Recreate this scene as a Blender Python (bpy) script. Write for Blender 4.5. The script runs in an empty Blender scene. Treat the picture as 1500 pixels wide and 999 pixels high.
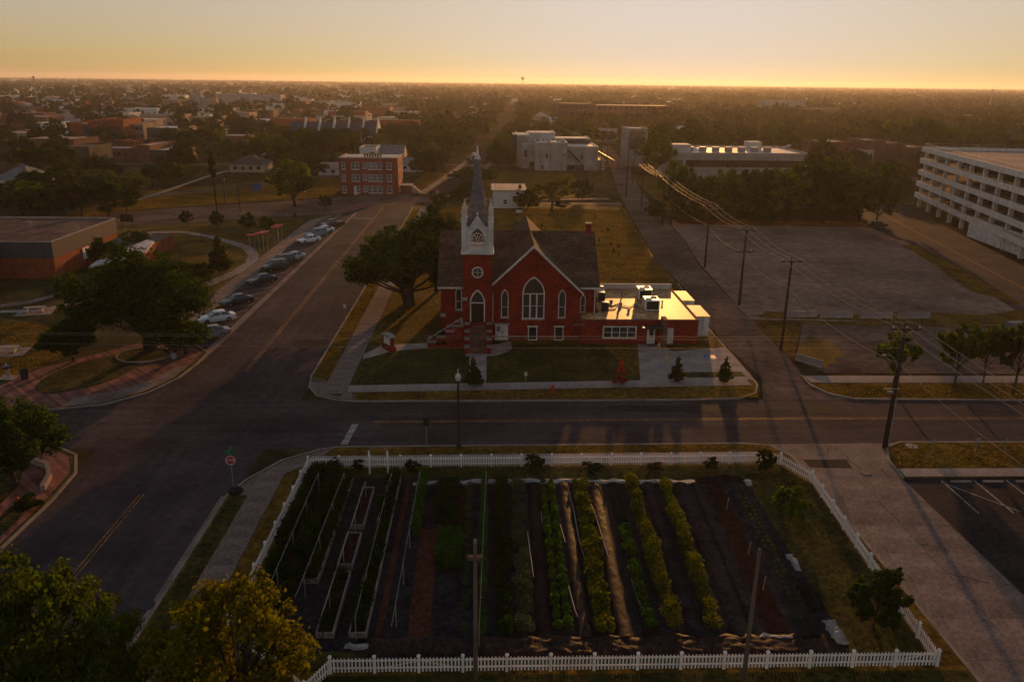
import bpy, bmesh, math, random
import numpy as np
from mathutils import Vector, Matrix
rnd = random.Random(7)
SC = bpy.context.scene
COL = SC.collection
rad = math.radians

# ------------------------------------------------------------------ camera
CAM_H, FPX = 31.0, 1160.0
PITCH, YAW, ROLL = rad(18.1), rad(1.8), rad(0.69)
CAMM = (Matrix.Rotation(-YAW, 3, 'Z') @ Matrix.Rotation(math.pi/2 - PITCH, 3, 'X') @ Matrix.Rotation(ROLL, 3, 'Z'))
cd = bpy.data.cameras.new('camera')
cam = bpy.data.objects.new('camera', cd); COL.objects.link(cam)
cam.location = (0, 0, CAM_H); cam.rotation_euler = CAMM.to_euler()
cd.sensor_width = 36; cd.sensor_fit = 'HORIZONTAL'; cd.lens = 36*FPX/1500
cd.clip_start = 0.5; cd.clip_end = 60000
SC.camera = cam
# ------------------------------------------------------------------ sky, sun, exposure
SUN_EL, SUN_AZ = rad(7.2), rad(12.8)          # azimuth measured from +Y towards +X
world = bpy.data.worlds.new('World'); SC.world = world; world.use_nodes = True
wn = world.node_tree; bg = wn.nodes['Background']
sky = wn.nodes.new('ShaderNodeTexSky'); sky.sky_type = 'NISHITA'; sky.sun_disc = False
sky.sun_elevation = SUN_EL; sky.sun_rotation = SUN_AZ
sky.air_density = 1.3; sky.dust_density = 1.3; sky.ozone_density = 1.0; sky.altitude = 300
# the whole sky rolls off softly towards white, as film does: c' = m c / (c + k)
SKY_K, SKY_M = 3.2, (7.5, 6.85, 7.5)
ad_ = wn.nodes.new('ShaderNodeVectorMath'); ad_.operation = 'ADD'; ad_.inputs[1].default_value = (SKY_K,)*3
dv_ = wn.nodes.new('ShaderNodeVectorMath'); dv_.operation = 'DIVIDE'
ml_ = wn.nodes.new('ShaderNodeVectorMath'); ml_.operation = 'MULTIPLY'; ml_.inputs[1].default_value = SKY_M
wn.links.new(sky.outputs[0], ad_.inputs[0]); wn.links.new(sky.outputs[0], dv_.inputs[0]); wn.links.new(ad_.outputs[0], dv_.inputs[1])
wn.links.new(dv_.outputs[0], ml_.inputs[0]); wn.links.new(ml_.outputs[0], bg.inputs[0]); bg.inputs[1].default_value = 0.1
sl = bpy.data.lights.new('sun', 'SUN'); sl.energy = 4.2; sl.angle = rad(0.9); sl.color = (1.0, 0.46, 0.13)
so = bpy.data.objects.new('sun', sl); COL.objects.link(so)
SD = Vector((math.sin(SUN_AZ)*math.cos(SUN_EL), math.cos(SUN_AZ)*math.cos(SUN_EL), math.sin(SUN_EL)))
so.rotation_euler = SD.to_track_quat('Z', 'Y').to_euler(); so.location = (60, 250, 60)
SC.view_settings.view_transform = 'Standard'; SC.view_settings.look = 'None'
SC.view_settings.exposure = 0.0; SC.view_settings.gamma = 1.0
SC.render.engine = 'CYCLES'
cy = SC.cycles
cy.max_bounces = 5; cy.diffuse_bounces = 2; cy.glossy_bounces = 2; cy.transmission_bounces = 2
cy.transparent_max_bounces = 6; cy.volume_bounces = 0; cy.use_denoising = True
cy.use_adaptive_sampling = True; cy.caustics_reflective = False; cy.caustics_refractive = False

# ------------------------------------------------------------------ pixel helpers (photo is 1500 x 999)
def ray(px, py): return CAMM @ Vector(((px-750)/FPX, -(py-499.5)/FPX, -1.0))
def G(px, py, z=0.0):
    d = ray(px, py); t = (z-CAM_H)/d.z; return Vector((d.x*t, d.y*t, z))
def at(px, py, Y):
    d = ray(px, py); t = Y/d.y; return Vector((d.x*t, Y, CAM_H+d.z*t))
def P(x, y, z=0.0):
    v = CAMM.transposed() @ Vector((x, y, z-CAM_H))
    if v.z > -.01: return 0, -1e9
    return 750-FPX*v.x/v.z, 499.5+FPX*v.y/v.z
def HG(bx, by, ty):
    b = G(bx, by); lo, hi = 0, 300
    for _ in range(40):
        m = (lo+hi)/2
        if P(b.x, b.y, m)[1] > ty: lo = m
        else: hi = m
    return lo
def PPM(b): return P(b.x+1, b.y, 0)[0]-P(b.x, b.y, 0)[0]

# ------------------------------------------------------------------ mesh helpers
class MB:
    def __init__(s): s.v = []; s.f = []
    def add(s, vs, fs):
        o = len(s.v); s.v += [tuple(q) for q in vs]; s.f += [tuple(i+o for i in q) for q in fs]; return s
    def box(s, x0, x1, y0, y1, z0, z1):
        return s.add([(x0,y0,z0),(x1,y0,z0),(x1,y1,z0),(x0,y1,z0),(x0,y0,z1),(x1,y0,z1),(x1,y1,z1),(x0,y1,z1)],
            [(0,3,2,1),(4,5,6,7),(0,1,5,4),(1,2,6,5),(2,3,7,6),(3,0,4,7)])
    def poly(s, pts): return s.add(pts, [tuple(range(len(pts)))])
    def extr(s, a, b):
        n = len(a)
        return s.add(list(a)+list(b), [tuple(range(n-1,-1,-1)), tuple(range(n,2*n))]+[(i,(i+1)%n,n+(i+1)%n,n+i) for i in range(n)])
    def prism(s, pts, z0, z1): return s.extr([(p[0],p[1],z0) for p in pts], [(p[0],p[1],z1) for p in pts])
    def prism_y(s, pts, y0, y1): return s.extr([(p[0],y0,p[1]) for p in pts], [(p[0],y1,p[1]) for p in pts])
    def prism_x(s, pts, x0, x1): return s.extr([(x0,p[0],p[1]) for p in pts], [(x1,p[0],p[1]) for p in pts])
    def tube(s, p0, p1, r0, r1=None, n=8, cap=True):
        r1 = r0 if r1 is None else r1
        p0, p1 = Vector(p0), Vector(p1); d = (p1-p0)
        if d.length < 1e-6: return s
        d.normalize(); u = d.orthogonal().normalized(); w = d.cross(u)
        vs = []
        for p, r in ((p0,r0),(p1,r1)):
            for i in range(n):
                a = 2*math.pi*i/n; vs.append(p+(u*math.cos(a)+w*math.sin(a))*r)
        fs = [(i,(i+1)%n,n+(i+1)%n,n+i) for i in range(n)]
        if cap: fs += [tuple(range(n-1,-1,-1)), tuple(range(n,2*n))]
        return s.add(vs, fs)
    def path(s, pts, r, n=6):
        for a, b in zip(pts[:-1], pts[1:]): s.tube(a, b, r, r, n)
        return s
    def lathe(s, prof, n=12, cx=0, cy=0):
        vs = []
        for r, z in prof:
            for i in range(n):
                a = 2*math.pi*i/n; vs.append((cx+r*math.cos(a), cy+r*math.sin(a), z))
        m = len(prof)
        fs = [(j*n+i, j*n+(i+1)%n, (j+1)*n+(i+1)%n, (j+1)*n+i) for j in range(m-1) for i in range(n)]
        fs += [tuple(range(n-1,-1,-1)), tuple(range((m-1)*n, m*n))]
        return s.add(vs, fs)
    def strip(s, pl, w, z0, z1, side=0.0):
        pl = [Vector((p[0],p[1])) for p in pl]; L = []; R = []
        for i, p in enumerate(pl):
            d = (pl[min(i+1,len(pl)-1)]-pl[max(i-1,0)]).normalized(); nrm = Vector((-d.y, d.x))
            L.append(p+nrm*(w/2+side)); R.append(p+nrm*(side-w/2))
        for i in range(len(pl)-1):
            a, b, c, d = L[i], L[i+1], R[i+1], R[i]
            s.prism([a,d,c,b], z0, z1)
        return s
    def grid(s, fx, nu, nv):
        o = [fx(i/nu, j/nv) for j in range(nv+1) for i in range(nu+1)]
        return s.add(o, [(j*(nu+1)+i, j*(nu+1)+i+1, (j+1)*(nu+1)+i+1, (j+1)*(nu+1)+i) for j in range(nv) for i in range(nu)])
    def sheet(s, pts, z): return s.poly([(p[0],p[1],z) for p in pts])
    def mesh(s, name, recalc=True):
        me = bpy.data.meshes.new(name); me.from_pydata([tuple(v) for v in s.v], [], s.f)
        if recalc:
            bm = bmesh.new(); bm.from_mesh(me); bmesh.ops.recalc_face_normals(bm, faces=bm.faces); bm.to_mesh(me); bm.free()
        return me

def link(name, me, m, parent=None, smooth=False):
    o = bpy.data.objects.new(name, me); COL.objects.link(o)
    if me is not None and m is not None and not me.materials: me.materials.append(m)
    if parent is not None: o.parent = parent
    if smooth and me is not None: me.shade_smooth()
    return o
def obj(name, mb, m, parent=None, w=False, smooth=False, label=None):
    """link a builder as one mesh; w: coordinates are world ones and the parent thing stands at its own location"""
    if w and parent is not None:
        p = parent
        while p.parent is not None: p = p.parent
        L = p.location; mb.v = [(a[0]-L.x, a[1]-L.y, a[2]-L.z) for a in mb.v]
    o = link(name, mb.mesh(name), m, parent, smooth)
    if label: o['label'] = label
    return o
def tag(o, label, cat, group=None):
    o['label'] = label; o['category'] = cat
    if group: o['group'] = group
    return o
def thing(name, label, cat, loc=(0,0,0), rz=0, group=None):
    o = bpy.data.objects.new(name, None); COL.objects.link(o)
    o.location = loc; o.rotation_euler = (0,0,rz); o.empty_display_size = 0.3
    return tag(o, label, cat, group)
def struct(name, mb, m, kind='structure'):
    o = link(name, mb.mesh(name), m); o['kind'] = kind; return o
def copy_tree(o, parent=None):
    c = o.copy(); COL.objects.link(c); c.parent = parent
    for ch in list(o.children): copy_tree(ch, c)
    return c

# ------------------------------------------------------------------ materials
def mat(name, c, c2=None, rough=0.85, var=0.25, scale=2.0, det=6.0, bump=0.0, bscale=None, metal=0.0, spec=0.12,
        coord='Object', rand=0.0, fine=0.12, fscale=25.0, stretch=None, emit=None, streak=None):
    m = bpy.data.materials.new(name); m.use_nodes = True
    nt = m.node_tree; N = nt.nodes; Lk = nt.links; b = N['Principled BSDF']
    c = Vector(c); lo = c*(1-var); hi = Vector(c2) if c2 else c*(1+var)
    tc = N.new('ShaderNodeTexCoord'); src = tc.outputs[coord]
    if coord == 'World':
        pass
    if stretch:
        mp = N.new('ShaderNodeMapping'); mp.inputs['Scale'].default_value = stretch; Lk.new(src, mp.inputs[0]); src = mp.outputs[0]
    n1 = N.new('ShaderNodeTexNoise'); n1.inputs['Scale'].default_value = scale; n1.inputs['Detail'].default_value = det
    n1.inputs['Roughness'].default_value = 0.62; Lk.new(src, n1.inputs['Vector'])
    rp = N.new('ShaderNodeMapRange'); rp.inputs[1].default_value = 0.33; rp.inputs[2].default_value = 0.67; Lk.new(n1.outputs[0], rp.inputs[0])
    mx = N.new('ShaderNodeMix'); mx.data_type = 'RGBA'; mx.inputs['A'].default_value = (*lo, 1); mx.inputs['B'].default_value = (*hi, 1)
    Lk.new(rp.outputs[0], mx.inputs['Factor']); out = mx.outputs['Result']
    if fine:
        n2 = N.new('ShaderNodeTexNoise'); n2.inputs['Scale'].default_value = fscale; n2.inputs['Detail'].default_value = 3
        Lk.new(src, n2.inputs['Vector'])
        r2 = N.new('ShaderNodeMapRange'); r2.inputs[1].default_value = 0.3; r2.inputs[2].default_value = 0.7
        r2.inputs[3].default_value = 1-fine*2; r2.inputs[4].default_value = 1+fine*2; Lk.new(n2.outputs[0], r2.inputs[0])
        vm = N.new('ShaderNodeVectorMath'); vm.operation = 'SCALE'; Lk.new(out, vm.inputs[0]); Lk.new(r2.outputs[0], vm.inputs['Scale']); out = vm.outputs[0]
    if streak:
        mp2 = N.new('ShaderNodeMapping'); mp2.inputs['Scale'].default_value = (streak[0],streak[1],1); Lk.new(tc.outputs[coord], mp2.inputs[0])
        n4 = N.new('ShaderNodeTexNoise'); n4.inputs['Scale'].default_value = 1.0; n4.inputs['Detail'].default_value = 5; Lk.new(mp2.outputs[0], n4.inputs['Vector'])
        r4 = N.new('ShaderNodeMapRange'); r4.inputs[1].default_value = .3; r4.inputs[2].default_value = .7; r4.inputs[3].default_value = 1-streak[2]; r4.inputs[4].default_value = 1+streak[2]; Lk.new(n4.outputs[0], r4.inputs[0])
        vm = N.new('ShaderNodeVectorMath'); vm.operation = 'SCALE'; Lk.new(out, vm.inputs[0]); Lk.new(r4.outputs[0], vm.inputs['Scale']); out = vm.outputs[0]
    if rand:
        oi = N.new('ShaderNodeObjectInfo'); r3 = N.new('ShaderNodeMapRange')
        r3.inputs[3].default_value = 1-rand; r3.inputs[4].default_value = 1+rand; Lk.new(oi.outputs['Random'], r3.inputs[0])
        vm = N.new('ShaderNodeVectorMath'); vm.operation = 'SCALE'; Lk.new(out, vm.inputs[0]); Lk.new(r3.outputs[0], vm.inputs['Scale']); out = vm.outputs[0]
    Lk.new(out, b.inputs['Base Color'])
    b.inputs['Roughness'].default_value = rough; b.inputs['Metallic'].default_value = metal
    b.inputs['Specular IOR Level'].default_value = spec
    if bump:
        nb = N.new('ShaderNodeTexNoise'); nb.inputs['Scale'].default_value = bscale or fscale; nb.inputs['Detail'].default_value = 4
        Lk.new(src, nb.inputs['Vector'])
        bp = N.new('ShaderNodeBump'); bp.inputs['Strength'].default_value = min(1, bump); bp.inputs['Distance'].default_value = 0.05
        Lk.new(nb.outputs[0], bp.inputs['Height']); Lk.new(bp.outputs[0], b.inputs['Normal'])
    if emit:
        b.inputs['Emission Color'].default_value = (*emit[:3], 1); b.inputs['Emission Strength'].default_value = emit[3]
    return m

def brick_mat(name, c, mortar, sc=1.0, rand=0.3):
    m = mat(name, c, var=0.3, scale=0.7, rough=0.9, bump=0.25, fscale=9)
    nt = m.node_tree; N = nt.nodes; Lk = nt.links; b = N['Principled BSDF']
    old = b.inputs['Base Color'].links[0].from_socket
    tc = N.new('ShaderNodeTexCoord'); ge = N.new('ShaderNodeNewGeometry')
    # walls: horizontal run = x + y, height = z
    sp = N.new('ShaderNodeSeparateXYZ'); Lk.new(tc.outputs['Object'], sp.inputs[0])
    ad = N.new('ShaderNodeMath'); ad.operation = 'ADD'; Lk.new(sp.outputs[0], ad.inputs[0]); Lk.new(sp.outputs[1], ad.inputs[1])
    cb = N.new('ShaderNodeCombineXYZ'); Lk.new(ad.outputs[0], cb.inputs[0]); Lk.new(sp.outputs[2], cb.inputs[1])
    br = N.new('ShaderNodeTexBrick'); br.inputs['Scale'].default_value = 1.0
    br.inputs['Brick Width'].default_value = 0.42*sc; br.inputs['Row Height'].default_value = 0.15*sc; br.inputs['Mortar Size'].default_value = 0.012*sc
    br.inputs['Color1'].default_value = (1-rand,1-rand,1-rand,1); br.inputs['Color2'].default_value = (1+rand,1+rand,1+rand,1)
    br.inputs['Mortar'].default_value = (mortar,mortar,mortar,1)
    Lk.new(cb.outputs[0], br.inputs['Vector'])
    vm = N.new('ShaderNodeVectorMath'); vm.operation = 'MULTIPLY'; Lk.new(old, vm.inputs[0]); Lk.new(br.outputs['Color'], vm.inputs[1])
    Lk.new(vm.outputs[0], b.inputs['Base Color'])
    return m

def leaf_mat(name, c, var=0.35, trans=0.45, warm=0.5):
    m = bpy.data.materials.new(name); m.use_nodes = True
    nt = m.node_tree; N = nt.nodes; Lk = nt.links
    for n in list(N): N.remove(n)
    out = N.new('ShaderNodeOutputMaterial')
    g = N.new('ShaderNodeNewGeometry'); oi = N.new('ShaderNodeObjectInfo')
    c = Vector(c)
    rmp = N.new('ShaderNodeValToRGB'); e = rmp.color_ramp.elements
    e[0].color = (*(c*(1-var)), 1); e[1].color = (c.x*(1+var)*1.1, c.y*(1+var)*1.1, c.z*(1+var)*0.7, 1)
    Lk.new(g.outputs['Random Per Island'], rmp.inputs[0])
    mr = N.new('ShaderNodeMapRange'); mr.inputs[3].default_value = 0.72; mr.inputs[4].default_value = 1.28; Lk.new(oi.outputs['Random'], mr.inputs[0])
    vm = N.new('ShaderNodeVectorMath'); vm.operation = 'SCALE'; Lk.new(rmp.outputs[0], vm.inputs[0]); Lk.new(mr.outputs[0], vm.inputs['Scale'])
    d = N.new('ShaderNodeBsdfDiffuse'); t = N.new('ShaderNodeBsdfTranslucent'); ms = N.new('ShaderNodeMixShader')
    Lk.new(vm.outputs[0], d.inputs[0])
    v2 = N.new('ShaderNodeVectorMath'); v2.operation = 'MULTIPLY'; v2.inputs[1].default_value = (1.25, 1.75, 0.5)
    Lk.new(vm.outputs[0], v2.inputs[0]); Lk.new(v2.outputs[0], t.inputs[0])
    ms.inputs[0].default_value = trans; Lk.new(d.outputs[0], ms.inputs[1]); Lk.new(t.outputs[0], ms.inputs[2])
    Lk.new(ms.outputs[0], out.inputs[0])
    return m

M = {}
M['asphalt'] = mat('asphalt', (0.050,0.036,0.038), (0.082,0.058,0.055), var=0.25, scale=0.12, det=10, rough=0.9, fine=0.10, fscale=1.6, bump=0.15, bscale=40, spec=0.02, streak=(0.06,1.1,0.2))
M['asphalt_ns'] = mat('asphalt_ns', (0.050,0.036,0.038), (0.082,0.058,0.055), var=0.25, scale=0.12, det=10, rough=0.9, fine=0.10, fscale=1.6, bump=0.15, bscale=40, spec=0.02, streak=(1.1,0.05,0.2))
M['asphalt_dark'] = mat('asphalt_dark', (0.022,0.018,0.020), (0.038,0.030,0.030), scale=0.25, det=9, rough=0.85, fine=0.2, fscale=2.5, bump=0.2, bscale=40, spec=0.03)
M['asphalt_old'] = mat('asphalt_old', (0.098,0.064,0.050), (0.180,0.120,0.088), var=0.3, scale=0.10, det=13, rough=0.95, fine=0.14, fscale=0.9, bump=0.08, bscale=12, spec=0.0)
M['gravel'] = mat('gravel', (0.175,0.108,0.080), (0.295,0.188,0.128), var=0.25, scale=0.05, det=14, rough=0.95, fine=0.14, fscale=0.7, bump=0.08, bscale=9, spec=0.0)
M['concrete'] = mat('concrete', (0.27,0.205,0.175), (0.37,0.285,0.24), var=0.2, scale=0.5, rough=0.9, fine=0.1, fscale=7, bump=0.1, rand=0.12, spec=0.03)
M['concrete_worn'] = mat('concrete_worn', (0.175,0.120,0.098), (0.27,0.19,0.15), var=0.25, scale=0.35, det=10, rough=0.9, fine=0.16, fscale=5, bump=0.15, rand=0.14, spec=0.03)
M['kerb'] = mat('kerb', (0.22,0.165,0.135), (0.31,0.235,0.19), scale=0.7, rough=0.9)
M['paver'] = brick_mat('paver', (0.19,0.072,0.052), 0.9, 1.2, 0.35)
M['lawn'] = mat('lawn', (0.055,0.044,0.007), (0.160,0.082,0.010), var=0.35, scale=0.16, det=10, rough=0.95, fine=0.3, fscale=2.3, bump=0.9, bscale=9, spec=0.05)
M['lawn_green'] = mat('lawn_green', (0.026,0.031,0.007), (0.080,0.058,0.014), var=0.35, scale=0.2, det=10, rough=0.95, fine=0.3, fscale=2.6, bump=0.9, bscale=9, spec=0.05)
M['lawn_dry'] = mat('lawn_dry', (0.100,0.056,0.012), (0.185,0.100,0.022), var=0.45, scale=0.24, det=10, rough=0.95, fine=0.25, fscale=2.2, bump=0.9, bscale=8, spec=0.0)
M['town'] = mat('town_ground', (0.026,0.024,0.009), (0.090,0.060,0.026), var=0.4, scale=0.022, det=9, rough=0.95, fine=0.25, fscale=0.35, spec=0.0)
M['soil'] = mat('soil', (0.072,0.024,0.015), (0.105,0.040,0.024), var=0.4, scale=1.5, rough=0.95, fine=0.3, fscale=8, bump=0.8, bscale=7, spec=0.0)
M['soil_dark'] = mat('soil_dark', (0.022,0.011,0.010), (0.038,0.018,0.015), var=0.4, scale=1.5, rough=0.95, fine=0.3, fscale=8, bump=0.5, bscale=7, spec=0.0)
M['plastic_black'] = mat('plastic_black', (0.012,0.010,0.011), (0.024,0.018,0.017), var=0.3, scale=0.8, rough=0.6, fine=0.25, fscale=5, bump=0.35, bscale=3.5, spec=0.0, stretch=(1.2,0.6,1))
M['plastic_sunlit'] = mat('plastic_sunlit', (0.016,0.011,0.010), (0.036,0.022,0.017), var=0.35, scale=0.9, rough=0.55, fine=0.35, fscale=6, bump=0.6, bscale=7, spec=0.035, stretch=(1.2,0.5,1))  # black plastic with the low sun's warm tint put into its colour
M['cloth_black'] = mat('cloth_black', (0.018,0.017,0.020), (0.032,0.029,0.031), var=0.3, scale=0.8, rough=0.85, fine=0.25, fscale=4, bump=0.4, bscale=4, spec=0.0)
M['white_plastic'] = mat('white_plastic', (0.30,0.265,0.235), var=0.3, scale=2, rough=0.6, bump=0.4, bscale=5)
M['paint_white'] = mat('paint_white', (0.62,0.555,0.485), var=0.24, scale=0.9, rough=0.55, fine=0.06, rand=0.06)
M['paint_fence'] = mat('paint_fence', (0.84,0.73,0.64), var=0.12, scale=0.8, rough=0.5, fine=0.06, rand=0.1)
M['line_white'] = mat('line_white', (0.24,0.20,0.17), (0.40,0.35,0.30), var=0.4, scale=1.2, rough=0.7, fine=0.25, fscale=6)
M['line_yellow'] = mat('line_yellow', (0.20,0.085,0.022), (0.34,0.16,0.04), var=0.5, scale=0.5, rough=0.7, fine=0.3, fscale=4)
M['brick'] = brick_mat('brick', (0.215,0.017,0.012), 0.75, 0.8)
M['brick_apartment'] = brick_mat('brick_apartment', (0.25,0.060,0.042), 0.8)
M['brick_orange'] = brick_mat('brick_orange', (0.25,0.062,0.026), 0.9)
M['brick_brown'] = brick_mat('brick_brown', (0.16,0.065,0.045), 0.9)
M['shingle'] = mat('shingle', (0.074,0.043,0.030), (0.122,0.072,0.050), var=0.35, scale=0.35, det=8, rough=0.95, fine=0.3, fscale=3.2, bump=0.4, bscale=12, stretch=(0.7,1.4,2.5), spec=0.06)
M['slate'] = mat('slate', (0.15,0.135,0.135), (0.21,0.185,0.175), scale=0.8, rough=0.7, fine=0.2, fscale=5, stretch=(1,1,2.2))
M['stone_step'] = mat('stone_step', (0.21,0.155,0.135), var=0.25, scale=1.2, rough=0.9, rand=0.12, spec=0.02)
M['stone_cap'] = mat('stone_cap', (0.33,0.265,0.225), var=0.25, scale=1.2, rough=0.85, rand=0.1)
M['roof_sunlit'] = mat('roof_membrane', (0.30,0.17,0.06), (0.50,0.30,0.115), var=0.35, scale=0.3, det=9, rough=0.5, fine=0.3, fscale=1.6, spec=0.06, bump=0.2, bscale=1.5)  # pale membrane; the low sun's gold is put into its colour
M['roof_brown'] = mat('roof_brown', (0.105,0.062,0.048), (0.16,0.098,0.075), scale=0.12, det=9, rough=0.95, fine=0.2, fscale=0.9, spec=0.02)
M['asphalt_far'] = mat('asphalt_far', (0.045,0.036,0.034), (0.065,0.05,0.045), scale=0.1, det=8, rough=1.0, fine=0.2, fscale=0.6, spec=0.0)
M['roof_tan'] = mat('roof_tan', (0.30,0.20,0.155), (0.38,0.26,0.20), scale=0.15, det=8, rough=0.85, fine=0.15, fscale=1.2, rand=0.1)
M['roof_grey'] = mat('roof_grey', (0.20,0.185,0.175), (0.30,0.27,0.24), scale=0.15, det=8, rough=0.8, fine=0.15, fscale=1.2, rand=0.25)
M['roof_pale'] = mat('roof_pale', (0.42,0.385,0.335), (0.55,0.49,0.42), scale=0.12, det=8, rough=0.6, fine=0.12, fscale=1.0, rand=0.2)
M['roof_dark'] = mat('roof_dark', (0.055,0.045,0.042), (0.090,0.068,0.058), scale=0.3, det=8, rough=0.9, fine=0.2, fscale=2, rand=0.3)
M['roof_blue'] = mat('roof_blue', (0.045,0.055,0.075), (0.06,0.07,0.095), scale=0.5, rough=0.6, stretch=(6,1,1))
M['stucco'] = mat('stucco', (0.34,0.29,0.25), (0.42,0.36,0.31), scale=0.3, rough=0.9, fine=0.08, rand=0.12)
M['stucco_white'] = mat('stucco_white', (0.55,0.51,0.46), var=0.12, scale=0.3, rough=0.85, fine=0.08, rand=0.1)
M['stucco_tan'] = mat('stucco_tan', (0.36,0.25,0.17), var=0.2, scale=0.3, rough=0.9, fine=0.08, rand=0.25)
M['metal_grey'] = mat('metal_grey', (0.062,0.056,0.060), var=0.15, scale=0.6, rough=0.7, stretch=(5,5,0.4), spec=0.1)
M['metal_dark'] = mat('metal_dark', (0.035,0.033,0.033), var=0.2, rough=0.5, metal=0.4)
M['galv'] = mat('galvanised', (0.26,0.24,0.22), var=0.25, rough=0.6, metal=0.3)
M['white_paint_gloss'] = mat('white_enamel', (0.68,0.66,0.62), var=0.12, scale=1.5, rough=0.4)
M['grille_dark'] = mat('grille_dark', (0.03,0.028,0.028), var=0.3, rough=0.7, fscale=30)
M['glass'] = mat('glass_dark', (0.018,0.020,0.024), var=0.4, scale=0.9, rough=0.12, spec=0.8, fine=0)
M['glass_blind'] = mat('glass_blind', (0.13,0.135,0.14), var=0.35, scale=1.5, rough=0.2, spec=0.7, fine=0, rand=0.4)
M['stained'] = mat('stained_glass', (0.018,0.026,0.026), (0.075,0.045,0.040), var=0.5, scale=4.5, det=2, rough=0.3, spec=0.4, fine=0.3, fscale=9)
M['wood_pole'] = mat('wood_pole', (0.040,0.025,0.020), (0.070,0.042,0.030), scale=1.2, rough=0.95, fine=0.25, stretch=(6,6,0.6), bump=0.3, spec=0.02)
M['wood_light'] = mat('wood_light', (0.13,0.085,0.06), (0.19,0.125,0.09), scale=1.2, rough=0.95, fine=0.25, stretch=(6,6,0.6), bump=0.3, spec=0.02)
M['wood_board'] = mat('wood_board', (0.20,0.165,0.135), (0.30,0.25,0.20), scale=1.5, rough=0.9, fine=0.2, rand=0.15, stretch=(4,0.6,4))
M['bark'] = mat('bark', (0.060,0.045,0.034), (0.10,0.075,0.055), scale=2.5, rough=0.95, fine=0.25, fscale=8, stretch=(2,2,0.5), bump=0.6, bscale=6)
M['ceramic'] = mat('ceramic', (0.45,0.40,0.36), rough=0.25, spec=0.7)
M['wire'] = mat('wire', (0.24,0.20,0.17), rough=0.6, metal=0.2, fine=0, spec=0.1)
M['wire_glint'] = mat('wire_glint', (0.20,0.15,0.11), rough=0.5, metal=0.6, fine=0)  # wire copy for far spans; golden sun glint put into colour and gloss
M['rubber'] = mat('rubber', (0.018,0.018,0.018), rough=0.85)
M['rim'] = mat('rim', (0.30,0.30,0.30), rough=0.35, metal=0.7)
M['red_paint'] = mat('red_paint', (0.42,0.030,0.026), var=0.15, rough=0.5)
M['green_sign'] = mat('green_sign', (0.020,0.17,0.075), var=0.1, rough=0.45)
M['blue_paint'] = mat('blue_paint', (0.030,0.085,0.24), var=0.2, rough=0.5)
M['teal_mesh'] = mat('teal_mesh', (0.030,0.20,0.165), var=0.25, scale=1.5, rough=0.8)
M['yellow_paint'] = mat('yellow_paint', (0.52,0.25,0.03), rough=0.5)
M['door_dark'] = mat('door_dark', (0.035,0.017,0.013), var=0.3, rough=0.55, stretch=(5,5,0.5))
M['tail'] = mat('tail_lamp', (0.30,0.015,0.010), rough=0.2, spec=0.7, fine=0)
M['lens'] = mat('lamp_lens', (0.55,0.54,0.50), rough=0.12, spec=0.8, fine=0)
M['lamp_lit'] = mat('lamp_lit', (0.8,0.7,0.5), emit=(1.0,0.78,0.42,0.9), fine=0)
M['lamp_flash'] = mat('lamp_flash', (0.8,0.4,0.2), emit=(1.0,0.42,0.14,3.0), fine=0)
L = {}
L['oak'] = leaf_mat('leaf_oak', (0.040,0.052,0.012))
L['dark'] = leaf_mat('leaf_dark', (0.028,0.038,0.011))
L['olive'] = leaf_mat('leaf_olive', (0.075,0.080,0.014))
L['gold'] = leaf_mat('leaf_gold', (0.13,0.085,0.012), trans=0.4)
L['maple'] = leaf_mat('leaf_maple', (0.15,0.108,0.011), trans=0.42)
L['grey'] = leaf_mat('leaf_grey', (0.070,0.075,0.046), trans=0.25)
L['crop'] = leaf_mat('leaf_crop', (0.040,0.078,0.012), trans=0.4)
L['crop_sunlit'] = leaf_mat('leaf_crop_sunlit', (0.105,0.088,0.013), trans=0.42)  # crop leaves with the low sun's gold put into their colour
L['tomato'] = leaf_mat('leaf_tomato', (0.018,0.034,0.010))
L['redleaf'] = leaf_mat('leaf_red', (0.26,0.022,0.020), trans=0.35)
L['grass_dry'] = leaf_mat('grass_dry', (0.150,0.084,0.014), trans=0.5, var=.2)
L['grass_green'] = leaf_mat('grass_green', (0.058,0.050,0.009), trans=0.45, var=.2)
L['far'] = leaf_mat('leaf_far', (0.028,0.034,0.012), trans=0.14)
# ================================================================== ground, roads, pavements
R0 = 16000
struct('ground', MB().poly([(-R0,-900,0),(R0,-900,0),(R0,R0,0),(-R0,R0,0)]), M['town'])
rd = MB()
rd.sheet([(-160,64),(160,64),(160,75.4),(-160,75.4)], .004)
rn = MB()
rn.sheet([(-39.5,75.4),(-19.0,75.4),(-19.0,214),(-39.5,214)], .004)
rn.sheet([(-34.2,-20),(-19.8,-20),(-19.8,64),(-34.2,64)], .004)
struct('road', rd, M['asphalt']); struct('road', rn, M['asphalt_ns'])
struct('cross_street', MB().sheet([(-160,139),(-81,176),(-36,194.5),(-28,214.5),(-12,214.5),(-12,224),(-21,233),(-42.6,222),(-88,195.5),(-160,158)], .009), M['asphalt_old'])
struct('far_street', MB().sheet([(-23,224),(-13,224),(-6,274),(1.5,370),(9,520),(19,760),(50,1500),(87,2400),(84,2400),(46,1500),(14.5,760),(4,520),(-4.0,370),(-15.0,274)], .013), M['asphalt_far'])
struct('right_road', MB().sheet([(62,75.4),(75,95),(77.4,108),(88.5,170),(112,306),(127,300),(111.5,204),(98,139.6),(88,85),(88,75.4)], .005), M['asphalt_ns'])
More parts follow.
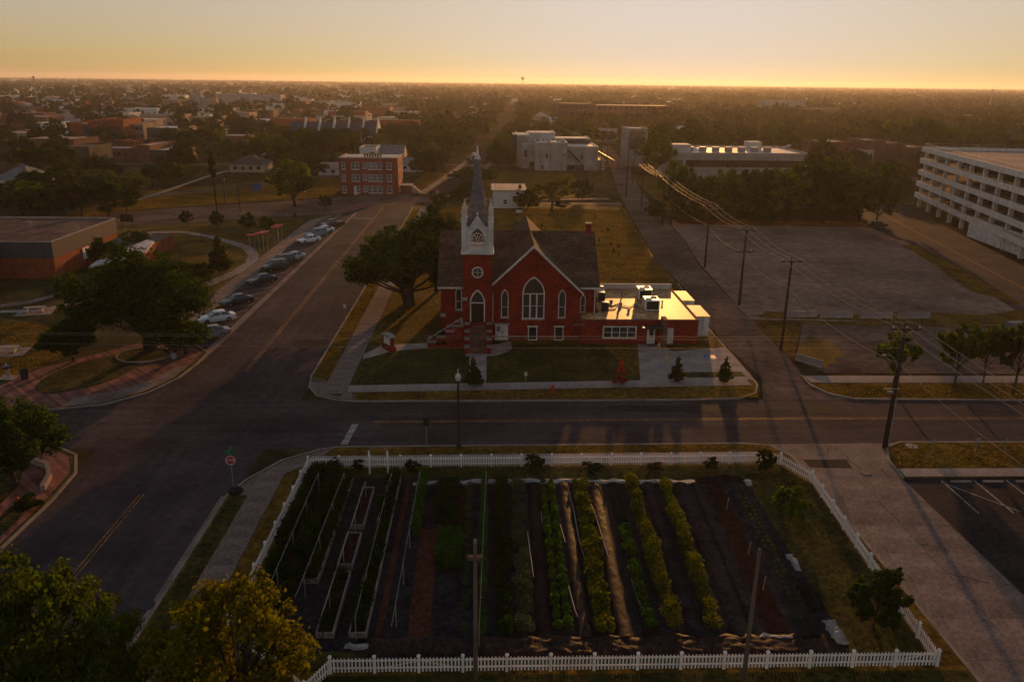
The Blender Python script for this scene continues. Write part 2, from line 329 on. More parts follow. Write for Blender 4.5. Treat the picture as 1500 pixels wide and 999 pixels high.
alley = [(28.5,75.4),(30.5,82),(29.6,93.5),(30.2,110),(31.3,123),(31.2,144),(33.5,175),(35.5,201),(39,240),(46,300),(58,420),(63,420),(53,300),(46,240),(43,201),(42,180),(40.5,160),(38,140),(36.9,119),(36,90),(35.3,82),(35.0,78.5),(38,75.4)]
struct('alley', MB().sheet(alley, .011), M['asphalt_old'])
struct('gravel_lot', MB().sheet([(36.2,104.5),(37.2,119),(38.3,140),(40.7,160),(42.2,180),(44,189),(89,187),(87,160),(77,107),(74,101.8),(43,104.3)], .006), M['gravel'])
struct('lower_lot', MB().sheet([(38.2,83.4),(36.6,88),(43,102.6),(72.5,100.6),(66,83)], .006), M['asphalt_old'])
struct('grass_strip', MB().sheet([(36.3,90),(36.3,104.3),(43,104.1),(74,101.6),(72.6,100.7),(43,102.7),(36.7,89)], .007), M['lawn_dry'])
# raised blocks
NE = [(-19.4,205),(-19.4,82),(-18.9,78.7),(-17.7,76.5),(-15.4,75.1),(-13,74.8),(20,75.2),(26,75.6),(28.2,77),(29.2,79.5),(29.3,82),(29.3,100),(30.0,112),(30.9,125),(31.0,145),(33,173),(35,200),(35.2,212),(-12,212),(-18,208)]
SE = [(-20.4,-20),(-20.4,55.5),(-19.6,58.2),(-17.6,61.6),(-14.8,63.7),(-13,64.2),(23,64.8),(25.4,64.4),(26.6,62.3),(26.9,58),(27.1,-20)]
SW = [(-33.5,-20),(-33.5,55),(-33.9,59.5),(-35.5,62.8),(-38.5,64.8),(-42,65.3),(-160,65.3),(-160,-20)]
NW = [(-160,72.6),(-42.5,72.8),(-38.2,74.0),(-35.1,77.2),(-33.6,81.2),(-33.2,86),(-33.3,90),(-39.0,96.5),(-39.0,180),(-36.2,187),(-36.2,194),(-80.7,175.3),(-160,138)]
R1 = [(35.2,82.4),(35.0,79.6),(36.0,77),(38.2,75.5),(62,75.0),(62,82.4)]
R2 = [(34.5,58.2),(34.9,61.5),(36.0,64),(37.6,65.0),(150,64.8),(150,58.2)]
def block(name, pts, m, edge):
    o = struct(name, MB().prism(pts, -0.15, .12), m)
    k = MB(); k.strip(edge, 0.22, -0.1, .137, -0.0)
    struct('kerb', k, M['kerb']); return o
block('lawn', NE, M['lawn'], NE[:14])
block('lawn', SE, M['lawn'], SE)
block('lawn', SW, M['lawn_green'], SW[:7])
block('lawn', NW, M['lawn_green'], NW[:-2])
block('verge', R1, M['lawn_dry'], R1)
block('verge', R2, M['lawn_dry'], R2)
def patch(name, pts, z, m): return struct(name, MB().sheet(pts, z), m)
patch('verge_grass', [(-13.3,75.1),(28,75.7),(29,78),(29.0,79.3),(-13.5,77.1)], .126, M['lawn_dry'])
patch('verge_grass', [(-13.6,64.0),(23,64.55),(24.8,63.9),(25.6,62.9),(-13.9,62.5)], .126, M['lawn_dry'])
patch('verge_grass', [(-20.1,-10),(-20.1,55.4),(-18.8,55.4),(-18.8,-10)], .126, M['lawn_green'])
patch('side_grass', [(-16.7,-10),(-16.7,58.4),(-15.3,59.9),(-15.3,-10)], .126, M['lawn_dry'])
patch('drive_grass', [(25.4,36),(26.9,36),(26.9,58),(26.0,61),(25.6,60.6),(26.5,57.2)], .127, M['lawn_dry'])
patch('front_grass', [(-9,30),(27,20),(27,35.6),(-9,35.6)], .126, M['lawn_green'])
patch('church_lawn', [(-14.5,79.0),(16.6,80.6),(14.2,93.2),(2.6,93.4),(-5,97),(-6.5,91.0),(-14.5,90)], .126, M['lawn_green'])
patch('back_lawn', [(-13,120),(29.5,119),(30.5,145),(33,175),(34.8,203),(12,205),(-13,205)], .126, M['lawn_dry'])
patch('west_verge', [(-19.1,80),(-17.4,80),(-17.4,200),(-19.1,200)], .126, M['lawn_dry'])
patch('park_lawn', [(-120,146),(-75,172),(-44,187),(-42,180),(-41.8,100),(-46,98),(-52,112),(-60,135),(-75,160)], .127, M['lawn'])
patch('park_dry_grass', [(-100,80),(-51,82),(-49,88),(-52,98),(-70,106),(-100,104)], .126, M['lawn_dry'])
patch('meadow', [(-100,176),(-88,197),(-44,224),(-44,262),(-60,272),(-100,232)], .012, M['lawn_dry'])
patch('brick_plaza', [(-52.5,73.2),(-42.5,73.1),(-38.6,74.3),(-35.6,77.4),(-34.1,81.2),(-33.8,86),(-34,89.8),(-38.6,95.5),(-41.5,99),(-43,93),(-46.5,88.5),(-50,84)], .130, M['paver'])
patch('plaza_apron', [(-42,73.4),(-38.4,74.4),(-35.6,77.6),(-34.2,81.4),(-33.9,85.6),(-35.1,84.5),(-36.2,80.5),(-38.6,77.4),(-42,75.8)], .134, M['concrete_worn'])
isl = [(-44.2+4.6*math.cos(a)*(1 if math.cos(a)>0 else .75), 82.6+5.6*math.sin(a)+.35*4.6*math.cos(a)) for a in [i*2*math.pi/28 for i in range(28)]]
struct('island_lawn', MB().prism(isl, .12, .19), M['lawn_green'])
isl2 = [(-40.2+3.0*math.cos(a), 88.6+2.6*math.sin(a)) for a in [i*2*math.pi/24 for i in range(24)]]
struct('planter_bed', MB().prism(isl2, .12, .24), M['lawn_green'])
struct('planter_kerb', MB().strip(isl2+isl2[:1], .18, .1, .30), M['kerb'])
patch('sw_walk', [(-33.9,20),(-33.9,54),(-34.3,59.4),(-35.9,62.4),(-38.8,64.4),(-42,64.9),(-60,64.9),(-60,63),(-42,63),(-38.9,61.5),(-37.2,57),(-36.6,50),(-36.6,20)], .128, M['paver'])
patch('sw_bed', [(-36.0,44),(-34.4,44),(-34.4,52),(-34.9,55.2),(-36.0,54)], .133, M['lawn_green'])
struct('corner_wall', MB().strip([(-38.2,61.2),(-36.5,60.2),(-35.4,58.4),(-34.9,56.4)], .35, .1, .62), M['concrete'])
# right bottom parking lot and the south driveway
struct('parking_lot', MB().sheet([(34.5,-20),(34.5,58.2),(150,58.2),(150,-20)], .008), M['asphalt_dark'])

patch('street_lawn', [(-26,233),(-18,230),(-10.5,285),(-13,287),(-22,292)], .019, M['lawn_dry'])
struct('far_pavement', MB().strip([(-19.5,232),(-13.5,282),(-8,340)], 2.2, .0, .05), M['concrete_worn'])
patch('street_lawn', [(-10,224),(28,226),(30,292),(6,292),(-3,282)], .019, M['lawn'])
patch('street_lawn', [(46,205),(60,205),(66,268),(50,290)], .019, M['lawn_dry'])
struct('far_pavement', MB().strip([(-9,222),(12,221),(34,224)], 3.2, .0, .05), M['concrete_worn'])
struct('far_pavement', MB().strip([(14,212.8),(36,214)], 4.5, .0, .055), M['concrete_worn'])
struct('far_pavement', MB().strip([(-3,282),(2,340),(4,380)], 2.0, .0, .05), M['concrete_worn'])
patch('parking_forecourt', [(-40,196),(-36,194.6),(-28,214),(-33,214)], .0135, M['paver'])
# --- slab pavements: every slab its own piece
def slabs(name, rects, m, nx, ny, z0, z1, gap=.018, label=None, rot=0, pivot=(0,0)):
    base = MB()
    for (x0,x1,y0,y1) in rects: base.box(x0,x1,y0,y1,z0-.03,z0+.012)
    st = struct(name, base, M['soil_dark'])
    for (x0,x1,y0,y1) in rects:
        kx = max(1, round((x1-x0)/nx)); ky = max(1, round((y1-y0)/ny)); w = (x1-x0)/kx; h = (y1-y0)/ky
        me = MB().box(gap/2, w-gap/2, gap/2, h-gap/2, 0, z1-z0).mesh('slab'); me.materials.append(m)
        for i in range(kx):
            for j in range(ky):
                o = bpy.data.objects.new('slab', me); COL.objects.link(o); o.parent = st
                o.location = (x0+i*w, y0+j*h, z0+rnd.uniform(-.006,.004)); o.rotation_euler = (rnd.uniform(-.002,.002), rnd.uniform(-.002,.002), 0)
    if rot:
        pv_ = Vector((*pivot,0)); st.rotation_euler = (0,0,rot); st.location = pv_-Matrix.Rotation(rot,3,'Z')@pv_
    return st
slabs('pavement', [(-14.7,28.6,77.05,79.05)], M['concrete'], 1.55, 3, .12, .152, rot=.050, pivot=(-14.7,77.0))
slabs('pavement', [(-17.3,-14.8,77.0,128)], M['concrete_worn'], 3, 1.7, .12, .150)
patch('pavement_far', [(-17.3,128),(-14.8,128),(-14.8,206),(-17.3,206)], .15, M['concrete_worn'])
slabs('pavement', [(-15.2,24.4,60.75,62.3)], M['concrete'], 1.55, 3, .12, .152, rot=.018, pivot=(-15.2,60.75))
slabs('pavement', [(-18.75,-16.75,26,59.4)], M['concrete_worn'], 3, 1.7, .12, .151)
slabs('pavement', [(-41.5,-39.2,97.5,141)], M['concrete_worn'], 3, 1.9, .12, .151)
patch('pavement_far', [(-41.5,141),(-39.2,141),(-39.2,181),(-37,190),(-38.5,191),(-41.5,183)], .15, M['concrete_worn'])
slabs('pavement', [(35.3,61.8,79.95,82.1)], M['concrete'], 1.6, 3, .12, .152)
slabs('pavement', [(34.8,74,58.3,59.75)], M['concrete'], 1.6, 3, .12, .152)
slabs('driveway', [(27.05,34.45,22,58.1)], M['concrete_worn'], 3.7, 3.6, -.03, .05)
patch('driveway_apron', [(23.9,64.75),(25.7,63.2),(26.7,60.5),(27.0,58.1),(34.5,58.1),(34.8,61.0),(36.0,63.8),(37.3,65.0)], .02, M['concrete_worn'])
patch('corner_ramp', [(-18.9,78.8),(-17.7,76.8),(-15.4,75.4),(-13.4,75.1),(-14.2,77.0),(-17.2,77.2),(-17.4,80.5),(-19.0,81.5)], .131, M['concrete_worn'])
patch('corner_grass', [(-16.6,76.6),(-15.2,75.9),(-14.9,76.8)], .136, M['lawn_green'])
patch('corner_ramp', [(-20.1,55.6),(-19.3,58.2),(-17.4,61.3),(-14.9,63.3),(-13.6,63.8),(-14.3,62.4),(-15.4,60.8),(-16.9,58.9),(-18.6,55.6)], .131, M['concrete_worn'])
patch('gutter', [(-33.9,87),(-32.9,87),(-32.3,196),(-32.9,196)], .011, M['concrete_worn'])
patch('gutter', [(-20.9,-10),(-20.4,-10),(-20.35,55.6),(-20.85,55.6)], .011, M['concrete_worn'])
for k, (x0,y0,x1,y1,w) in enumerate([(-39,141,-33.5,141,1),]): pass
# church forecourt walks
patch('church_walk', [(-14.8,89.2),(-13.0,92.6),(-8.6,93.4),(-7.0,93.5),(-7.0,91.6),(-9,91.2),(-11.6,90.3),(-14.6,87.4)], .135, M['concrete'])
walk = [(-2.7,88.5),(-2.7,90.6),(2.8,94.3),(2.9,91.5),(2.2,90.0),(.9,88.8),(-.5,88.5)]
patch('church_walk', walk, .137, M['concrete'])
patch('church_walk', [(-2.2,79.1),(-2.2,88.6),(-.2,88.6),(-.2,79.1)], .134, M['concrete'])
patch('annex_apron', [(16.6,80.4),(18.6,93.2),(21.5,93.2),(22.3,90.6),(29.2,92),(29.2,81.0)], .133, M['concrete'])
patch('apron_bed', [(22.0,81.4),(21.7,83.2),(28.6,83.4),(28.7,81.9)], .139, M['lawn_green'])
pth = [G(205,343),G(235,341),G(270,341),G(305,347),G(340,356),G(362,364),G(372,374),G(368,386),G(345,400),G(318,412),G(285,425)]
struct('park_path', MB().strip([(p.x,p.y) for p in pth], 2.0, .1, .139), M['concrete'])
struct('lawn_path', MB().strip([(p.x,p.y) for p in (G(0,450),G(40,444),G(90,432),G(120,425))], 1.7, .1, .139), M['concrete_worn'])
struct('lawn_path', MB().strip([(p.x,p.y) for p in (G(0,458),G(60,456),G(95,448),G(140,440))], 1.3, .1, .141), M['concrete'])
struct('meadow_path', MB().strip([(p.x,p.y) for p in (G(195,295),G(240,281),G(300,260),G(335,250))], 1.6, .0, .05), M['concrete'])
for i, poly in enumerate([[(36.5,106),(44,104.6),(58,103.6),(74,102.2),(79,110),(70,107.5),(60,109),(50,106.8),(41,109)],[(80,112),(84,130),(88,158),(85,160),(82,140),(77,122)],[(38.5,84.5),(37,89),(42,98),(44,92),(41,87)],[(45,183),(60,181),(88,180),(88.5,186.5),(44.5,188.5)]]):
    n_ = len(poly); pts_ = []
    for k in range(n_):
        (xa,ya),(xb,yb) = poly[k], poly[(k+1)%n_]
        for j in range(5):
            q_ = j/5; pts_.append((xa+(xb-xa)*q_+rnd.uniform(-.5,.5), ya+(yb-ya)*q_+rnd.uniform(-.5,.5)))
    patch('weed_patch', pts_, .0155+.0005*i, M['lawn_dry' if i != 2 else 'lawn'])
# --- painted lines
def line(m, pts, w, z=.014): return MB().strip(pts, w, z-.004, z)
ln = MB()
for dx in (-.16,.16):
    for (a,b) in ((83.5,205),(30,56)): ln.strip([(-27+dx,a),(-27.1+dx,b)], .12, .009, .013)
    ln.strip([(-11,69.85+dx),(31,70.6+dx),(62,70.6+dx),(140,70.5+dx)], .12, .009, .013)
    ln.strip([(78+dx,78),(84.5+dx,108),(95.5+dx,170),(117+dx,300)], .12, .010, .014)
struct('yellow_centre_line', ln, M['line_yellow'])
st = MB(); st.strip([(-12.9,64.9),(-12.6,69.3)], .6, .009, .013); st.strip([(-32,187.5),(-27.4,187.5)], .5, .009, .013)
for i in range(5): st.strip([(-11.6+i*1.7,226.5),(-11.3+i*1.7,229.0)], .6, .014, .018)
struct('stop_line', st, M['line_white'])
sl_ = MB()
for j in range(27):
    y = 99.5+j*3.35; sl_.strip([(-38.9,y-2.3),(-33.9,y+2.3)], .11, .009, .013)
for j in range(14): sl_.strip([(37.6+j*2.75,57.9),(37.6+j*2.75,52.6)], .11, .010, .014)
sl_.strip([(37.4,57.6),(41,52.8)], .10, .010, .014)
for i in range(5): sl_.strip([(21.6+i*1.35,85.2),(23.0+i*1.35,83.9)], .12, .139, .143)
sl_.strip([(21.2,85.4),(28.2,85.5)], .12, .139, .143)
struct('stall_line', sl_, M['line_white'])
hb = MB(); hb.strip([(25.7,88.4),(27.1,88.4)], 1.3, .139, .143); struct('accessible_bay_mark', hb, M['blue_paint'])
hs = MB(); c0 = (26.4,88.35)
hs.strip([(25.3,87.5),(27.5,87.5),(27.5,89.3),(25.3,89.3),(25.3,87.5)], .1, .143, .147)
hs.strip([(c0[0]-.1,c0[1]+.55),(c0[0]-.05,c0[1]),(c0[0]+.4,c0[1]-.05),(c0[0]+.6,c0[1]-.5)], .13, .143, .147)
hs.strip([(c0[0]-.15+.38*math.cos(a), c0[1]-.2+.38*math.sin(a)) for a in [2.2+i*.4 for i in range(11)]], .1, .143, .147)
struct('wheelchair_symbol', hs, M['line_white'])
# manholes, patches, cracks
def disc(x,y,r,z,n=18): return [(x+r*math.cos(i*2*math.pi/n), y+r*math.sin(i*2*math.pi/n)) for i in range(n)]
for px,py,r in ((1350,794,.42),(1268,693,.45),(215,887,.5),(1335,655,.55)):
    g = G(px,py); tag(link('manhole_cover', MB().prism(disc(g.x,g.y,r,0), .05, .139 if py<660 else .064 if px>1000 else .03).mesh('m'), M['concrete' if py==655 else 'metal_dark']),
        {794:'dark manhole cover in the middle of the concrete driveway',693:'manhole cover beside the cracks at the top of the driveway',887:'dark round drain cover in the street beside the near verge',655:'pale round cover in the grass at the foot of the leaning utility pole'}[py], 'manhole')
cr = MB()
def crack(mb, x, y, ang, n, step, z, w=.05):
    p = [(x,y)]
    for i in range(n):
        ang += rnd.uniform(-.6,.6); x += math.cos(ang)*step; y += math.sin(ang)*step; p.append((x,y))
    mb.strip(p, w, z-.004, z)
for (x,y,a,n,s) in ((29,62.6,0,5,.5),(32,59,2.6,7,.5),(33.5,60,4.4,6,.4),(30.2,45,5.6,6,.6),(33,40,5.0,6,.6)): crack(cr,x,y,a,n,s,.058)
for (x,y,a,n,s) in ((31,88,5.3,12,.6),(33,95,5.0,10,.8),(30.6,84,5.7,12,.6),(34,110,4.9,9,1),(32.5,80,5.5,9,.7),(33,130,4.8,9,1)): crack(cr,x,y,a,n,s,.017,.1)
for i in range(26): crack(cr, rnd.uniform(-32,-20), rnd.uniform(76,190), rnd.choice([0,1.57,1.2]), rnd.randint(6,14), .7, .011, .045)
for i in range(14): crack(cr, rnd.uniform(-30,60), rnd.uniform(65.5,73.5), rnd.choice([0,1.57,.1]), rnd.randint(6,14), .7, .011, .045)
struct('crack_seal', cr, M['asphalt_dark'])
pt = MB()
for (x,y,w,h) in ((27.5,60.2,3.6,1.5),(31,71.8,4.5,2.2),(-24,92,4,3),(-22.5,118,2.2,9),(-30,150,3,6),(12,72.3,12,1.6)): pt.sheet([(x,y),(x+w,y-.2),(x+w+.2,y+h),(x-.1,y+h)], .0095 if y>61 else .0215)
struct('asphalt_repair', pt, M['asphalt_dark'])
# ================================================================== trees
def leaf_arrays(rs, cen, size, outward=None, aspect=0.7):
    n = len(cen)
    nr = rs.normal(size=(n,3))
    if outward is not None: nr = nr*0.75+outward*0.8
    nr /= np.linalg.norm(nr, axis=1)[:,None]+1e-9
    t = np.cross(nr, rs.normal(size=(n,3))); t /= np.linalg.norm(t, axis=1)[:,None]+1e-9
    b = np.cross(nr, t)
    s = size*rs.uniform(.6,1.35,(n,1))
    bend = nr*s*0.18
    v = np.stack([cen-t*s*.5, cen-b*s*.5*aspect+bend, cen+t*s*.5, cen+b*s*.5*aspect+bend], axis=1)
    return v.reshape(-1,3)
def quads_mesh(name, v, m):
    n = len(v)//4
    me = bpy.data.meshes.new(name); me.vertices.add(len(v)); me.vertices.foreach_set('co', np.ascontiguousarray(v, dtype=np.float32).ravel())
    me.loops.add(n*4); me.loops.foreach_set('vertex_index', np.arange(n*4, dtype=np.int32))
    me.polygons.add(n); me.polygons.foreach_set('loop_start', np.arange(0,n*4,4,dtype=np.int32))
    me.update(calc_edges=True); me.materials.append(m); return me
def lobes_for(rs, shape, k, zb):
    out = []
    for i in range(k):
        u = (i+.5)/k
        if shape == 'cone':
            z = zb+(1-zb)*(u**1.15)*.93; R = .46*(1-u)**.85+.03; a = i*2.4+rs.uniform(-.4,.4)
            rr = R*.55; out.append((rr*math.cos(a), rr*math.sin(a), z, R*.55+.05, .09))
        elif shape == 'spread':
            a = i*2.4+rs.uniform(-.5,.5); q = math.sqrt(u)*.36; z = zb+(1-zb)*(.28+.45*(1-u))+rs.uniform(-.16,.12)
            r = rs.uniform(.075,.19); out.append((q*math.cos(a), q*math.sin(a), z, r, r*(1-zb)*.9))
        else:
            a = i*2.4+rs.uniform(-.5,.5); ph = math.acos(1-2*u*.86); q = .34*math.sin(ph)*rs.uniform(.65,1.15)
            z = zb+(1-zb)*(.5+.36*math.cos(ph))+rs.uniform(-.07,.07); r = rs.uniform(.085,.19)
            out.append((q*math.cos(a), q*math.sin(a), z, r, r*(1-zb)*1.05))
    return out
def proto(name, seed, shape='round', n=4000, size=.05, k=14, zb=.25, leaf='oak', trunk_r=.022, multi=1):
    rs = np.random.RandomState(seed); lb = lobes_for(rs, shape, k, zb)
    w = np.array([l[3]**2 for l in lb]); w /= w.sum()
    # every lobe is a cluster of twigs: sub-clumps on its surface, leaves round each
    pts = []; outs = []
    for l, ww in zip(lb, w):
        cnt = int(n*ww)+8; m = max(5, cnt//34)
        d = rs.normal(size=(m,3)); d /= np.linalg.norm(d,axis=1)[:,None]; d[:,2] = np.where(d[:,2]<-.35, d[:,2]*.4, d[:,2])
        cl = d*rs.uniform(.55,1.05,(m,1))
        j = rs.randint(0,m,cnt); p = cl[j]+rs.normal(size=(cnt,3))*.165
        o = p/(np.linalg.norm(p,axis=1)[:,None]+1e-6)
        p = p*np.array([l[3],l[3],l[4]])+np.array([l[0],l[1],l[2]])
        pts.append(p); outs.append(o)
    c = np.concatenate(pts); o = np.concatenate(outs)
    c[:,2] = np.clip(c[:,2], zb*.75, 1.03)
    me = quads_mesh('crown', leaf_arrays(rs, c, size, o), L[leaf])
    t = MB()
    for s in range(multi):
        ox = (s-(multi-1)/2)*.07; top = zb+.30
        bend = rs.uniform(-.03,.03,2)
        q = [Vector((ox*.5,0,0)), Vector((ox+bend[0]*.5,bend[1]*.5,zb*.6)), Vector((ox*1.6+bend[0],bend[1],zb+.08)), Vector((ox*2+bend[0]*1.5,bend[1]*1.5,top))]
        rr = [trunk_r*1.25, trunk_r, trunk_r*.8, trunk_r*.35]
        for i in range(3): t.tube(q[i], q[i+1], rr[i], rr[i+1], 7)
        for l in lb[s::multi]:
            a = q[1].lerp(q[2], rs.uniform(.5,1)) if l[2] < zb+.35 else q[2].lerp(q[3], rs.uniform(0,.8))
            e = Vector(l[:3]); mid = a.lerp(e,.5)+Vector((0,0,-.02))
            t.tube(a, mid, trunk_r*.5, trunk_r*.32, 5); t.tube(mid, e, trunk_r*.32, trunk_r*.12, 5)
    tm = t.mesh('trunk', False); tm.materials.append(M['bark']); tm.shade_smooth()
    return (me, tm)
PR = {
 'oakA': proto('oakA', 11, 'round', 15000, .032, 26, .10, 'oak', .030),
 'oakB': proto('oakB', 12, 'spread', 17000, .030, 34, .08, 'oak', .030, 2),
 'oakC': proto('oakC', 13, 'spread', 20000, .027, 38, .08, 'dark', .030, 2),
 'maple': proto('maple', 14, 'round', 17000, .027, 26, .15, 'maple', .024),
 'mapleB': proto('mapleB', 15, 'round', 15000, .027, 24, .15, 'olive', .024),
 'young': proto('young', 16, 'round', 4200, .060, 14, .16, 'dark', .020),
 'youngO': proto('youngO', 17, 'round', 4200, .055, 14, .25, 'olive', .022),
 'cone': proto('cone', 18, 'cone', 5200, .060, 18, .14, 'dark', .022),
 'bush': proto('bush', 19, 'round', 4600, .065, 12, .04, 'dark', .016),
 'bushO': proto('bushO', 20, 'round', 4600, .065, 12, .05, 'olive', .016),
 'gold': proto('gold', 21, 'spread', 3000, .055, 14, .22, 'gold', .024),
 'red': proto('red', 22, 'cone', 1500, .075, 12, .10, 'redleaf', .016),
 'midA': proto('midA', 23, 'round', 3800, .060, 19, .09, 'oak', .026),
 'midB': proto('midB', 24, 'spread', 3800, .060, 20, .09, 'dark', .026),
 'midC': proto('midC', 25, 'round', 3800, .060, 20, .09, 'olive', .026),
 'midD': proto('midD', 26, 'round', 3800, .060, 18, .09, 'far', .026),
 'midE': proto('midE', 27, 'spread', 3800, .060, 18, .09, 'dark', .026),
}
ORD = ['first','second','third','fourth','fifth','sixth','seventh','eighth','ninth','tenth','eleventh','twelfth','thirteenth','fourteenth','fifteenth','sixteenth','seventeenth','eighteenth','nineteenth','twentieth','twenty first']
def ordered(lst): return sorted(lst, key=lambda q: q[0])
def tree(p, loc, w, h, label, group=None, name='tree', cat='tree', rz=None):
    t = thing(name, label, cat, loc, rnd.uniform(0,6.28) if rz is None else rz, group); t.scale = (w, w, h)
    link('trunk', PR[p][1], None, t); link('crown', PR[p][0], None, t); return t
def tree_px(p, bx, by, ty, wpx, label, group=None, name='tree', cat='tree', z=.12):
    b = G(bx, by); h = HG(bx, by, ty); b.z = z
    return tree(p, b, 1.13*wpx/PPM(b), h, label, group, name, cat)
T = tree_px
oak = T('oakB', 600,447,308, 172, 'broad dark oak in front of the church, leaning over the street')
cv_ = np.empty(len(PR['oakB'][0].vertices)*3, np.float32); PR['oakB'][0].vertices.foreach_get('co', cv_); cv_ = cv_.reshape(-1,3)
oak.rotation_euler.z = min((i*math.pi/18 for i in range(36)), key=lambda a: np.percentile(cv_[:,0]*math.cos(a)-cv_[:,1]*math.sin(a), 4))   # widest side over the street
T('oakA', 640,429,304, 95, 'tall oak close behind the broad one, against the church roof')
T('oakC', 219,516,352, 200, 'huge spreading dark tree on the brick plaza corner')
T('oakA', 108,531,470, 80, 'smaller tree under the left edge of the huge plaza tree')
T('oakA', 272,520,470, 62, 'low round tree at the right foot of the huge plaza tree')
T('midC', 102,455,398, 44, 'yellowish small tree at the corner of the long brick hall')
T('bush', 160,405,350, 50, 'dark tree against the long brick hall, behind the huge plaza tree')
T('midC', 200,372,338, 50, 'gold tinted shrub by the white canopy of the brick hall', None, 'shrub', 'shrub')
T('midB', 262,412,380, 60, 'dark spreading shrub on the park lawn beside the huge plaza tree', None, 'shrub', 'shrub')
T('bush', 292,418,388, 44, 'dark shrub at the parking end of the park lawn', None, 'shrub', 'shrub')
T('cone', 323,402,346, 34, 'pointed green conifer inside the curved park path')
T('young', 275,335,308, 21, 'leftmost yellowish young tree beyond the curved park path')
T('young', 319,339,309, 24, 'round dark young tree beyond the curved park path')
T('young', 365,343,311, 26, 'dark young tree beyond the curved path, nearest the red canopies')
T('bushO', 391,340,318, 22, 'bushy gold tinted shrub by the red canopies', None, 'shrub', 'shrub')
T('midC', 432,303,232, 66, 'tall olive tree standing at the far cross street')
T('young', 476,311,286, 20, 'slim young tree at the cross street in front of the brick apartments')
T('oakA', 22,712,588, 140, 'leafy tree at the left edge by the curved corner wall')
T('mapleB', 80,1075,818, 215, 'big dark tree filling the bottom left corner')
T('mapleB', 185,1100,890, 118, 'darker tree between the corner tree and the golden maple')
T('maple', 362,1105,852, 215, 'golden lit maple at the bottom edge beside the picket fence')
T('youngO', 1306,571,488, 58, 'round street tree right behind the leaning utility pole')
T('youngO', 1397,570,474, 62, 'street tree on the dry verge, second from the leaning utility pole')
T('youngO', 1440,562,472, 44, 'street tree tucked behind the second verge tree')
T('youngO', 1484,580,466, 70, 'street tree cut by the right edge of the picture')
T('bush', 1120,693,660, 30, 'little tree at the back right corner of the picket fence')
T('bushO', 1155,770,718, 54, 'small round tree on the garden lawn near the fence bend')
T('bush', 1278,922,838, 84, 'larger round tree on the garden lawn by the right fence')
T('red', 908,566,527, 22, 'small crimson leaved tree on the pavement verge')
T('cone', 991,561,523, 22, 'narrow green tree at the walk to the annex door')
T('cone', 1061,561,524, 22, 'narrow green tree at the bed by the alley mouth')
T('cone', 693,568,524, 26, 'narrow dark evergreen beside the street lamp')
T('bush', 655,506,488, 44, 'dark low bush against the church steps', None, 'shrub', 'shrub')
T('bush', 645,305,284, 27, 'round dark clipped bush at the street corner behind the oak', None, 'shrub', 'shrub')
T('midB', 680,305,268, 46, 'dark tree left of the white bungalow, behind the spire')
T('midB', 690,275,243, 70, 'wide dark tree beyond the bungalow, behind the spire')
T('gold', 808,311,250, 66, 'open yellowing tree beyond the church lawn')
T('bush', 852,296,262, 36, 'dark round bush beside the yellowing tree', None, 'shrub', 'shrub')
T('bush', 772,308,278, 44, 'dark bush at the right end of the white bungalow', None, 'shrub', 'shrub')
T('bush', 822,306,296, 22, 'low dark bush on the lawn under the yellowing tree', None, 'shrub', 'shrub')
T('bush', 960,322,293, 30, 'clipped dark hedge bush at the alley edge', None, 'shrub', 'shrub')
T('bush', 42,750,728, 40, 'low green shrub in the bed by the near left sidewalk', None, 'shrub', 'shrub')
# the wood behind the gravel lot
gl = 'trees in the wood behind the gravel lot'
for i,(bx,by,ty,w,p) in enumerate(ordered([(985,318,232,44,'midC'),(1000,322,248,60,'midA'),(1035,318,252,60,'midB'),(1062,322,246,62,'midC'),(1095,324,250,70,'midA'),(1128,322,240,60,'midB'),(1150,326,246,66,'midC'),(1180,322,228,70,'midA'),(1205,326,240,70,'midB'),(1232,324,256,62,'midE'),(1258,326,246,76,'midC'),(1284,328,244,58,'midA'),(1016,310,262,50,'midE'),(1110,312,262,60,'midE'),(1215,312,225,60,'midC'),(1165,312,236,56,'midE')])):
    T(p, bx, by, ty, w, ORD[i]+' tree from the alley end of the dense wood behind the gravel lot', gl)
for k in range(11):
    b = G(1000+k*24, 327); tree('bush', (b.x, b.y, 0), 6.5, 3.4, ORD[k]+' hedge bush from the alley along the far edge of the gravel lot', 'hedge along the gravel lot', 'hedge_bush', 'shrub')
# left cluster beyond the brick hall
gl2 = 'trees behind the long brick hall'
for i,(bx,by,ty,w,p) in enumerate(ordered([(35,318,262,95,'midC'),(75,318,272,70,'midA'),(120,318,262,60,'midB'),(160,318,258,70,'midE'),(185,312,268,50,'midB'),(95,292,238,80,'midA'),(55,292,246,60,'midB'),(60,262,212,70,'midB'),(95,262,215,60,'midA'),(150,285,248,60,'midC'),(20,300,270,60,'midB'),(200,292,250,44,'midC'),(225,276,238,50,'midB'),(250,270,238,44,'midA'),(275,262,240,40,'midC'),(20,240,222,40,'midE'),(130,300,268,50,'midE')])):
    T(p, bx, by, ty, w, ORD[i]+' tree from the left edge in the cluster behind the long brick hall', gl2)
gl3 = 'trees around the brick apartments'
for i,(bx,by,ty,w,p) in enumerate(ordered([(425,232,186,44,'midB'),(450,240,190,50,'midA'),(480,240,182,56,'midB'),(505,232,185,52,'midE'),(405,236,196,40,'midC'),(575,215,178,48,'midB'),(632,240,208,34,'midC'),(665,228,195,44,'midB'),(610,220,196,30,'midE'),(300,225,186,52,'midB'),(282,238,200,44,'midA'),(380,226,192,44,'midC'),(395,240,204,40,'midB'),(418,262,228,36,'midA'),(445,255,222,40,'midB'),(465,262,232,34,'midE'),(600,235,204,26,'midA')])):
    T(p, bx, by, ty, w, ORD[i]+' tree from the left among those round the brick apartments and gabled town houses', gl3)
gl4 = 'trees right of the alley'
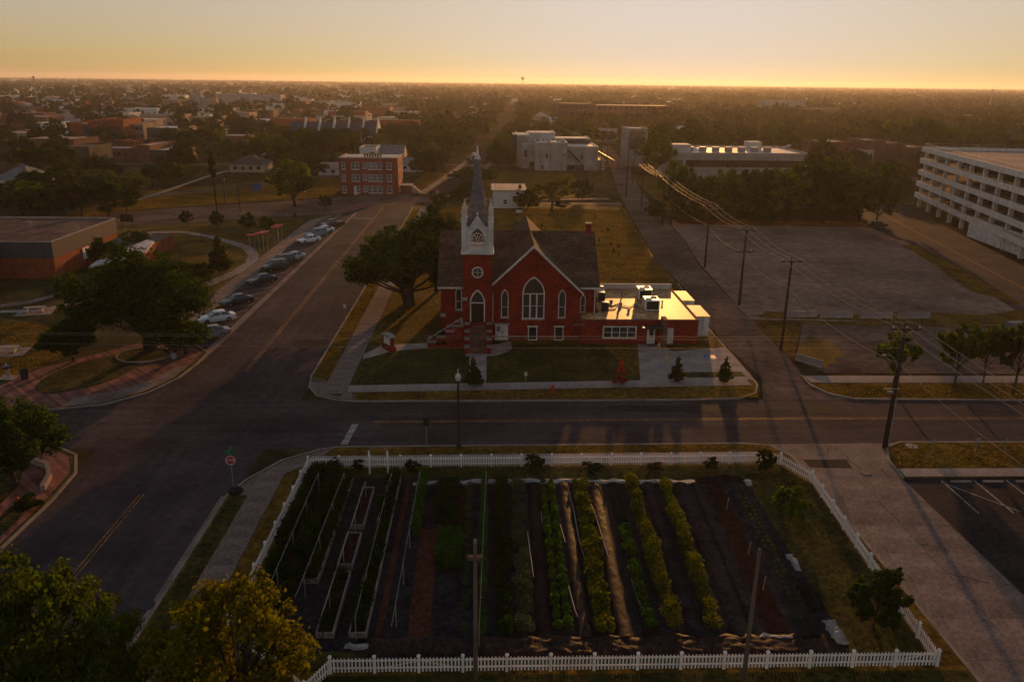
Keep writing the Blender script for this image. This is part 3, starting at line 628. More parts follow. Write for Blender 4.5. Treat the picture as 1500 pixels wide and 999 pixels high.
for i,(bx,by,ty,w,p) in enumerate(ordered([(960,262,190,52,'midC'),(985,250,196,50,'midB'),(1010,235,176,50,'midA'),(965,235,178,50,'midE'),(1050,220,180,44,'midA'),(1085,222,182,36,'midB'),(1120,228,180,34,'midC'),(1150,225,184,34,'midA'),(1180,226,190,30,'midB'),(1310,222,172,50,'midC'),(1345,224,168,60,'midB'),(1275,222,176,50,'midA'),(1370,222,180,40,'midE'),(1395,226,182,36,'midC'),(1450,225,188,44,'midA'),(1420,222,190,30,'midB'),(1250,218,186,36,'midE'),(1320,285,258,40,'midB'),(1300,292,262,40,'midE')])):
    T(p, bx, by, ty, w, ORD[i]+' tree from the alley among those round the white flat roofed building', gl4)
# ================================================================== church
def arch_pts(cx, a, z0, zs, zt, n=7):
    h = max(zt-zs, a*1.001); R = (a*a+h*h)/(2*a); th = math.asin(min(1, h/R)); zt = zs+h
    left = [(cx-a+R-R*math.cos(th*i/n), zs+R*math.sin(th*i/n)) for i in range(n+1)]
    right = [(2*cx-x, z) for x, z in left[-2::-1]]
    return [(cx-a, z0)]+left+right+[(cx+a, z0)]
def ring_y(mb, inner, outer, y0, y1):
    n = len(inner)
    for i in range(n):
        j = (i+1) % n
        a, b, c, d = inner[i], inner[j], outer[j], outer[i]
        mb.add([(p[0],y,p[1]) for y in (y0,y1) for p in (a,b,c,d)], [(0,1,2,3),(7,6,5,4),(0,4,5,1),(2,6,7,3)])
    return mb
def arch_window(parent, cx, w, z0, zs, zt, Y, glass='stained', t=.13, name='window', mull=0, bars=True, sill=True):
    inn = arch_pts(cx, w/2, z0, zs, zt); out = arch_pts(cx, w/2+t, z0-t*.6, zs, zt+t*1.3)
    f = obj(name, MB().prism_y(inn, Y-.035, Y+.02), M[glass], parent, w=True)
    fr = MB(); ring_y(fr, inn, out, Y-.12, Y+.02); obj('frame', fr, M['paint_white'], f, w=True)
    mb = MB()
    for k in range(mull):
        x = cx-w/2+w*(k+1)/(mull+1); mb.box(x-.09, x+.09, Y-.09, Y-.03, z0, zs)
    if bars: mb.box(cx-w/2, cx+w/2, Y-.07, Y-.034, (z0+zs)/2-.03, (z0+zs)/2+.03)
    if mull: mb.box(cx-w/2, cx+w/2, Y-.10, Y-.031, zs-.06, zs+.06)
    if mb.v: obj('mullion', mb, M['paint_white'], f, w=True)
    if sill: obj('sill', MB().box(cx-w/2-t-.1, cx+w/2+t+.1, Y-.2, Y+.02, z0-t*.6-.16, z0-t*.6-.002), M['stone_cap'], f, w=True)
    return f
ch = thing('church', 'red brick church with a white belfry, tall grey spire and cross shaped brown roof', 'church', (5.5,95,.1))
TX0, TX1, TC = -0.35, 11.35, 5.5; TF = 94.8; TR = 116.4
obj('wall', MB().prism_y([(TX0,0.0),(TX1,0.0),(TX1,6.44),(TC,12.0),(TX0,6.44)], TF, TR), M['brick'], ch, w=True, label='front gable of red brick')
obj('wall', MB().prism_x([(96.75,0),(111.4,0),(111.4,6.6),(104.1,12.05),(96.75,6.6)], -6.0, 13.65), M['brick'], ch, w=True)
def chevron(c, half, zr, slope, th): return [(c-half, zr-slope*half), (c, zr), (c+half, zr-slope*half), (c+half, zr-slope*half-th), (c, zr-th*1.2), (c-half, zr-slope*half-th)]
obj('roof', MB().prism_x(chevron(104.1, 7.75, 12.32, .747, .2), -6.4, 14.05), M['shingle'], ch, w=True)
obj('roof', MB().prism_y(chevron(TC, 6.25, 12.24, .95, .2), 94.4, 116.8), M['shingle'], ch, w=True)
tr = MB(); tr.prism_y(chevron(TC, 6.29, 12.30, .95, .30), 94.32, 94.40); obj('rake_board', tr, M['paint_white'], ch, w=True)
rc = MB().prism_y([(TC-.16,12.16),(TC,12.36),(TC+.16,12.16)], 94.45, 116.8); obj('ridge_cap', rc, M['shingle'], ch, w=True)
ev = MB().box(-6.42,-.2,96.27,96.36,6.34,6.56); ev.box(11.4,14.07,96.27,96.36,6.34,6.56); obj('eaves_board', ev, M['paint_white'], ch, w=True)
dp = MB(); dp.tube((13.45,96.6,.2),(13.45,96.6,6.3),.07); dp.tube((.55,94.7,2.4),(.55,94.7,6.2),.05); obj('downpipe', dp, M['paint_white'], ch, w=True)
cm = obj('chimney', MB().box(12.9,13.55,103.7,104.5,11.2,13.3), M['brick'], ch, w=True)
obj('chimney_cap', MB().box(12.82,13.63,103.62,104.58,13.3,13.42), M['stone_cap'], cm, w=True)
lg = MB().box(TX0-.06,TX1+.06,TF-.10,TF-.002,.55,.68); obj('water_table', lg, M['stone_cap'], ch, w=True)
arch_window(ch, 5.58, 2.5, 3.05, 6.15, 8.15, TF, mull=2)
arch_window(ch, 2.03, .72, 3.2, 5.75, 6.6, TF, t=.1)
arch_window(ch, 9.14, .72, 3.2, 5.75, 6.6, TF, t=.1)
arch_window(ch, 11.97, .5, 3.35, 4.9, 5.45, 96.75, t=.1)
arch_window(ch, -3.75, .62, 3.6, 5.7, 6.35, 96.75, t=.1)
for cx, w_ in ((5.55,.95),(8.87,.92)):
    wd = obj('basement_window', MB().box(cx-w_/2,cx+w_/2,TF-.03,TF+.02,.2,1.75), M['glass'], ch, w=True)
    fr = MB(); fr.box(cx-w_/2-.1,cx-w_/2,TF-.1,TF+.02,.1,1.85); fr.box(cx+w_/2,cx+w_/2+.1,TF-.1,TF+.02,.1,1.85); fr.box(cx-w_/2,cx+w_/2,TF-.1,TF+.02,.1,.2); fr.box(cx-w_/2-.2,cx+w_/2+.2,TF-.13,TF+.02,1.853,2.0)
    obj('frame', fr, M['paint_white'], wd, w=True)
dr = obj('basement_door', MB().box(.86,2.46,TF-.06,TF+.02,.14,2.2), M['paint_white'], ch, w=True)
obj('door_pane', MB().box(1.05,1.5,TF-.08,TF-.058,1.25,1.95), M['glass_blind'], dr, w=True)
obj('door_lintel', MB().box(.7,2.62,TF-.35,TF+.02,2.2,2.36), M['stone_cap'], dr, w=True)
obj('door_handle', MB().box(1.74,1.84,TF-.12,TF-.058,1.05,1.3), M['metal_dark'], dr, w=True)
for (x,y) in ((13.7,1),): pass
# ---- tower
tx, ty_ = -1.33, 95.45; TFy = ty_-1.78
tw = obj('tower', MB().box(tx-1.72,tx+1.72,TFy+.06,ty_+1.75,0,11.3), M['brick'], ch, w=True)
pl = MB()
for sx in (-1,1): pl.box(min(tx+sx*1.78,tx+sx*1.34),max(tx+sx*1.78,tx+sx*1.34),TFy,TFy+.4,0,11.3)
pl.box(tx-1.34,tx+1.34,TFy+.003,TFy+.3,10.75,11.3); obj('corner_pilaster', pl, M['brick'], tw, w=True)
obj('stone_block', MB().box(tx-1.86,tx-1.26,TFy-.08,TFy+.1,5.55,5.95), M['stone_cap'], tw, w=True)
obj('stone_block', MB().box(-6.08,-5.4,96.6,96.9,2.6,3.05), M['stone_cap'], ch, w=True)
ro = [(tx+.70*math.cos(i*2*math.pi/20), 9.07+.70*math.sin(i*2*math.pi/20)) for i in range(20)]; ri = [(tx+.56*math.cos(i*2*math.pi/20), 9.07+.56*math.sin(i*2*math.pi/20)) for i in range(20)]
rw = obj('rose_window', MB().prism_y(ri, TFy+.0, TFy+.08), M['stained'], ch, w=True)
rr_ = MB(); ring_y(rr_, ri, ro, TFy-.08, TFy+.08)
rr_.box(tx-.56,tx+.56,TFy-.05,TFy-.004,9.04,9.10); rr_.box(tx-.03,tx+.03,TFy-.046,TFy-.004,8.5,9.64); obj('frame', rr_, M['paint_white'], rw, w=True)
DX = -1.34; di = arch_pts(DX,.78,2.9,5.25,6.75); do_ = arch_pts(DX,.92,2.9,5.25,6.95)
dd = obj('main_door', MB().box(DX-.78,DX+.78,TFy-.01,TFy+.08,2.9,5.2), M['door_dark'], ch, w=True)
g1 = [p for p in di if p[1] >= 5.2]; obj('fanlight', MB().prism_y([(DX-.78,5.3)]+g1[0:]+[(DX+.78,5.3)], TFy-.01, TFy+.08), M['stained'], tw, w=True)
fr = MB(); ring_y(fr, di, do_, TFy-.12, TFy+.08); fr.box(DX-.78,DX+.78,TFy-.09,TFy-.012,5.2,5.34); obj('door_frame', fr, M['paint_white'], tw, w=True)
hd = MB(); hd.box(DX-.012,DX+.012,TFy-.03,TFy-.012,2.95,5.2); hd.box(DX+.06,DX+.12,TFy-.08,TFy-.012,3.9,4.15); obj('door_handle', hd, M['metal_dark'], dd, w=True)
# ---- belfry
co = MB(); co.box(tx-2.0,tx+2.0,ty_-2.0,ty_+2.0,11.3,11.52); co.box(tx-1.88,tx+1.88,ty_-1.88,ty_+1.88,11.52,11.75)
bel = obj('belfry', co, M['paint_white'], ch, w=True)
def side_tf(k):
    c, s = [(1,0),(0,1),(-1,0),(0,-1)][k]
    return lambda x, y, z: (tx+c*x-s*y, ty_+s*x+c*y, z)
def belfry_side(k):
    f = side_tf(k); mb = MB(); y0, y1 = -1.72, -1.50
    inn = arch_pts(0,.80,12.05,13.05,14.45,6)
    def top(x): return max(14.55, 15.75-1.45*abs(x))
    ins = inn
    # spandrels as vertical slices round the pointed opening
    xs = [-1.4]+[p[0] for p in ins[1:-1]]+[1.4]; lows = [None]+[p[1] for p in ins[1:-1]]+[None]
    def slab_(xa,xb,za,zb,ta,tb):
        vs = [(xa,y0,za),(xb,y0,zb),(xb,y0,tb),(xa,y0,ta),(xa,y1,za),(xb,y1,zb),(xb,y1,tb),(xa,y1,ta)]
        mb.add([f(*v) for v in vs], [(0,1,2,3),(7,6,5,4),(0,4,5,1),(1,5,6,2),(2,6,7,3),(3,7,4,0)])
    slab_(-1.4,-.8,11.75,11.75,top(-1.4),top(-.8)); slab_(.8,1.4,11.75,11.75,top(.8),top(1.4))
    slab_(-.8,.8,11.75,11.75,12.05,12.05)
    for (xa,za),(xb,zb) in zip(ins[1:-2], ins[2:-1]):
        if abs(xb-xa) > 1e-4: slab_(xa,xb,za,zb,top(xa),top(xb))
    o = obj('belfry_panel', mb, M['paint_white'], bel, w=True)
    g = MB()
    for sx in (-1,1):   # gable moulding
        vs = [(sx*1.2,y0-.1,14.0),(sx*1.2,y0-.1,14.2),(0,y0-.1,15.98),(0,y0-.1,15.72)]; ve = [(a,y0-.002,c) for a,_,c in vs]
        g.extr([f(*v) for v in vs],[f(*v) for v in ve])
    p = f(0,y0-.06,15.9); g.tube(p,(p[0],p[1],16.35),.07,.05,6); g.tube((p[0],p[1],16.12),(p[0],p[1],16.26),.16,.14,6)
    w_ = MB()  # wheel tracery and balustrade in the opening
    n = 24
    for i in range(n):
        a, b = 2*math.pi*i/n, 2*math.pi*(i+1)/n
        w_.tube(f(.66*math.cos(a),-1.6,13.15+.66*math.sin(a)), f(.66*math.cos(b),-1.6,13.15+.66*math.sin(b)), .055, None, 5, False)
    for i in range(8):
        a = 2*math.pi*i/8; w_.tube(f(.12*math.cos(a),-1.6,13.15+.12*math.sin(a)), f(.64*math.cos(a),-1.6,13.15+.64*math.sin(a)), .04, None, 5, False)
    for i in range(9): w_.tube(f(-.72+i*.18,-1.6,12.05), f(-.72+i*.18,-1.6,12.45), .03, None, 5, False)
    w_.tube(f(-.8,-1.6,12.47), f(.8,-1.6,12.47), .045, None, 5)
    obj('gable_moulding', g, M['paint_white'], bel, w=True); 
    if k == 0: obj('tracery', w_, M['paint_white'], bel, w=True)
for k in range(4): belfry_side(k)
for sx in (-1,1):
    for sy in (-1,1):
        x, y = tx+sx*1.6, ty_+sy*1.6; pn = MB()
        pn.box(x-.30,x+.30,y-.30,y+.30,11.75,15.1); pn.box(x-.36,x+.36,y-.36,y+.36,15.1,15.28); pn.box(x-.25,x+.25,y-.25,y+.25,15.28,16.1)
        pn.box(x-.30,x+.30,y-.30,y+.30,16.1,16.22)
        pn.lathe([(.30,16.22),(.10,17.0),(.03,17.15)],4,x,y); pn.lathe([(.02,17.1),(.11,17.2),(.11,17.32),(.02,17.42)],6,x,y)
        for q in ((-1,0),(1,0),(0,-1),(0,1)):
            for z in (15.5,16.3): pn.box(x+q[0]*.3-.06,x+q[0]*.3+.06,y+q[1]*.3-.06,y+q[1]*.3+.06,z,z+.16)
        obj('pinnacle', pn, M['paint_white'], bel, w=True)
sp = MB(); a0 = math.pi/8
def octa(r,z): return [(tx+r*math.cos(a0+i*math.pi/4), ty_+r*math.sin(a0+i*math.pi/4), z) for i in range(8)]
lv = [octa(1.62,14.2),octa(1.28,15.2),octa(.24,22.35)]
v = sum(lv,[]); sp.add(v,[(j*8+i,j*8+(i+1)%8,(j+1)*8+(i+1)%8,(j+1)*8+i) for j in range(2) for i in range(8)]+[tuple(range(8))])
spo = obj('spire', sp, M['slate'], ch, w=True)
fc = MB().lathe([(.40,22.28),(.40,22.42),(.26,22.5),(.12,23.3),(.05,23.6),(.12,23.7),(.04,23.85)],8,tx,ty_); obj('spire_cap', fc, M['paint_white'], spo, w=True)
# ---- front steps and cheek walls
SX0, SX1 = -2.28, -.22; NS = 15; Yt = 92.75; run = .235
obj('landing', MB().box(-3.05,.45,92.75,93.7,0,2.86), M['brick'], ch, w=True)
fl = obj('staircase', MB().box(SX0,SX1,91.2,92.7,0,1.2), M['brick'], ch, w=True)
for i in range(NS):
    z = 2.86-(i+1)*.185; y1 = Yt-i*run; obj('step', MB().box(SX0,SX1,y1-run-.02,y1,max(0,z-.5),z), M['brick_brown'], fl, w=True)
obj('centre_rail', MB().path([(-1.25,89.5,.2),(-1.25,89.5,1.1),(-1.25,92.7,3.75),(-1.25,92.7,2.9)],.03), M['metal_dark'], fl, w=True)
for sx in (SX0-.30, SX1+.30):
    ck = MB(); cp = MB()
    for (ya,yb,z) in ((91.95,92.75,2.95),(91.15,91.95,2.25),(90.3,91.15,1.55),(89.4,90.3,.85)):
        ck.box(sx-.27,sx+.27,ya+.002,yb-.002,0,z); cp.box(sx-.32,sx+.32,ya-.05,yb-.06,z+.002,z+.16)
    c_ = obj('cheek_wall', ck, M['brick'], ch, w=True); obj('coping', cp, M['stone_step'], c_, w=True)
ws = obj('side_staircase', MB().box(-6.9,-3.1,92.3,93.6,0,.3), M['brick'], ch, w=True)
for i in range(13):
    z = 2.86-(i+1)*.2; x1 = -3.06-i*.30; obj('step', MB().box(x1-.32,x1,92.25,93.65,max(0,z-.4),z), M['concrete'], ws, w=True)
for yy in (91.95, 93.95):
    ck = MB(); cp = MB()
    for (xa,xb,z) in ((-4.1,-3.06,2.75),(-5.2,-4.1,2.1),(-6.3,-5.2,1.4),(-7.4,-6.3,.75)):
        ck.box(xa+.002,xb-.002,yy-.25,yy+.25,0,z); cp.box(xa-.05,xb-.06,yy-.3,yy+.3,z+.002,z+.16)
    c_ = obj('cheek_wall', ck, M['brick'], ch, w=True); obj('coping', cp, M['stone_step'], c_, w=True)
obj('handrail', MB().path([(-7.3,92.2,.2),(-7.3,92.2,1.1),(-3.2,92.2,3.8),(-3.2,92.2,2.9)],.03), M['paint_white'], ws, w=True)

# ================================================================== annex
an = thing('church_annex', 'low red brick flat roofed annex with a shining pale roof beside the church', 'building', (18,100,.1))
AF, AX0, AX1, AB, AZ = 93.5, 11.40, 26.1, 109.4, 3.12
obj('wall', MB().box(AX0,AX1,AF,96.55,0,AZ), M['brick'], an, w=True); obj('wall', MB().box(13.95,AX1-.003,96.553,AB,0,AZ-.003), M['brick'], an, w=True)
obj('roof', MB().prism([(AX0+.2,AF+.22),(AX1-.22,AF+.22),(AX1-.22,AB-.25),(14.15,AB-.25),(14.15,96.68),(AX0+.2,96.68)], AZ-.002, AZ+.05), M['roof_sunlit'], an, w=True)
pp = MB(); pp.box(14.0,AX1,AB-.25,AB+.1,AZ,AZ+.75); obj('parapet', pp, M['stucco_white'], an, w=True)
pe = MB(); pe.box(AX0-.04,AX1+.06,AF-.06,AF+.2,AZ,AZ+.12); pe.box(AX1-.2,AX1+.06,AF+.2,AB-.25,AZ,AZ+.12); pe.box(10.3,AX0+.5,AF-.4,AF-.062,2.55,2.75); obj('coping', pe, M['brick_brown'], an, w=True)
aw = obj('window', MB().box(14.35,18.25,AF-.03,AF+.02,.95,2.25), M['glass'], an, w=True)
fr = MB()
fr.box(14.2,18.4,AF-.1,AF+.02,.8,.95); fr.box(14.2,18.4,AF-.1,AF+.02,2.25,2.4); fr.box(14.2,14.35,AF-.1,AF+.02,.95,2.25); fr.box(18.25,18.4,AF-.1,AF+.02,.95,2.25)
for k in range(1,4): fr.box(14.35+k*.975-.06,14.35+k*.975+.06,AF-.09,AF-.031,.95,2.25)
obj('frame', fr, M['paint_white'], aw, w=True)
bl_ = MB()
for k in range(4): bl_.box(14.43+k*.975,15.22+k*.975,AF-.045,AF-.031,1.55,1.62)
obj('glazing_bar', bl_, M['paint_white'], aw, w=True)
for (xa,xb,z1,ps) in ((19.75,20.75,2.3,True),(22.0,23.05,2.15,False)):
    d = obj('door', MB().box(xa,xb,AF-.06,AF+.02,.12,z1), M['paint_white'], an, w=True)
    if ps:
        obj('door_pane', MB().box(xa+.25,xb-.25,AF-.08,AF-.058,1.2,2.05), M['glass'], d, w=True); obj('letter_slot', MB().box(xa+.3,xb-.3,AF-.08,AF-.059,.95,1.05), M['metal_dark'], d, w=True)
        obj('door_mat', MB().box(xa,xb,AF-1.0,AF-.3,.14,.165), M['metal_dark'], d, w=True)
obj('canopy', MB().box(19.3,21.6,AF-1.5,AF,2.42,2.6), M['metal_dark'], an, w=True)
obj('fin_wall', MB().box(21.35,21.9,AF-1.7,AF-.002,0,3.7), M['brick_brown'], an, w=True)
obj('wall_lamp', MB().box(19.15,19.5,AF-.18,AF-.002,2.2,2.36), M['lamp_lit'], an, w=True, label='small lit lamp beside the door')
cv = MB().box(14.0,16.0,104.6,106.4,AZ,AZ+.5); cv.box(14.05,15.9,104.7,106.3,AZ+.5,AZ+1.0); obj('roof_hatch', cv, M['stucco_white'], an, w=True)
vt = MB()
for (x,y,h,r) in ((16.9,98.2,.5,.12),(18.3,104.8,1.1,.11),(19.4,99.8,.35,.25),(17.5,100.4,.3,.15),(23.2,101.5,.3,.1),(16.4,101.8,.25,.2),(18.0,97.4,.22,.16)): vt.tube((x,y,AZ),(x,y,AZ+h),r,None,8); vt.tube((x,y,AZ+h),(x,y,AZ+h+.12),r*1.7,r*.6,8)
obj('roof_vent', vt, M['galv'], an, w=True)
pd = MB().path([(14.4,97.9,AZ+.12),(16.5,98.6,AZ+.12),(17.0,100.5,AZ+.14),(18.5,99.2,AZ+.12),(19.2,100.4,AZ+.12)],.05); pd.path([(15.2,101.5,AZ+.1),(16.2,99.8,AZ+.1),(17.6,101.4,AZ+.1)],.05); obj('conduit', pd, M['galv'], an, w=True)
def ac_unit(px, py, label, s=1.0, z=AZ+.05):
    b = G(px, py, z); t = thing('air_conditioner', label, 'air conditioner', b, 0, 'air conditioners on the annex roof')
    c = obj('cabinet', MB().box(-.8*s,.8*s,-.95*s,.95*s,.12,1.3*s), M['white_paint_gloss'], t)
    obj('side_grille', MB().box(-.68*s,.68*s,-.97*s,-.951*s,.25,1.15*s), M['grille_dark'], t)
    for fx,fy in ((-.35,-.4),(.35,.35)):
        f = obj('fan_guard', MB().lathe([(.36*s,1.3*s),(.36*s,1.36*s),(.30*s,1.37*s),(.30*s,1.33*s)],14,fx*s,fy*s), M['galv'], t); obj('fan', MB().lathe([(.29*s,1.302*s),(.29*s,1.315*s)],14,fx*s,fy*s), M['grille_dark'], f)
    obj('base_rail', MB().box(-.85*s,.85*s,-.7*s,-.55*s,0,.12).box(-.85*s,.85*s,.55*s,.7*s,0,.12), M['galv'], t)
ac_unit(943,437,'rear white air conditioner on the annex roof, farther from the street',1.15)
ac_unit(953,453,'front white air conditioner on the annex roof, nearer the street',1.15)
for i,(px,py) in enumerate(((876,431),(878,440),(883,455))):
    b = G(px+3,py,AZ+.05); t = thing('condenser', ['smallest dark condenser farthest back along the church wall','middle dark condenser along the church wall','nearest dark condenser at the church wall'][i], 'condenser', b, 0, 'condensers along the church wall')
    obj('cabinet', MB().box(-.42,.42,-.42,.42,0,1.1), M['grille_dark'], t); obj('fan_guard', MB().lathe([(.40,1.1),(.40,1.15),(.2,1.18)],12), M['white_paint_gloss'], t)
for i,(x0,y0) in enumerate(((26.35,104.3),(26.45,96.6))):
    t = thing('storage_container', ['white storage box beside the annex, farther from the street','white storage box beside the annex, nearer the street'][i], 'container', (x0+.95,y0+2.6,.05), 0, 'white storage boxes beside the annex')
    obj('body', MB().box(-.95,.95,-2.6,2.6,.12,2.62), M['paint_white'], t); obj('lid', MB().box(-1.0,1.0,-2.66,2.66,2.625,2.74), M['roof_sunlit'], t)
    dl = obj('door', MB().box(-.85,.85,-2.65,-2.602,.2,2.5), M['paint_white'], t); obj('latch', MB().tube((.1,-2.68,.3),(.1,-2.68,2.4),.025).box(-.02,.14,-2.70,-2.655,1.2,1.3), M['metal_dark'], dl)
    rb = MB()
    for k in range(9): rb.box(.951,.99,-2.4+k*.6,-2.25+k*.6,.2,2.5)
    obj('side_rib', rb, M['paint_white'], t)
# ---- church notice board
t = thing('church_sign', 'brick notice board with a white panel on the church lawn', 'sign', (-12.0,91.0,.12), rad(-55))
obj('plinth', MB().box(-1.15,1.15,-.35,.35,0,.55), M['brick'], t)
bd = obj('sign_board', MB().box(-1.0,1.0,-.22,.22,.55,1.75), M['brick'], t); obj('panel', MB().box(-.75,.75,-.26,-.222,.75,1.6), M['paint_white'], bd)
obj('cap', MB().prism_y([(-1.2,1.75),(1.2,1.75),(1.2,1.85),(0,2.05),(-1.2,1.85)],-.4,.4), M['stone_cap'], t)
# ================================================================== other buildings
UC = {}
def shared_box(w, d, h, m):
    k = (round(w,2), round(d,2), round(h,2), m.name)
    if k not in UC:
        me = MB().box(-w/2,w/2,-d/2,d/2,0,h).mesh('pane'); me.materials.append(m); UC[k] = me
    return UC[k]
def windows(parent, L_, y, xs, zs, w, h, glass='glass', frame=False, name='window', side='front', fm='paint_white'):
    """each window is a part; frames are its sub-parts. side front: wall faces -Y at local y; right: wall faces +X at local x=y"""
    for z in zs:
        for x in xs:
            me = shared_box(w, .12, h, M[glass]); o = link(name, me, None, parent)
            if side == 'front': o.location = (x, y-.02, z)
            else: o.location = (y+.02, x, z); o.rotation_euler = (0,0,math.pi/2)
            if frame:
                k = ('fr', round(w,2), round(h,2), fm)
                if k not in UC:
                    f = MB(); f.box(-w/2-.1,-w/2,-.1,.1,-.1,h+.1); f.box(w/2,w/2+.1,-.1,.1,-.1,h+.1); f.box(-w/2,w/2,-.1,.1,h,h+.1); f.box(-w/2-.15,w/2+.15,-.16,.1,-.22,-.003); f.box(-w/2,w/2,-.09,.09,h*.5-.04,h*.5+.04)
                    me = f.mesh('frame'); me.materials.append(M[fm]); UC[k] = me
                link('frame', UC[k], None, o)
def lin(a, b, n): return [a+(b-a)*(i+.5)/n for i in range(n)]
def flat_building(label, px0, px1, pyb, pyt, depth, wall='stucco', roof='roof_grey', rows=0, cols=0, cat='building', name='building', ww=1.4, wh=1.5, parapet=.5, group=None, units=0, glass='glass', frame=False, Y=None, sidecols=0):
    a, b = G(px0,pyb), G(px1,pyb); Yf = (a.y+b.y)/2; a, b = at(px0,pyb,Yf), at(px1,pyb,Yf)
    x0, x1 = a.x, b.x; h = HG((px0+px1)/2, pyb, pyt); w = x1-x0; cx = (x0+x1)/2
    t = thing(name, label, cat, (cx, Yf, 0), 0, group)
    obj('wall', MB().box(-w/2,w/2,0,depth,0,h), M[wall], t)
    obj('roof', MB().box(-w/2+.25,w/2-.25,.25,depth-.25,h-.3,h+.03), M[roof], t)
    if parapet:
        p = MB(); e = .06
        p.box(-w/2-e,w/2+e,-e,.22,h,h+parapet); p.box(-w/2-e,w/2+e,depth-.22,depth+e,h,h+parapet); p.box(-w/2-e,-w/2+.22,.223,depth-.223,h,h+parapet); p.box(w/2-.22,w/2+e,.223,depth-.223,h,h+parapet)
        obj('parapet', p, M[wall], t)
    if rows and cols:
        st = h/rows
        windows(t, None, 0, lin(-w/2+.4,w/2-.4,cols), [i*st+st*.32 for i in range(rows)], min(ww, w/cols*.6), min(wh, st*.5), glass, frame)
        if sidecols: windows(t, None, w/2, lin(.5,depth-.5,sidecols), [i*st+st*.32 for i in range(rows)], min(ww,depth/sidecols*.6), min(wh,st*.5), glass, frame, side='right')
    for k in range(units):
        u = MB(); ux = rnd.uniform(-w*.4,w*.4); uy = rnd.uniform(depth*.2,depth*.8); u.box(ux-.8,ux+.8,uy-.8,uy+.8,h,h+1.2); obj('roof_unit', u, M['galv'], t)
    return t, w, h
def house(label, px0, px1, pyb, pye, pyr, depth, wall='stucco_white', roof='roof_dark', hip=0.0, cols=3, group=None, name='house', axis='x', cat='house'):
    a, b = G(px0,pyb), G(px1,pyb); Yf = (a.y+b.y)/2; a, b = at(px0,pyb,Yf), at(px1,pyb,Yf); w = b.x-a.x
    h = HG((px0+px1)/2, pyb, pye); hr = max(h+1.2, HG((px0+px1)/2, pyb, pyr)*.93)
    return house_at(label, (a.x+b.x)/2, Yf, w, depth, h, hr, wall, roof, hip, cols, group, name, axis, cat)
def house_mesh(w, depth, h, hr, hip, axis):
    wl = MB(); rf = MB(); o = .45; m = depth/2
    if axis == 'x':
        wl.prism_x([(0,0),(depth,0),(depth,h),(m,h+(hr-h)*(.0 if hip else .96)),(0,h)], -w/2, w/2)
        k = hip*m
        A = [(-w/2-o,-o,h-.05),(w/2+o,-o,h-.05),(w/2+o,depth+o,h-.05),(-w/2-o,depth+o,h-.05),(-w/2-(0 if hip else o)+k,m,hr),(w/2+(0 if hip else o)-k,m,hr)]
        rf.add(A, [(0,1,5,4),(2,3,4,5),(1,2,5),(3,0,4),(3,2,1,0)])
    else:
        wl.prism_y([(-w/2,0),(w/2,0),(w/2,h),(0,h+(hr-h)*(.0 if hip else .96)),(-w/2,h)], 0, depth)
        k = hip*w/2
        A = [(-w/2-o,-o,h-.05),(w/2+o,-o,h-.05),(w/2+o,depth+o,h-.05),(-w/2-o,depth+o,h-.05),(0,-(0 if hip else o)+k,hr),(0,depth+(0 if hip else o)-k,hr)]
        rf.add(A, [(0,1,4),(1,2,5,4),(2,3,5),(3,0,4,5),(3,2,1,0)])
    return wl, rf
def house_at(label, x, y, w, depth, h, hr, wall, roof, hip=0.0, cols=3, group=None, name='house', axis='x', cat='house', rz=0):
    t = thing(name, label, cat, (x,y,0), rz, group)
    wl, rf = house_mesh(w, depth, h, hr, hip, axis)
    obj('wall', wl, M[wall], t); obj('roof', rf, M[roof], t)
    if cols:
        windows(t, None, 0, lin(-w/2+.5,w/2-.5,cols), [h*.36], min(1.2,w/cols*.45), h*.36, 'glass', y < 260)
    return t
# ---- three storey brick apartments
a = G(499,286); b = at(584,284,a.y); AW = b.x-a.x; AH = 10.2; AD = 13
ap = thing('apartment_building', 'three storey red brick apartment building at the far street corner', 'building', ((a.x+b.x)/2, a.y, 0))
obj('wall', MB().box(-AW/2,AW/2,0,AD,0,AH), M['brick_apartment'], ap)
obj('roof', MB().box(-AW/2+.3,AW/2-.3,.3,AD-.3,AH-.2,AH+.03), M['roof_pale'], ap)
p = MB(); p.box(-AW/2-.08,AW/2+.08,-.08,.25,AH,AH+.28); p.box(-AW/2-.08,-AW/2+.25,.253,AD,AH,AH+.28); p.box(AW/2-.25,AW/2+.08,.253,AD,AH,AH+.28); obj('coping', p, M['stone_cap'], ap)
fx = [(.075,.9,0),(.245,1.0,0),(.305,1.0,0),(.435,.9,.35),(.515,.7,0),(.595,1.3,0),(.69,1.0,0),(.85,1.2,0)]
for r, z in enumerate((.75,4.0,7.3)):
    for i,(f,w_,dz) in enumerate(fx):
        if r == 0 and i == 1: continue
        windows(ap, None, 0, [-AW/2+f*AW], [z+dz], w_*.92, 1.75-dz, 'glass_blind', True)
d = obj('door', MB().box(-AW/2+.235*AW,-AW/2+.29*AW,-.08,.02,.1,2.5), M['paint_white'], ap)
windows(ap, None, AW/2, [3,9], [1.0,4.2,7.4], 1.0, 1.7, 'glass', True, side='right')
pc = obj('porch', MB().box(AW/2+.002,AW/2+3.2,4.0,8.5,0,2.2), M['brick_apartment'], ap); obj('porch_deck', MB().box(AW/2+.002,AW/2+3.4,3.9,8.6,2.2,2.4), M['stone_cap'], pc)
ps = MB()
for k in range(6): ps.box(AW/2+3.4+k*.4,AW/2+3.8+k*.4,5,7.5,0,2.0-k*.33)
obj('porch_steps', ps, M['stone_cap'], pc)
ru = MB()
for k in range(7): ru.box(-1.9+k*.75,-1.4+k*.75,5.2,5.9,AH+.03,AH+.95)
obj('roof_condensers', ru, M['grille_dark'], ap)
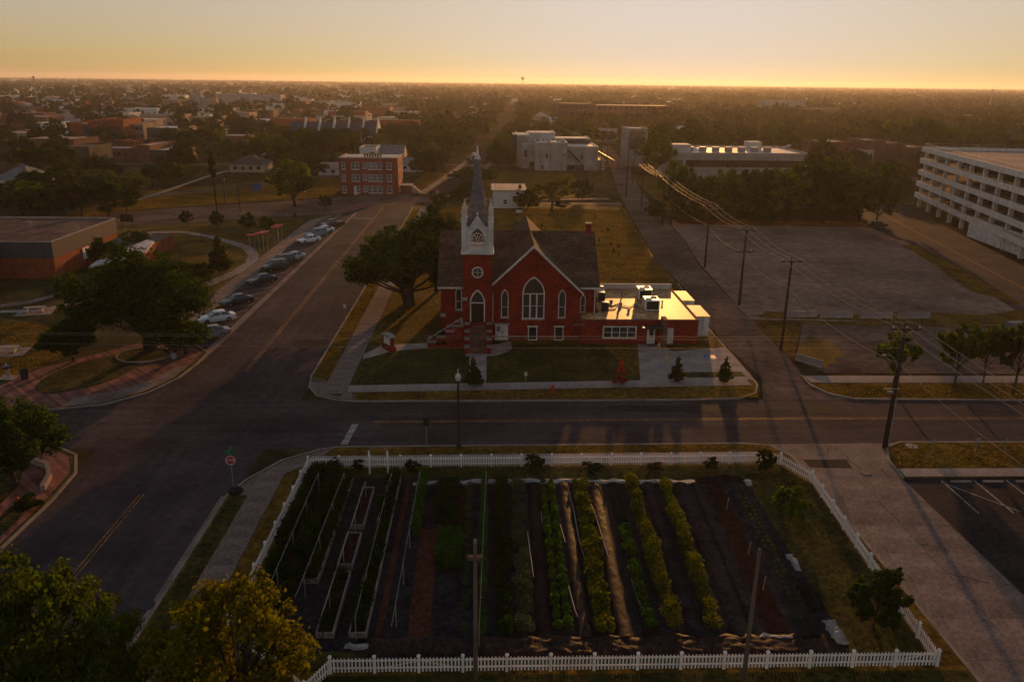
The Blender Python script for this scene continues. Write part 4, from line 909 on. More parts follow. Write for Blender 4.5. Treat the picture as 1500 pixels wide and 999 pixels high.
# ---- long brick hall on the left
ha = thing('brick_hall', 'long brick hall with a grey metal fascia and flat tan roof at the left edge', 'building', (-69.2,125.8,0))
HX0 = -46; HD = 22.5; HH = 6.0
obj('wall', MB().box(HX0,0,0,HD,0,HH-.02), M['brick_orange'], ha)
fa = MB(); fa.box(HX0,.10,-.10,-.002,3.55,HH+.1); fa.box(.002,.10,-.002,HD+.1,3.55,HH+.1); fo = obj('fascia', fa, M['metal_grey'], ha)
obj('roof', MB().box(HX0,-.1,.1,HD,HH-.02,HH+.03), M['roof_brown'], ha)
cp = MB(); cp.box(-.14,.16,-.14,HD+.16,HH+.1,HH+.22); cp.box(HX0,-.14,-.14,.1,HH+.1,HH+.2); cp.box(HX0,-.14,HD-.1,HD+.16,HH+.1,HH+.35); obj('coping', cp, M['stone_cap'], ha)
fb = obj('front_block', MB().box(HX0,-8.5,-7,-.101,0,5.6), M['brick_orange'], ha)
obj('front_roof', MB().box(HX0,-8.7,-6.8,-.2,5.6,5.64), M['roof_brown'], ha)
obj('glazing', MB().box(-24,-10.5,-7.06,-7.001,1.9,4.6), M['glass'], ha)
cn = MB().box(-30,-6.6,-11.5,-7.1,2.9,3.25); obj('entrance_canopy', cn, M['concrete'], ha)
lb = obj('entrance_block', MB().box(-30,-7.6,-10.8,-7.07,0,2.897), M['brick_brown'], ha); windows(ha, None, -10.8, [-9.2], [1.1], 1.6, 1.2, 'glass', True)
obj('wall_notice', MB().box(.101,.16,9.0,11.4,1.4,3.3), M['paint_white'], ha)
for (x,y,w_,h_) in ((-30,8,1.2,.5),(-12,16,1,.4),(-21,5,.8,.6)): obj('roof_vent', MB().lathe([(w_*.3,HH),(w_*.3,HH+h_),(w_*.5,HH+h_+.1),(.05,HH+h_+.3)],8,x,y), M['galv'], ha)
obj('wing', MB().box(.11,9.0,12,26,0,2.6), M['brick_orange'], ha); obj('wing_roof', MB().box(.2,8.9,12.1,25.9,2.6,2.65), M['roof_dark'], ha)
ca = [G(130,392,3.3),G(140,384,3.3),G(215,352,3.3),G(226,354,3.3),G(213,370,3.3)]
obj('white_canopy', MB().prism([(q.x+69.2,q.y-125.8) for q in ca],3.12,3.4), M['roof_pale'], ha)
for (x,y) in ((3,24),(6,22),(2.5,18)): obj('roof_unit', MB().box(x-.5,x+.5,y-.5,y+.5,2.65,3.4), M['galv'], ha)
# ---- parking garage
A0, B0 = G(1338,302), G(1500,384); dirg = (B0-A0).normalized(); ang = math.atan2(dirg.y, dirg.x)
pg = thing('parking_garage', 'open white concrete parking garage with five decks at the right edge', 'garage', (A0.x,A0.y,0), ang)
GL, GD, lev = 96, 46, 3.02     # local x runs along the street facade, local y (positive) goes away from the street
for k in range(1,6):
    z = k*lev; obj('deck', MB().box(.4,GL,.4,GD,z-.35,z), M['concrete'] if k < 5 else M['roof_tan'], pg)
    f = MB(); f.box(-.3,GL,-.2,.15,z-.5,z+.72); f.box(-.3,.05,.153,GD,z-.5,z+.72); obj('fascia', f, M['paint_white'], pg)
for k in range(5):
    for i in range(12):
        x = 2.2+i*8.4; z = k*lev
        if x < GL: obj('column', MB().box(x-.42,x+.42,.3,1.1,z,z+lev-.36), M['paint_white'], pg)
    for j in range(1,4): 
        for i in range(6): obj('column', MB().box(4+i*15,4.7+i*15,j*12,j*12+.7,k*lev,k*lev+lev-.36), M['stucco'], pg)
    r = MB()
    r.tube((0,.25,k*lev+.95),(GL,.25,k*lev+.95),.04,None,5)
    if k: obj('guard_rail', r, M['metal_dark'], pg)
obj('ramp', MB().extr([(14,GD*.5,-.0),(70,GD*.5,4*lev),(70,GD*.5+9,4*lev),(14,GD*.5+9,0)],[(14,GD*.5,.3),(70,GD*.5,4*lev+.3),(70,GD*.5+9,4*lev+.3),(14,GD*.5+9,.3)]), M['concrete_worn'], pg)
obj('back_wall', MB().box(0,GL,GD,GD+.4,0,5*lev), M['stucco'], pg)
obj('stair_tower', MB().box(52,78,16,34,5*lev,5*lev+3.2), M['stucco'], pg)
rl = MB()
for zz in (.55,1.05): rl.tube((0,.3,5*lev+.5+zz),(GL,.3,5*lev+.5+zz),.04,None,5); rl.tube((0,.3,5*lev+.5+zz),(0,GD,5*lev+.5+zz),.04,None,5)
for i in range(30): rl.tube((i*3.2,.3,5*lev+.6),(i*3.2,.3,5*lev+1.6),.03,None,5)
obj('roof_rail', rl, M['galv'], pg)
# walled yard in front of it
e0, e1 = G(1416,346), G(1500,378); dv = (e1-e0); yl = 30; ang2 = math.atan2(dv.y,dv.x)
yd = thing('walled_yard', 'white walled enclosure with green netting in front of the parking garage', 'enclosure', (e0.x,e0.y,0), ang2)
wl = MB(); wl.box(0,yl,0,.3,0,4.2); wl.box(0,.3,.303,6.5,0,4.2); obj('wall', wl, M['paint_white'], yd)
obj('coping', MB().box(-.05,yl,-.05,.35,4.2,4.3).box(-.05,.35,.353,6.6,4.2,4.3), M['stone_cap'], yd)
obj('netting', MB().box(5.2,yl,1.2,5.5,3.7,4.1), M['teal_mesh'], yd); obj('gate_post', MB().box(14.0,14.4,-.12,-.003,0,4.2), M['stone_cap'], yd)
# ---- white flat roofed building behind the wood
wb, WW, WH = flat_building('white flat roofed building with a row of roof units behind the wood', 981, 1184, 264, 227, 34, 'stucco', 'roof_pale', parapet=.6)
obj('window_band', MB().box(-WW/2+5,WW/2-2,-.08,-.003,WH-4.2,WH-1.9), M['glass'], wb); obj('window_band', MB().box(-WW/2+1,-WW/2+4,-.08,-.003,2,WH-2), M['glass_blind'], wb)
obj('stair_block', MB().box(-WW/2-.1,-WW/2+7,2,9,WH,WH+3.0), M['stucco_white'], wb); obj('lift_block', MB().box(WW/2-15,WW/2-10,22,27,WH,WH+2.8), M['stucco_white'], wb)
for i in range(7):
    t = thing('roof_unit', 'boxy rooftop unit in the row on the white flat roofed building', 'roof unit', (wb.location.x-WW/2+9+i*4.6, wb.location.y+12, WH+.03), 0, 'roof units on the white building')
    obj('cabinet', MB().box(-1.1,1.1,-1,1,0,1.5), M['galv'], t); obj('hood', MB().box(-1.25,1.25,-1.15,1.15,1.5,1.62), M['roof_pale'], t)
# ---- modern grey building
Yb = 297.0
mg = thing('modern_building', 'grey stepped modern building with a diagonal outside stair beyond the lawn', 'building', (30,Yb,0))
def mbox(name, px0, px1, pyt, dy, dep, m, pyb=251, trim=True):
    q0, q1 = at(px0,pyb,Yb+dy), at(px1,pyb,Yb+dy); zt = at((px0+px1)/2,pyt,Yb+dy).z
    o = obj(name, MB().box(q0.x,q1.x,Yb+dy,Yb+dy+dep,0,zt), M[m], mg, w=True)
    if trim: obj('parapet', MB().box(q0.x-.1,q1.x+.1,Yb+dy-.1,Yb+dy+.4,zt,zt+.35).box(q1.x-.4,q1.x+.1,Yb+dy+.403,Yb+dy+dep,zt,zt+.35), M['stucco_white'], mg, w=True)
    obj('roof', MB().box(q0.x+.1,q1.x-.4,Yb+dy+.4,Yb+dy+dep-.1,zt,zt+.04), M['roof_pale'], mg, w=True)
    return q0.x, q1.x, zt
mbox('wall', 750.5,757,198,14,16,'roof_dark'); mbox('wall', 757,774,199,12,20,'stucco'); mbox('wall', 764,785,212,8,14,'stucco')
mbox('wall', 774,812,196,20,18,'stucco_white'); x0,x1,zt = mbox('wall', 784,830,210,0,18,'stucco'); mbox('wall', 812,862,204,18,14,'metal_grey'); x2,x3,z2 = mbox('wall', 830.2,875,216,1.5,22,'stucco'); mbox('wall', 875.2,886,236,2.5,14,'stucco_tan')
for (pa,pb,pt,pbm,dy) in ((768,772,220,230,8),(800,802,226,232,0),(793,796,242,248,0),(825,827,226,230,0),(830,843,242,250.5,1.5),(844,855,242,250.5,1.5),(850,854,226,234,1.5),(775,784,237,247,8)):
    q0, q1 = at(pa,pt,Yb+dy), at(pb,pbm,Yb+dy); obj('window', MB().box(q0.x,q1.x,Yb+dy-.08,Yb+dy-.003,max(.1,q1.z),q0.z), M['glass'], mg, w=True)
q0, q1 = at(831,218,Yb+1.2), at(849,235,Yb+1.2); obj('outside_stair', MB().extr([(q0.x,Yb+.2,q0.z),(q1.x,Yb+.2,q1.z),(q1.x,Yb+.2,q1.z-.7),(q0.x,Yb+.2,q0.z-.7)],[(q0.x,Yb+1.45,q0.z),(q1.x,Yb+1.45,q1.z),(q1.x,Yb+1.45,q1.z-.7),(q0.x,Yb+1.45,q0.z-.7)]), M['metal_dark'], mg, w=True)
for pa in (791,806,822): q0 = at(pa,245,Yb); obj('panel_joint', MB().box(q0.x-.06,q0.x+.06,Yb-.04,Yb-.003,.2,zt-.2), M['metal_dark'], mg, w=True)
q0,q1 = at(887,222,Yb+6),at(900,236,Yb+6); obj('awning', MB().extr([(q0.x-3,Yb+4,q0.z),(q1.x,Yb+4,q1.z),(q1.x,Yb+16,q1.z),(q0.x-3,Yb+16,q0.z)],[(q0.x-3,Yb+4,q0.z+.2),(q1.x,Yb+4,q1.z+.2),(q1.x,Yb+16,q1.z+.2),(q0.x-3,Yb+16,q0.z+.2)]), M['roof_sunlit'], mg, w=True)
for k in range(10): 
    ux = rnd.uniform(x0,x1); uy = Yb+rnd.uniform(3,15); obj('roof_unit', MB().box(ux-.5,ux+.5,uy-.5,uy+.5,zt,zt+.8), M['galv'], mg, w=True)
# ---- glass fronted tower block
gt, gw, gh = flat_building('small white framed block with a glass front above the alley trees', 916, 946, 244, 190, 14, 'stucco', 'roof_pale', parapet=.5)
obj('glass_front', MB().box(-gw/2+1.3,gw/2-.8,-.08,-.003,gh*.45,gh-.9), M['glass'], gt)
# ---- white bungalow behind the spire
bu, bw, bh = flat_building('white stucco bungalow with a flat pinkish roof behind the spire', 722, 769, 306, 280, 13, 'stucco_white', 'roof_tan', parapet=.25)
windows(bu, None, 0, [-1.0, 2.6], [1.2], .9, 1.1, 'glass', True); obj('roof_overhang', MB().box(-bw/2-.5,bw/2+.5,-.5,13.4,bh+.1,bh+.24), M['roof_tan'], bu)
obj('chimney', MB().box(bw/2-1.6,bw/2-.9,3,3.8,bh,bh+1.2), M['brick'], bu)
g0 = G(760,312); t = thing('wheel_cover', 'pale round cover lying behind the bungalow bush', 'cover', (g0.x,g0.y,.12))
obj('drum', MB().lathe([(.8,0),(.8,.5),(.3,.62)],14), M['stucco_white'], t)
# ---- the rest, nearer ones first
house('cream house with a dark hipped roof behind the blue dumpster', 337, 387, 253, 241, 227, 12, 'stucco_tan', 'roof_dark', .9, 4)
house('white house with a grey hipped roof at the left edge', -8, 44, 284, 264, 240, 14, 'stucco_white', 'slate', .8, 3)
house('low white outbuilding beside the brick apartments', 466, 497, 257, 247, 238, 8, 'stucco_white', 'roof_tan', 0, 2, name='outbuilding', cat='building')
bb = flat_building('white building with a grey flat roof behind the brick apartments', 528, 552, 250, 218, 12, 'stucco_white', 'metal_grey', 0, 0)
house('long house with a dark pitched roof behind the brick apartments', 552, 590, 248, 232, 212, 14, 'stucco_white', 'slate', 0, 3)
house('low pale roofed house right of the brick apartments', 578, 618, 252, 240, 231, 10, 'stucco_white', 'slate', 0, 4)
# gabled row with dark blue roofs
for i in range(6):
    x0p = 424+i*21.5
    t = house(['leftmost','second','third','fourth','fifth','rightmost'][i]+' of the gabled town houses with dark blue roofs and pale end walls', x0p, x0p+19.5, 217-i*.3, 200, 177, 18, 'stucco_white', 'roof_blue', 0, 2, 'gabled town houses', 'town_house', 'x')
    rf_o = [c for c in t.children if c.name.startswith('roof')][0]; zr = max(v.co.z for v in rf_o.data.vertices); ze = min(v.co.z for v in rf_o.data.vertices)
    w_ = 19.5/PPM(G(x0p,216)); pr = MB().prism_x([(-.7,ze+.5),(7.8,zr+.9),(10.2,zr+.9),(18.7,ze+.5),(18.7,0),(-.7,0)], w_/2+.05, w_/2+.6); obj('end_wall', pr, M['stucco_white'], t)
    obj('chimney', MB().box(w_/2-.05,w_/2+.75,8.2,9.8,zr,zr+2.2), M['stucco_white'], t)
ob, ow, oh = flat_building('orange brick downtown block with tall dark windows', 148, 184, 207, 178, 22, 'brick_orange', 'roof_pale', 0, 0, parapet=1)
windows(ob, None, 0, lin(-ow/2+4,ow/2-3,4), [2.5], 2.6, oh-5, 'glass')
flat_building('blank orange brick tower beside the downtown block', 105, 124, 206, 181, 14, 'brick_orange', 'roof_dark', 0, 0, parapet=.4)
flat_building('dark glazed link between the orange brick towers', 124, 133, 207, 183, 8, 'roof_blue', 'roof_dark', 0, 0, parapet=.2)
flat_building('inner orange brick tower of the downtown block', 133, 148, 208, 178, 16, 'brick_orange', 'roof_dark', 0, 0, parapet=.4)
flat_building('pale two storey wing right of the downtown block', 184, 212, 205, 183, 14, 'stucco_tan', 'roof_pale', 2, 5, ww=2)
flat_building('small cube of orange brick below the downtown block', 180, 198, 222, 208, 10, 'brick_orange', 'roof_grey', 2, 2, ww=.8, wh=.8)
flat_building('dark flat roofed shed in front of the downtown block', 97, 134, 245, 217, 18, 'roof_dark', 'roof_dark', 0, 0)
flat_building('brick shop with a pale flat roof left of the brown hall', 150, 190, 233, 219, 12, 'brick_brown', 'roof_pale', 1, 4)
flat_building('brown hall with a shining skylight roof', 204, 222, 240, 215, 26, 'brick_brown', 'roof_pale', 0, 0)
q, qw, qh = flat_building('dark fronted hall with a pale flat roof and tan side wall', 222, 256, 240, 222, 24, 'roof_dark', 'roof_pale', 0, 0)
obj('side_wall', MB().box(qw/2+.07,qw/2+.2,0,24,0,qh+.4), M['stucco_tan'], q)
flat_building('wide low shop with a dark fascia band', 217, 262, 208, 189, 26, 'metal_grey', 'roof_pale', 1, 8, ww=3)
flat_building('tan low block right of the dark fascia shop', 262, 282, 206, 190, 20, 'stucco_tan', 'roof_grey', 0, 0)
flat_building('long white workshop with brown band, upper of two', 320, 400, 200, 192, 14, 'stucco_tan', 'roof_pale', 0, 0, parapet=.3)
flat_building('long white workshop with brown band, lower of two', 322, 362, 212, 200, 14, 'brick_brown', 'roof_pale', 0, 0, parapet=.3)
flat_building('low pale roofed garage behind the cream house', 367, 392, 228, 217, 10, 'stucco_white', 'roof_sunlit', 0, 0, parapet=.2)
py_ = G(104,212); t = thing('sign_pylon', 'tall pale leaning sign pylon among the downtown roofs', 'pylon', py_); obj('shaft', MB().extr([(-.9,-.4,0),(.9,-.4,0),(.9,.4,0),(-.9,.4,0)],[(-2.6,-.3,10.5),(-1.3,-.3,10.5),(-1.3,.3,10.5),(-2.6,.3,10.5)]), M['paint_white'], t); obj('foot', MB().box(-1.4,1.4,-.9,.9,0,.5), M['concrete'], t)
flat_building('mauve brick block right of the white flat roofed building', 1196, 1243, 247, 210, 18, 'brick_brown', 'roof_grey', 0, 0)
for i,(a_,b_,c_,d_) in enumerate([(1238,1264,248,219),(1262,1292,250,208),(1264,1276,251,222),(1292,1322,250,212),(1318,1358,252,218)]):
    flat_building(['lowest left step','tallest step','front bay','right step','broad end'][i]+' of the stepped mauve block beside the garage', a_, b_, c_, d_, 16+i, 'brick_brown' if i!=2 else 'stucco', 'roof_grey', 2 if i==2 else 0, 2, group='stepped mauve block')
flat_building('wide red brick school in the backlit haze', 818, 872, 184, 153, 40, 'brick_brown', 'roof_grey', 3, 9, ww=2.5, wh=2.5)
flat_building('long red brick wing of the hazy school', 872, 985, 182, 156, 40, 'brick_brown', 'roof_grey', 3, 14, ww=2.5, wh=2.5)
# grain elevator and warehouses
ge = thing('grain_elevator', 'tall pale concrete grain elevator above the far roofs', 'grain elevator', G(300,166))
s_ = 1/PPM(ge.location); gh_ = HG(300,166,144)
for i in range(5): obj('silo', MB().lathe([(3.1*s_,0),(3.1*s_,gh_),(2.6*s_,gh_+.6)],12,(-17+i*5.6)*s_,0), M['stucco'], ge)
obj('head_house', MB().box(-18*s_,-2*s_,-2*s_,4*s_,gh_,gh_*1.3), M['stucco'], ge); obj('annex_block', MB().box(11*s_,20*s_,-3*s_,6*s_,0,gh_*1.02), M['stucco_tan'], ge); obj('leg_tower', MB().box(-8*s_,-3*s_,-1*s_,3*s_,gh_*1.3,gh_*1.5), M['stucco_tan'], ge)
for (a_,b_,c_,d_,lab,wl_,rf_) in [(318,412,156,139,'very long pale roofed warehouse behind the grain elevator','stucco','roof_pale'),(240,262,163,147,'square tan warehouse left of the grain elevator','stucco_tan','roof_pale'),(96,150,166,158,'low white shed nearest the left among the warehouses','stucco_white','roof_pale'),(150,190,176,166,'low pale warehouse left of centre among the sheds','stucco_white','roof_grey'),(188,232,172,160,'wide pale warehouse with a shallow roof','stucco_white','roof_pale'),(232,300,178,169,'long pale warehouse in front of the grain elevator','stucco_white','roof_pale'),(300,350,182,174,'brownish shed right of the long pale warehouse','stucco_tan','roof_grey'),(352,425,188,177,'long pale store with a bright roof','stucco_white','roof_pale'),(190,226,190,176,'pale shop with tan side left of the small tree','stucco_tan','roof_pale'),(20,70,186,172,'brown roofed shed at far left','brick_brown','roof_tan'),(52,78,192,181,'small white roofed house at far left','stucco_white','roof_pale'),(0,40,208,196,'low tan building at the left edge','stucco_tan','roof_tan'),(30,72,204,192,'mauve flat roofed shop at far left','brick_brown','roof_tan'),(555,616,182,173,'pale flat roofed store beyond the town houses','stucco_tan','roof_pale'),(1118,1180,168,148,'pale roofed school in the backlit wood','stucco','roof_pale'),(1178,1240,176,160,'hazy mauve block right of the pale school','brick_brown','roof_grey'),(1068,1096,182,172,'small teal roofed house in the backlit wood','stucco','metal_grey'),(1400,1440,182,170,'long house with a white gable at the right','brick_brown','roof_tan'),(1435,1470,176,168,'low pale house near the right edge','stucco_tan','roof_pale')]:
    flat_building(lab, a_, b_, c_, d_, 22, wl_, rf_, 1, 5 if b_-a_ > 40 else 3, parapet=.3, ww=2.2)
house('house with a brown hipped roof behind the garage roof', 1462, 1500, 222, 208, 190, 12, 'stucco_tan', 'roof_dark', .8, 3)
# ================================================================== garden with its picket fence
GZ = .125
pk = MB().extr([(-.045,-.012,.06),(.045,-.012,.06),(.045,-.012,.92),(0,-.012,.99),(-.045,-.012,.92)],[(-.045,.012,.06),(.045,.012,.06),(.045,.012,.92),(0,.012,.99),(-.045,.012,.92)]).mesh('picket'); pk.materials.append(M['paint_fence'])
po = MB().box(-.075,.075,-.075,.075,0,1.08).add([(-.1,-.1,1.08),(.1,-.1,1.08),(.1,.1,1.08),(-.1,.1,1.08),(0,0,1.22)],[(0,1,4),(1,2,4),(2,3,4),(3,0,4),(3,2,1,0)]).mesh('post'); po.materials.append(M['paint_fence'])
def fence(A, B, label, sp=.205, first=True, last=True, gates=()):
    A, B = Vector((*A,GZ-.01)), Vector((*B,GZ-.01)); d = B-A; Ln = d.length
    t = thing('picket_fence', label, 'fence', A, math.atan2(d.y,d.x), 'white picket fence round the garden')
    nb = max(1, round(Ln/2.5)); bay = Ln/nb
    for i in range(nb+1):
        if (i == 0 and not first) or (i == nb and not last): continue
        o = link('post', po, None, t); o.location = (i*bay,0,0)
    for i in range(nb):
        for z in (.26,.74): obj('rail', MB().box(i*bay+.078,(i+1)*bay-.078,.013,.05,z,z+.085), M['paint_fence'], t)
        k = int((bay-.15)/sp)
        for j in range(k):
            o = link('picket', pk, None, t); o.location = (i*bay+.12+(j+.5)*(bay-.24)/k, rnd.uniform(-.004,.004), rnd.uniform(-.012,.012)); o.rotation_euler = (0, rnd.uniform(-.015,.015), 0)
    for (a_,b_) in gates:
        g = MB(); 
        vs = [(a_,-.03,.3),(a_+.12,-.03,.3),(b_,-.03,.78),(b_-.12,-.03,.78)]; g.extr(vs,[(x,-.013,z) for x,_,z in vs]); obj('gate_brace', g, M['paint_fence'], t)
    return t
fence((-8.6,35.85),(25.2,35.95), 'front run of the white picket fence along the bottom of the picture', gates=((2.6,4.9),(6.9,5.1),(30.9,33)))
fence((25.2,35.95),(26.45,57.3), 'right hand run of the white picket fence beside the driveway', first=False)
fence((26.45,57.3),(25.0,60.6), 'short slanting corner run of the white picket fence by the driveway', first=False)
fence((25.0,60.6),(23.2,61.0), 'shortest link of the white picket fence at the back right corner', first=False, last=False)
fence((23.2,60.75),(-15.0,60.1), 'back run of the white picket fence along the sidewalk')
fence((-15.0,60.1),(-15.2,39.5), 'left hand run of the white picket fence beside the dry verge', first=False)
fence((-15.2,39.5),(-9.6,34.0), 'picket fence corner run hidden behind the golden maple', first=False)
fence((-9.6,34.0),(-8.6,35.85), 'short picket fence return beside the golden maple', first=False, last=False)
# cloth and mulch
struct('garden_lawn', MB().sheet([(-15,36.0),(25.1,36.1),(26.3,57.2),(24.9,60.4),(-14.9,60.0)], .1265), M['lawn_green'])
struct('ground_cloth', MB().sheet([(-14.6,37.6),(20.9,37.4),(21.2,57.6),(-14.6,58.6)], .131), M['cloth_black'])
struct('soil_strip', MB().sheet([(-4.7,38.7),(-3.4,38.7),(-3.6,50.5),(-4.9,50.5)], .136), M['soil'])
struct('soil_strip', MB().sheet([(16.6,38.4),(17.9,38.4),(18.9,57.2),(17.7,57.2)], .136), M['soil_dark'])
struct('soil_strip', MB().sheet([(-6.6,38.9),(-6.2,38.9),(-6.2,57.5),(-6.6,57.5)], .136), M['soil'])
struct('soil_strip', MB().sheet([(-3.3,50.6),(-1.7,50.6),(-1.7,57.4),(-3.3,57.4)], .1355), M['soil_dark'])
def mound(x0, x1, w, h, label, m='plastic_black', y0=38.4, y1=57.2, seed=0):
    rs = np.random.RandomState(seed); n = 46; ph = rs.uniform(0,6,8)
    def f(u, v):
        y = y0+(y1-y0)*v; x = x0+(x1-x0)*v; s = (u-.5)*2; e = (1-abs(s)**2.6)
        wr = .035*math.sin(v*90+ph[0]+3*s)+.03*math.sin(v*41+ph[1]+s*5)+.02*math.sin(v*170+ph[2]-4*s)
        return (x+s*w/2*(1+.05*math.sin(v*23+ph[3])), y, .134+max(0,.75*h*e+.22*wr*e))
    mb = MB().grid(f, 8, 110); o = obj('mulch_bed', mb, M[m], None, smooth=True); tag(o, label, 'garden bed', 'plastic covered garden beds'); return o
for i,(a_,b_,w,h,lab) in enumerate([(3.35,3.7,1.1,.26,'black plastic mulch bed left of the twin lettuce rows'),(5.75,6.1,1.0,.28,'black plastic mulch bed right of the twin lettuce rows'),(8.1,8.6,1.15,.3,'wrinkled black plastic mulch bed coloured as sunlit beside the gold edged row'),(9.6,10.1,.9,.24,'black plastic mulch bed under the sparse seedlings'),(12.3,12.9,1.0,.28,'black plastic mulch bed between the two tall bushy rows'),(14.9,15.6,1.1,.24,'black plastic mulch bed right of the tall bushy rows'),(16.0,16.8,.7,.2,'narrow black plastic bed along the dark bare soil'),(19.0,20.0,1.5,.2,'rightmost black plastic bed with planting holes')]): mound(a_,b_,w,h,lab,{2:'plastic_sunlit',1:'plastic_sunlit'}.get(i, 'cloth_black' if i in (4,5,6,7) else 'plastic_black'),seed=i)  # sunlit beds get the warm-tinted plastic, unlit right-hand ones the plain cloth
# plants
rsP = np.random.RandomState(5)
def plant_mesh(n, rx, h, size, leaf, base=.03):
    d = rsP.normal(size=(n,3)); d /= np.linalg.norm(d,axis=1)[:,None]; q = d*rsP.uniform(.45,1,(n,1))
    c = np.stack([q[:,0]*rx, q[:,1]*rx, base+h*.5+q[:,2]*h*.5], axis=1)
    return quads_mesh('plant', leaf_arrays(rsP, c, size, d+np.array([0,0,.6])), L[leaf])
PM = {k: [plant_mesh(*a) for _ in range(3)] for k, a in {
 'lettuce': (70,.27,.30,.17,'crop'), 'leafy': (110,.42,.55,.19,'crop_sunlit'), 'tall': (190,.62,1.05,.2,'crop_sunlit'), 'bean': (150,.42,1.5,.17,'crop'),
 'tomato': (300,.62,1.35,.16,'tomato'), 'grey': (110,.38,.5,.12,'grey'), 'dark': (90,.36,.5,.18,'tomato'), 'block': (160,.42,.7,.17,'crop'), 'seed': (26,.2,.18,.12,'crop')}.items()}
def row(kind, xa, xb, y0, y1, step, label, jit=.08, cols=1, cw=.5, z=.13, miss=.08, smin=.65, smax=1.3):
    t = thing('crop_row', label, 'crop row', (xa, y0, z), 0, 'crop rows in the garden'); n = int((y1-y0)/step)
    for i in range(n):
        for c in range(cols):
            if rnd.random() < miss: continue
            v = (i+.5)/n; o = link('plant', PM[kind][rnd.randrange(3)], None, t); s = rnd.uniform(smin,smax)
            o.location = ((xb-xa)*v+(c-(cols-1)/2)*cw+rnd.uniform(-jit,jit), (y1-y0)*v+rnd.uniform(-jit,jit), 0); o.rotation_euler = (0,0,rnd.uniform(0,6.28)); o.scale = (s,s,s*rnd.uniform(.85,1.15))
    return t
row('tomato', -14.0,-14.0, 41.5,59.0, .62, 'dark tomato row nearest the left picket fence', .12)
row('tomato', -12.6,-12.4, 40.5,58.6, .62, 'dark tomato row, second from the left fence', .12)
row('tomato', -11.4,-11.3, 44,58.4, .62, 'dark tomato row just left of the two empty raised beds', .12)
row('tomato', -7.6,-7.6, 39.2,57.8, .6, 'dark tomato row in the long raised bed right of the empty beds', .1)
row('tomato', -9.5,-9.5, 39.1,44.8, .6, 'short tomato row in the raised bed nearest the front fence', .1, smin=.6, smax=.9)
row('bean', -5.15,-5.15, 49.2,58.2, .45, 'tall pale bean row on the trellis beside the red soil', .08)
row('block', -2.6,-2.7, 45.2,50.4, .5, 'bright green square crop patch beside the red soil', .1, 3, .5)
row('dark', -3.1,-3.2, 50.8,57.6, .55, 'dark leafy patch behind the red soil strip', .12, 3, .6)
row('grey', -1.4,-1.5, 39.0,57.2, .55, 'low dark grey row left of the centre trellis', .08, 1, .5, smin=.6, smax=.95)
row('bean', -.35,-.3, 38.6,58.2, .42, 'tall pale row on the centre trellis', .05, smin=.6, smax=.85)
row('dark', .95,1.05, 38.8,57.8, .45, 'dark green row right of the centre trellis', .06, 2, .35)
row('grey', 2.15,2.35, 39.0,57.4, .42, 'silvery grey leaved row left of the first plastic bed', .06, 2, .4)
row('lettuce', 4.45,4.75, 38.8,57.6, .42, 'bright twin lettuce row in the middle of the garden', .03, 2, .62, .2)
row('leafy', 6.85,7.4, 38.8,57.2, .45, 'gold edged leafy row with low sun put into its colour', .1, 2, .45, .18, .05)
row('seed', 9.6,9.9, 39.0,50.5, .35, 'sparse low green seedlings in plastic mulch', .06, 2, .35, .33, .2, 1.0, 1.9)
row('tall', 11.1,11.5, 39.0,57.6, .72, 'tall bushy row coloured sunlit gold, left of the two', .1, 1, .5, .13, .0, .75, 1.15)
row('tall', 13.5,14.2, 39.0,57.6, .72, 'tall bushy row coloured sunlit gold, right of the two', .1, 1, .5, .13, .0, .7, 1.05)
row('seed', 19.2,20.1, 39.0,56.5, .6, 'tiny seedlings in the rightmost plastic bed', .05, 2, .45, .30, .15, .5, .9)
# raised beds: four boards each
def bed(x0, x1, y0, y1, label, h=.38):
    t = thing('raised_bed', label, 'raised bed', ((x0+x1)/2,(y0+y1)/2,.13), 0, 'raised beds in the garden'); w, l = (x1-x0)/2, (y1-y0)/2
    for s in (-1,1):
        obj('board', MB().box(min(s*w,s*(w-.09)),max(s*w,s*(w-.09)),-l,l,0,h), M['wood_board'], t); obj('board', MB().box(-w+.092,w-.092,min(s*l,s*(l-.09)),max(s*l,s*(l-.09)),0,h-.004), M['wood_board'], t)
    obj('soil', MB().box(-w+.093,w-.093,-l+.093,l-.093,0,h-.1), M['soil_dark'], t)
bed(-9.9,-8.95,50.5,56.2,'empty raised bed of dark soil farther from the camera')
bed(-10.0,-8.95,45.6,49.6,'empty raised bed of dark soil nearer the camera')
bed(-10.0,-8.95,38.7,44.9,'raised bed with tomatoes at the front end of the garden')
bed(-8.1,-7.05,38.7,57.9,'long raised bed with tomatoes at the front end beside the cloth path')
bed(-11.9,-10.9,44,50,'raised bed board half hidden under the tomatoes, nearer part'); bed(-11.9,-10.9,51,58.4,'raised bed board half hidden under the tomatoes, farther part')
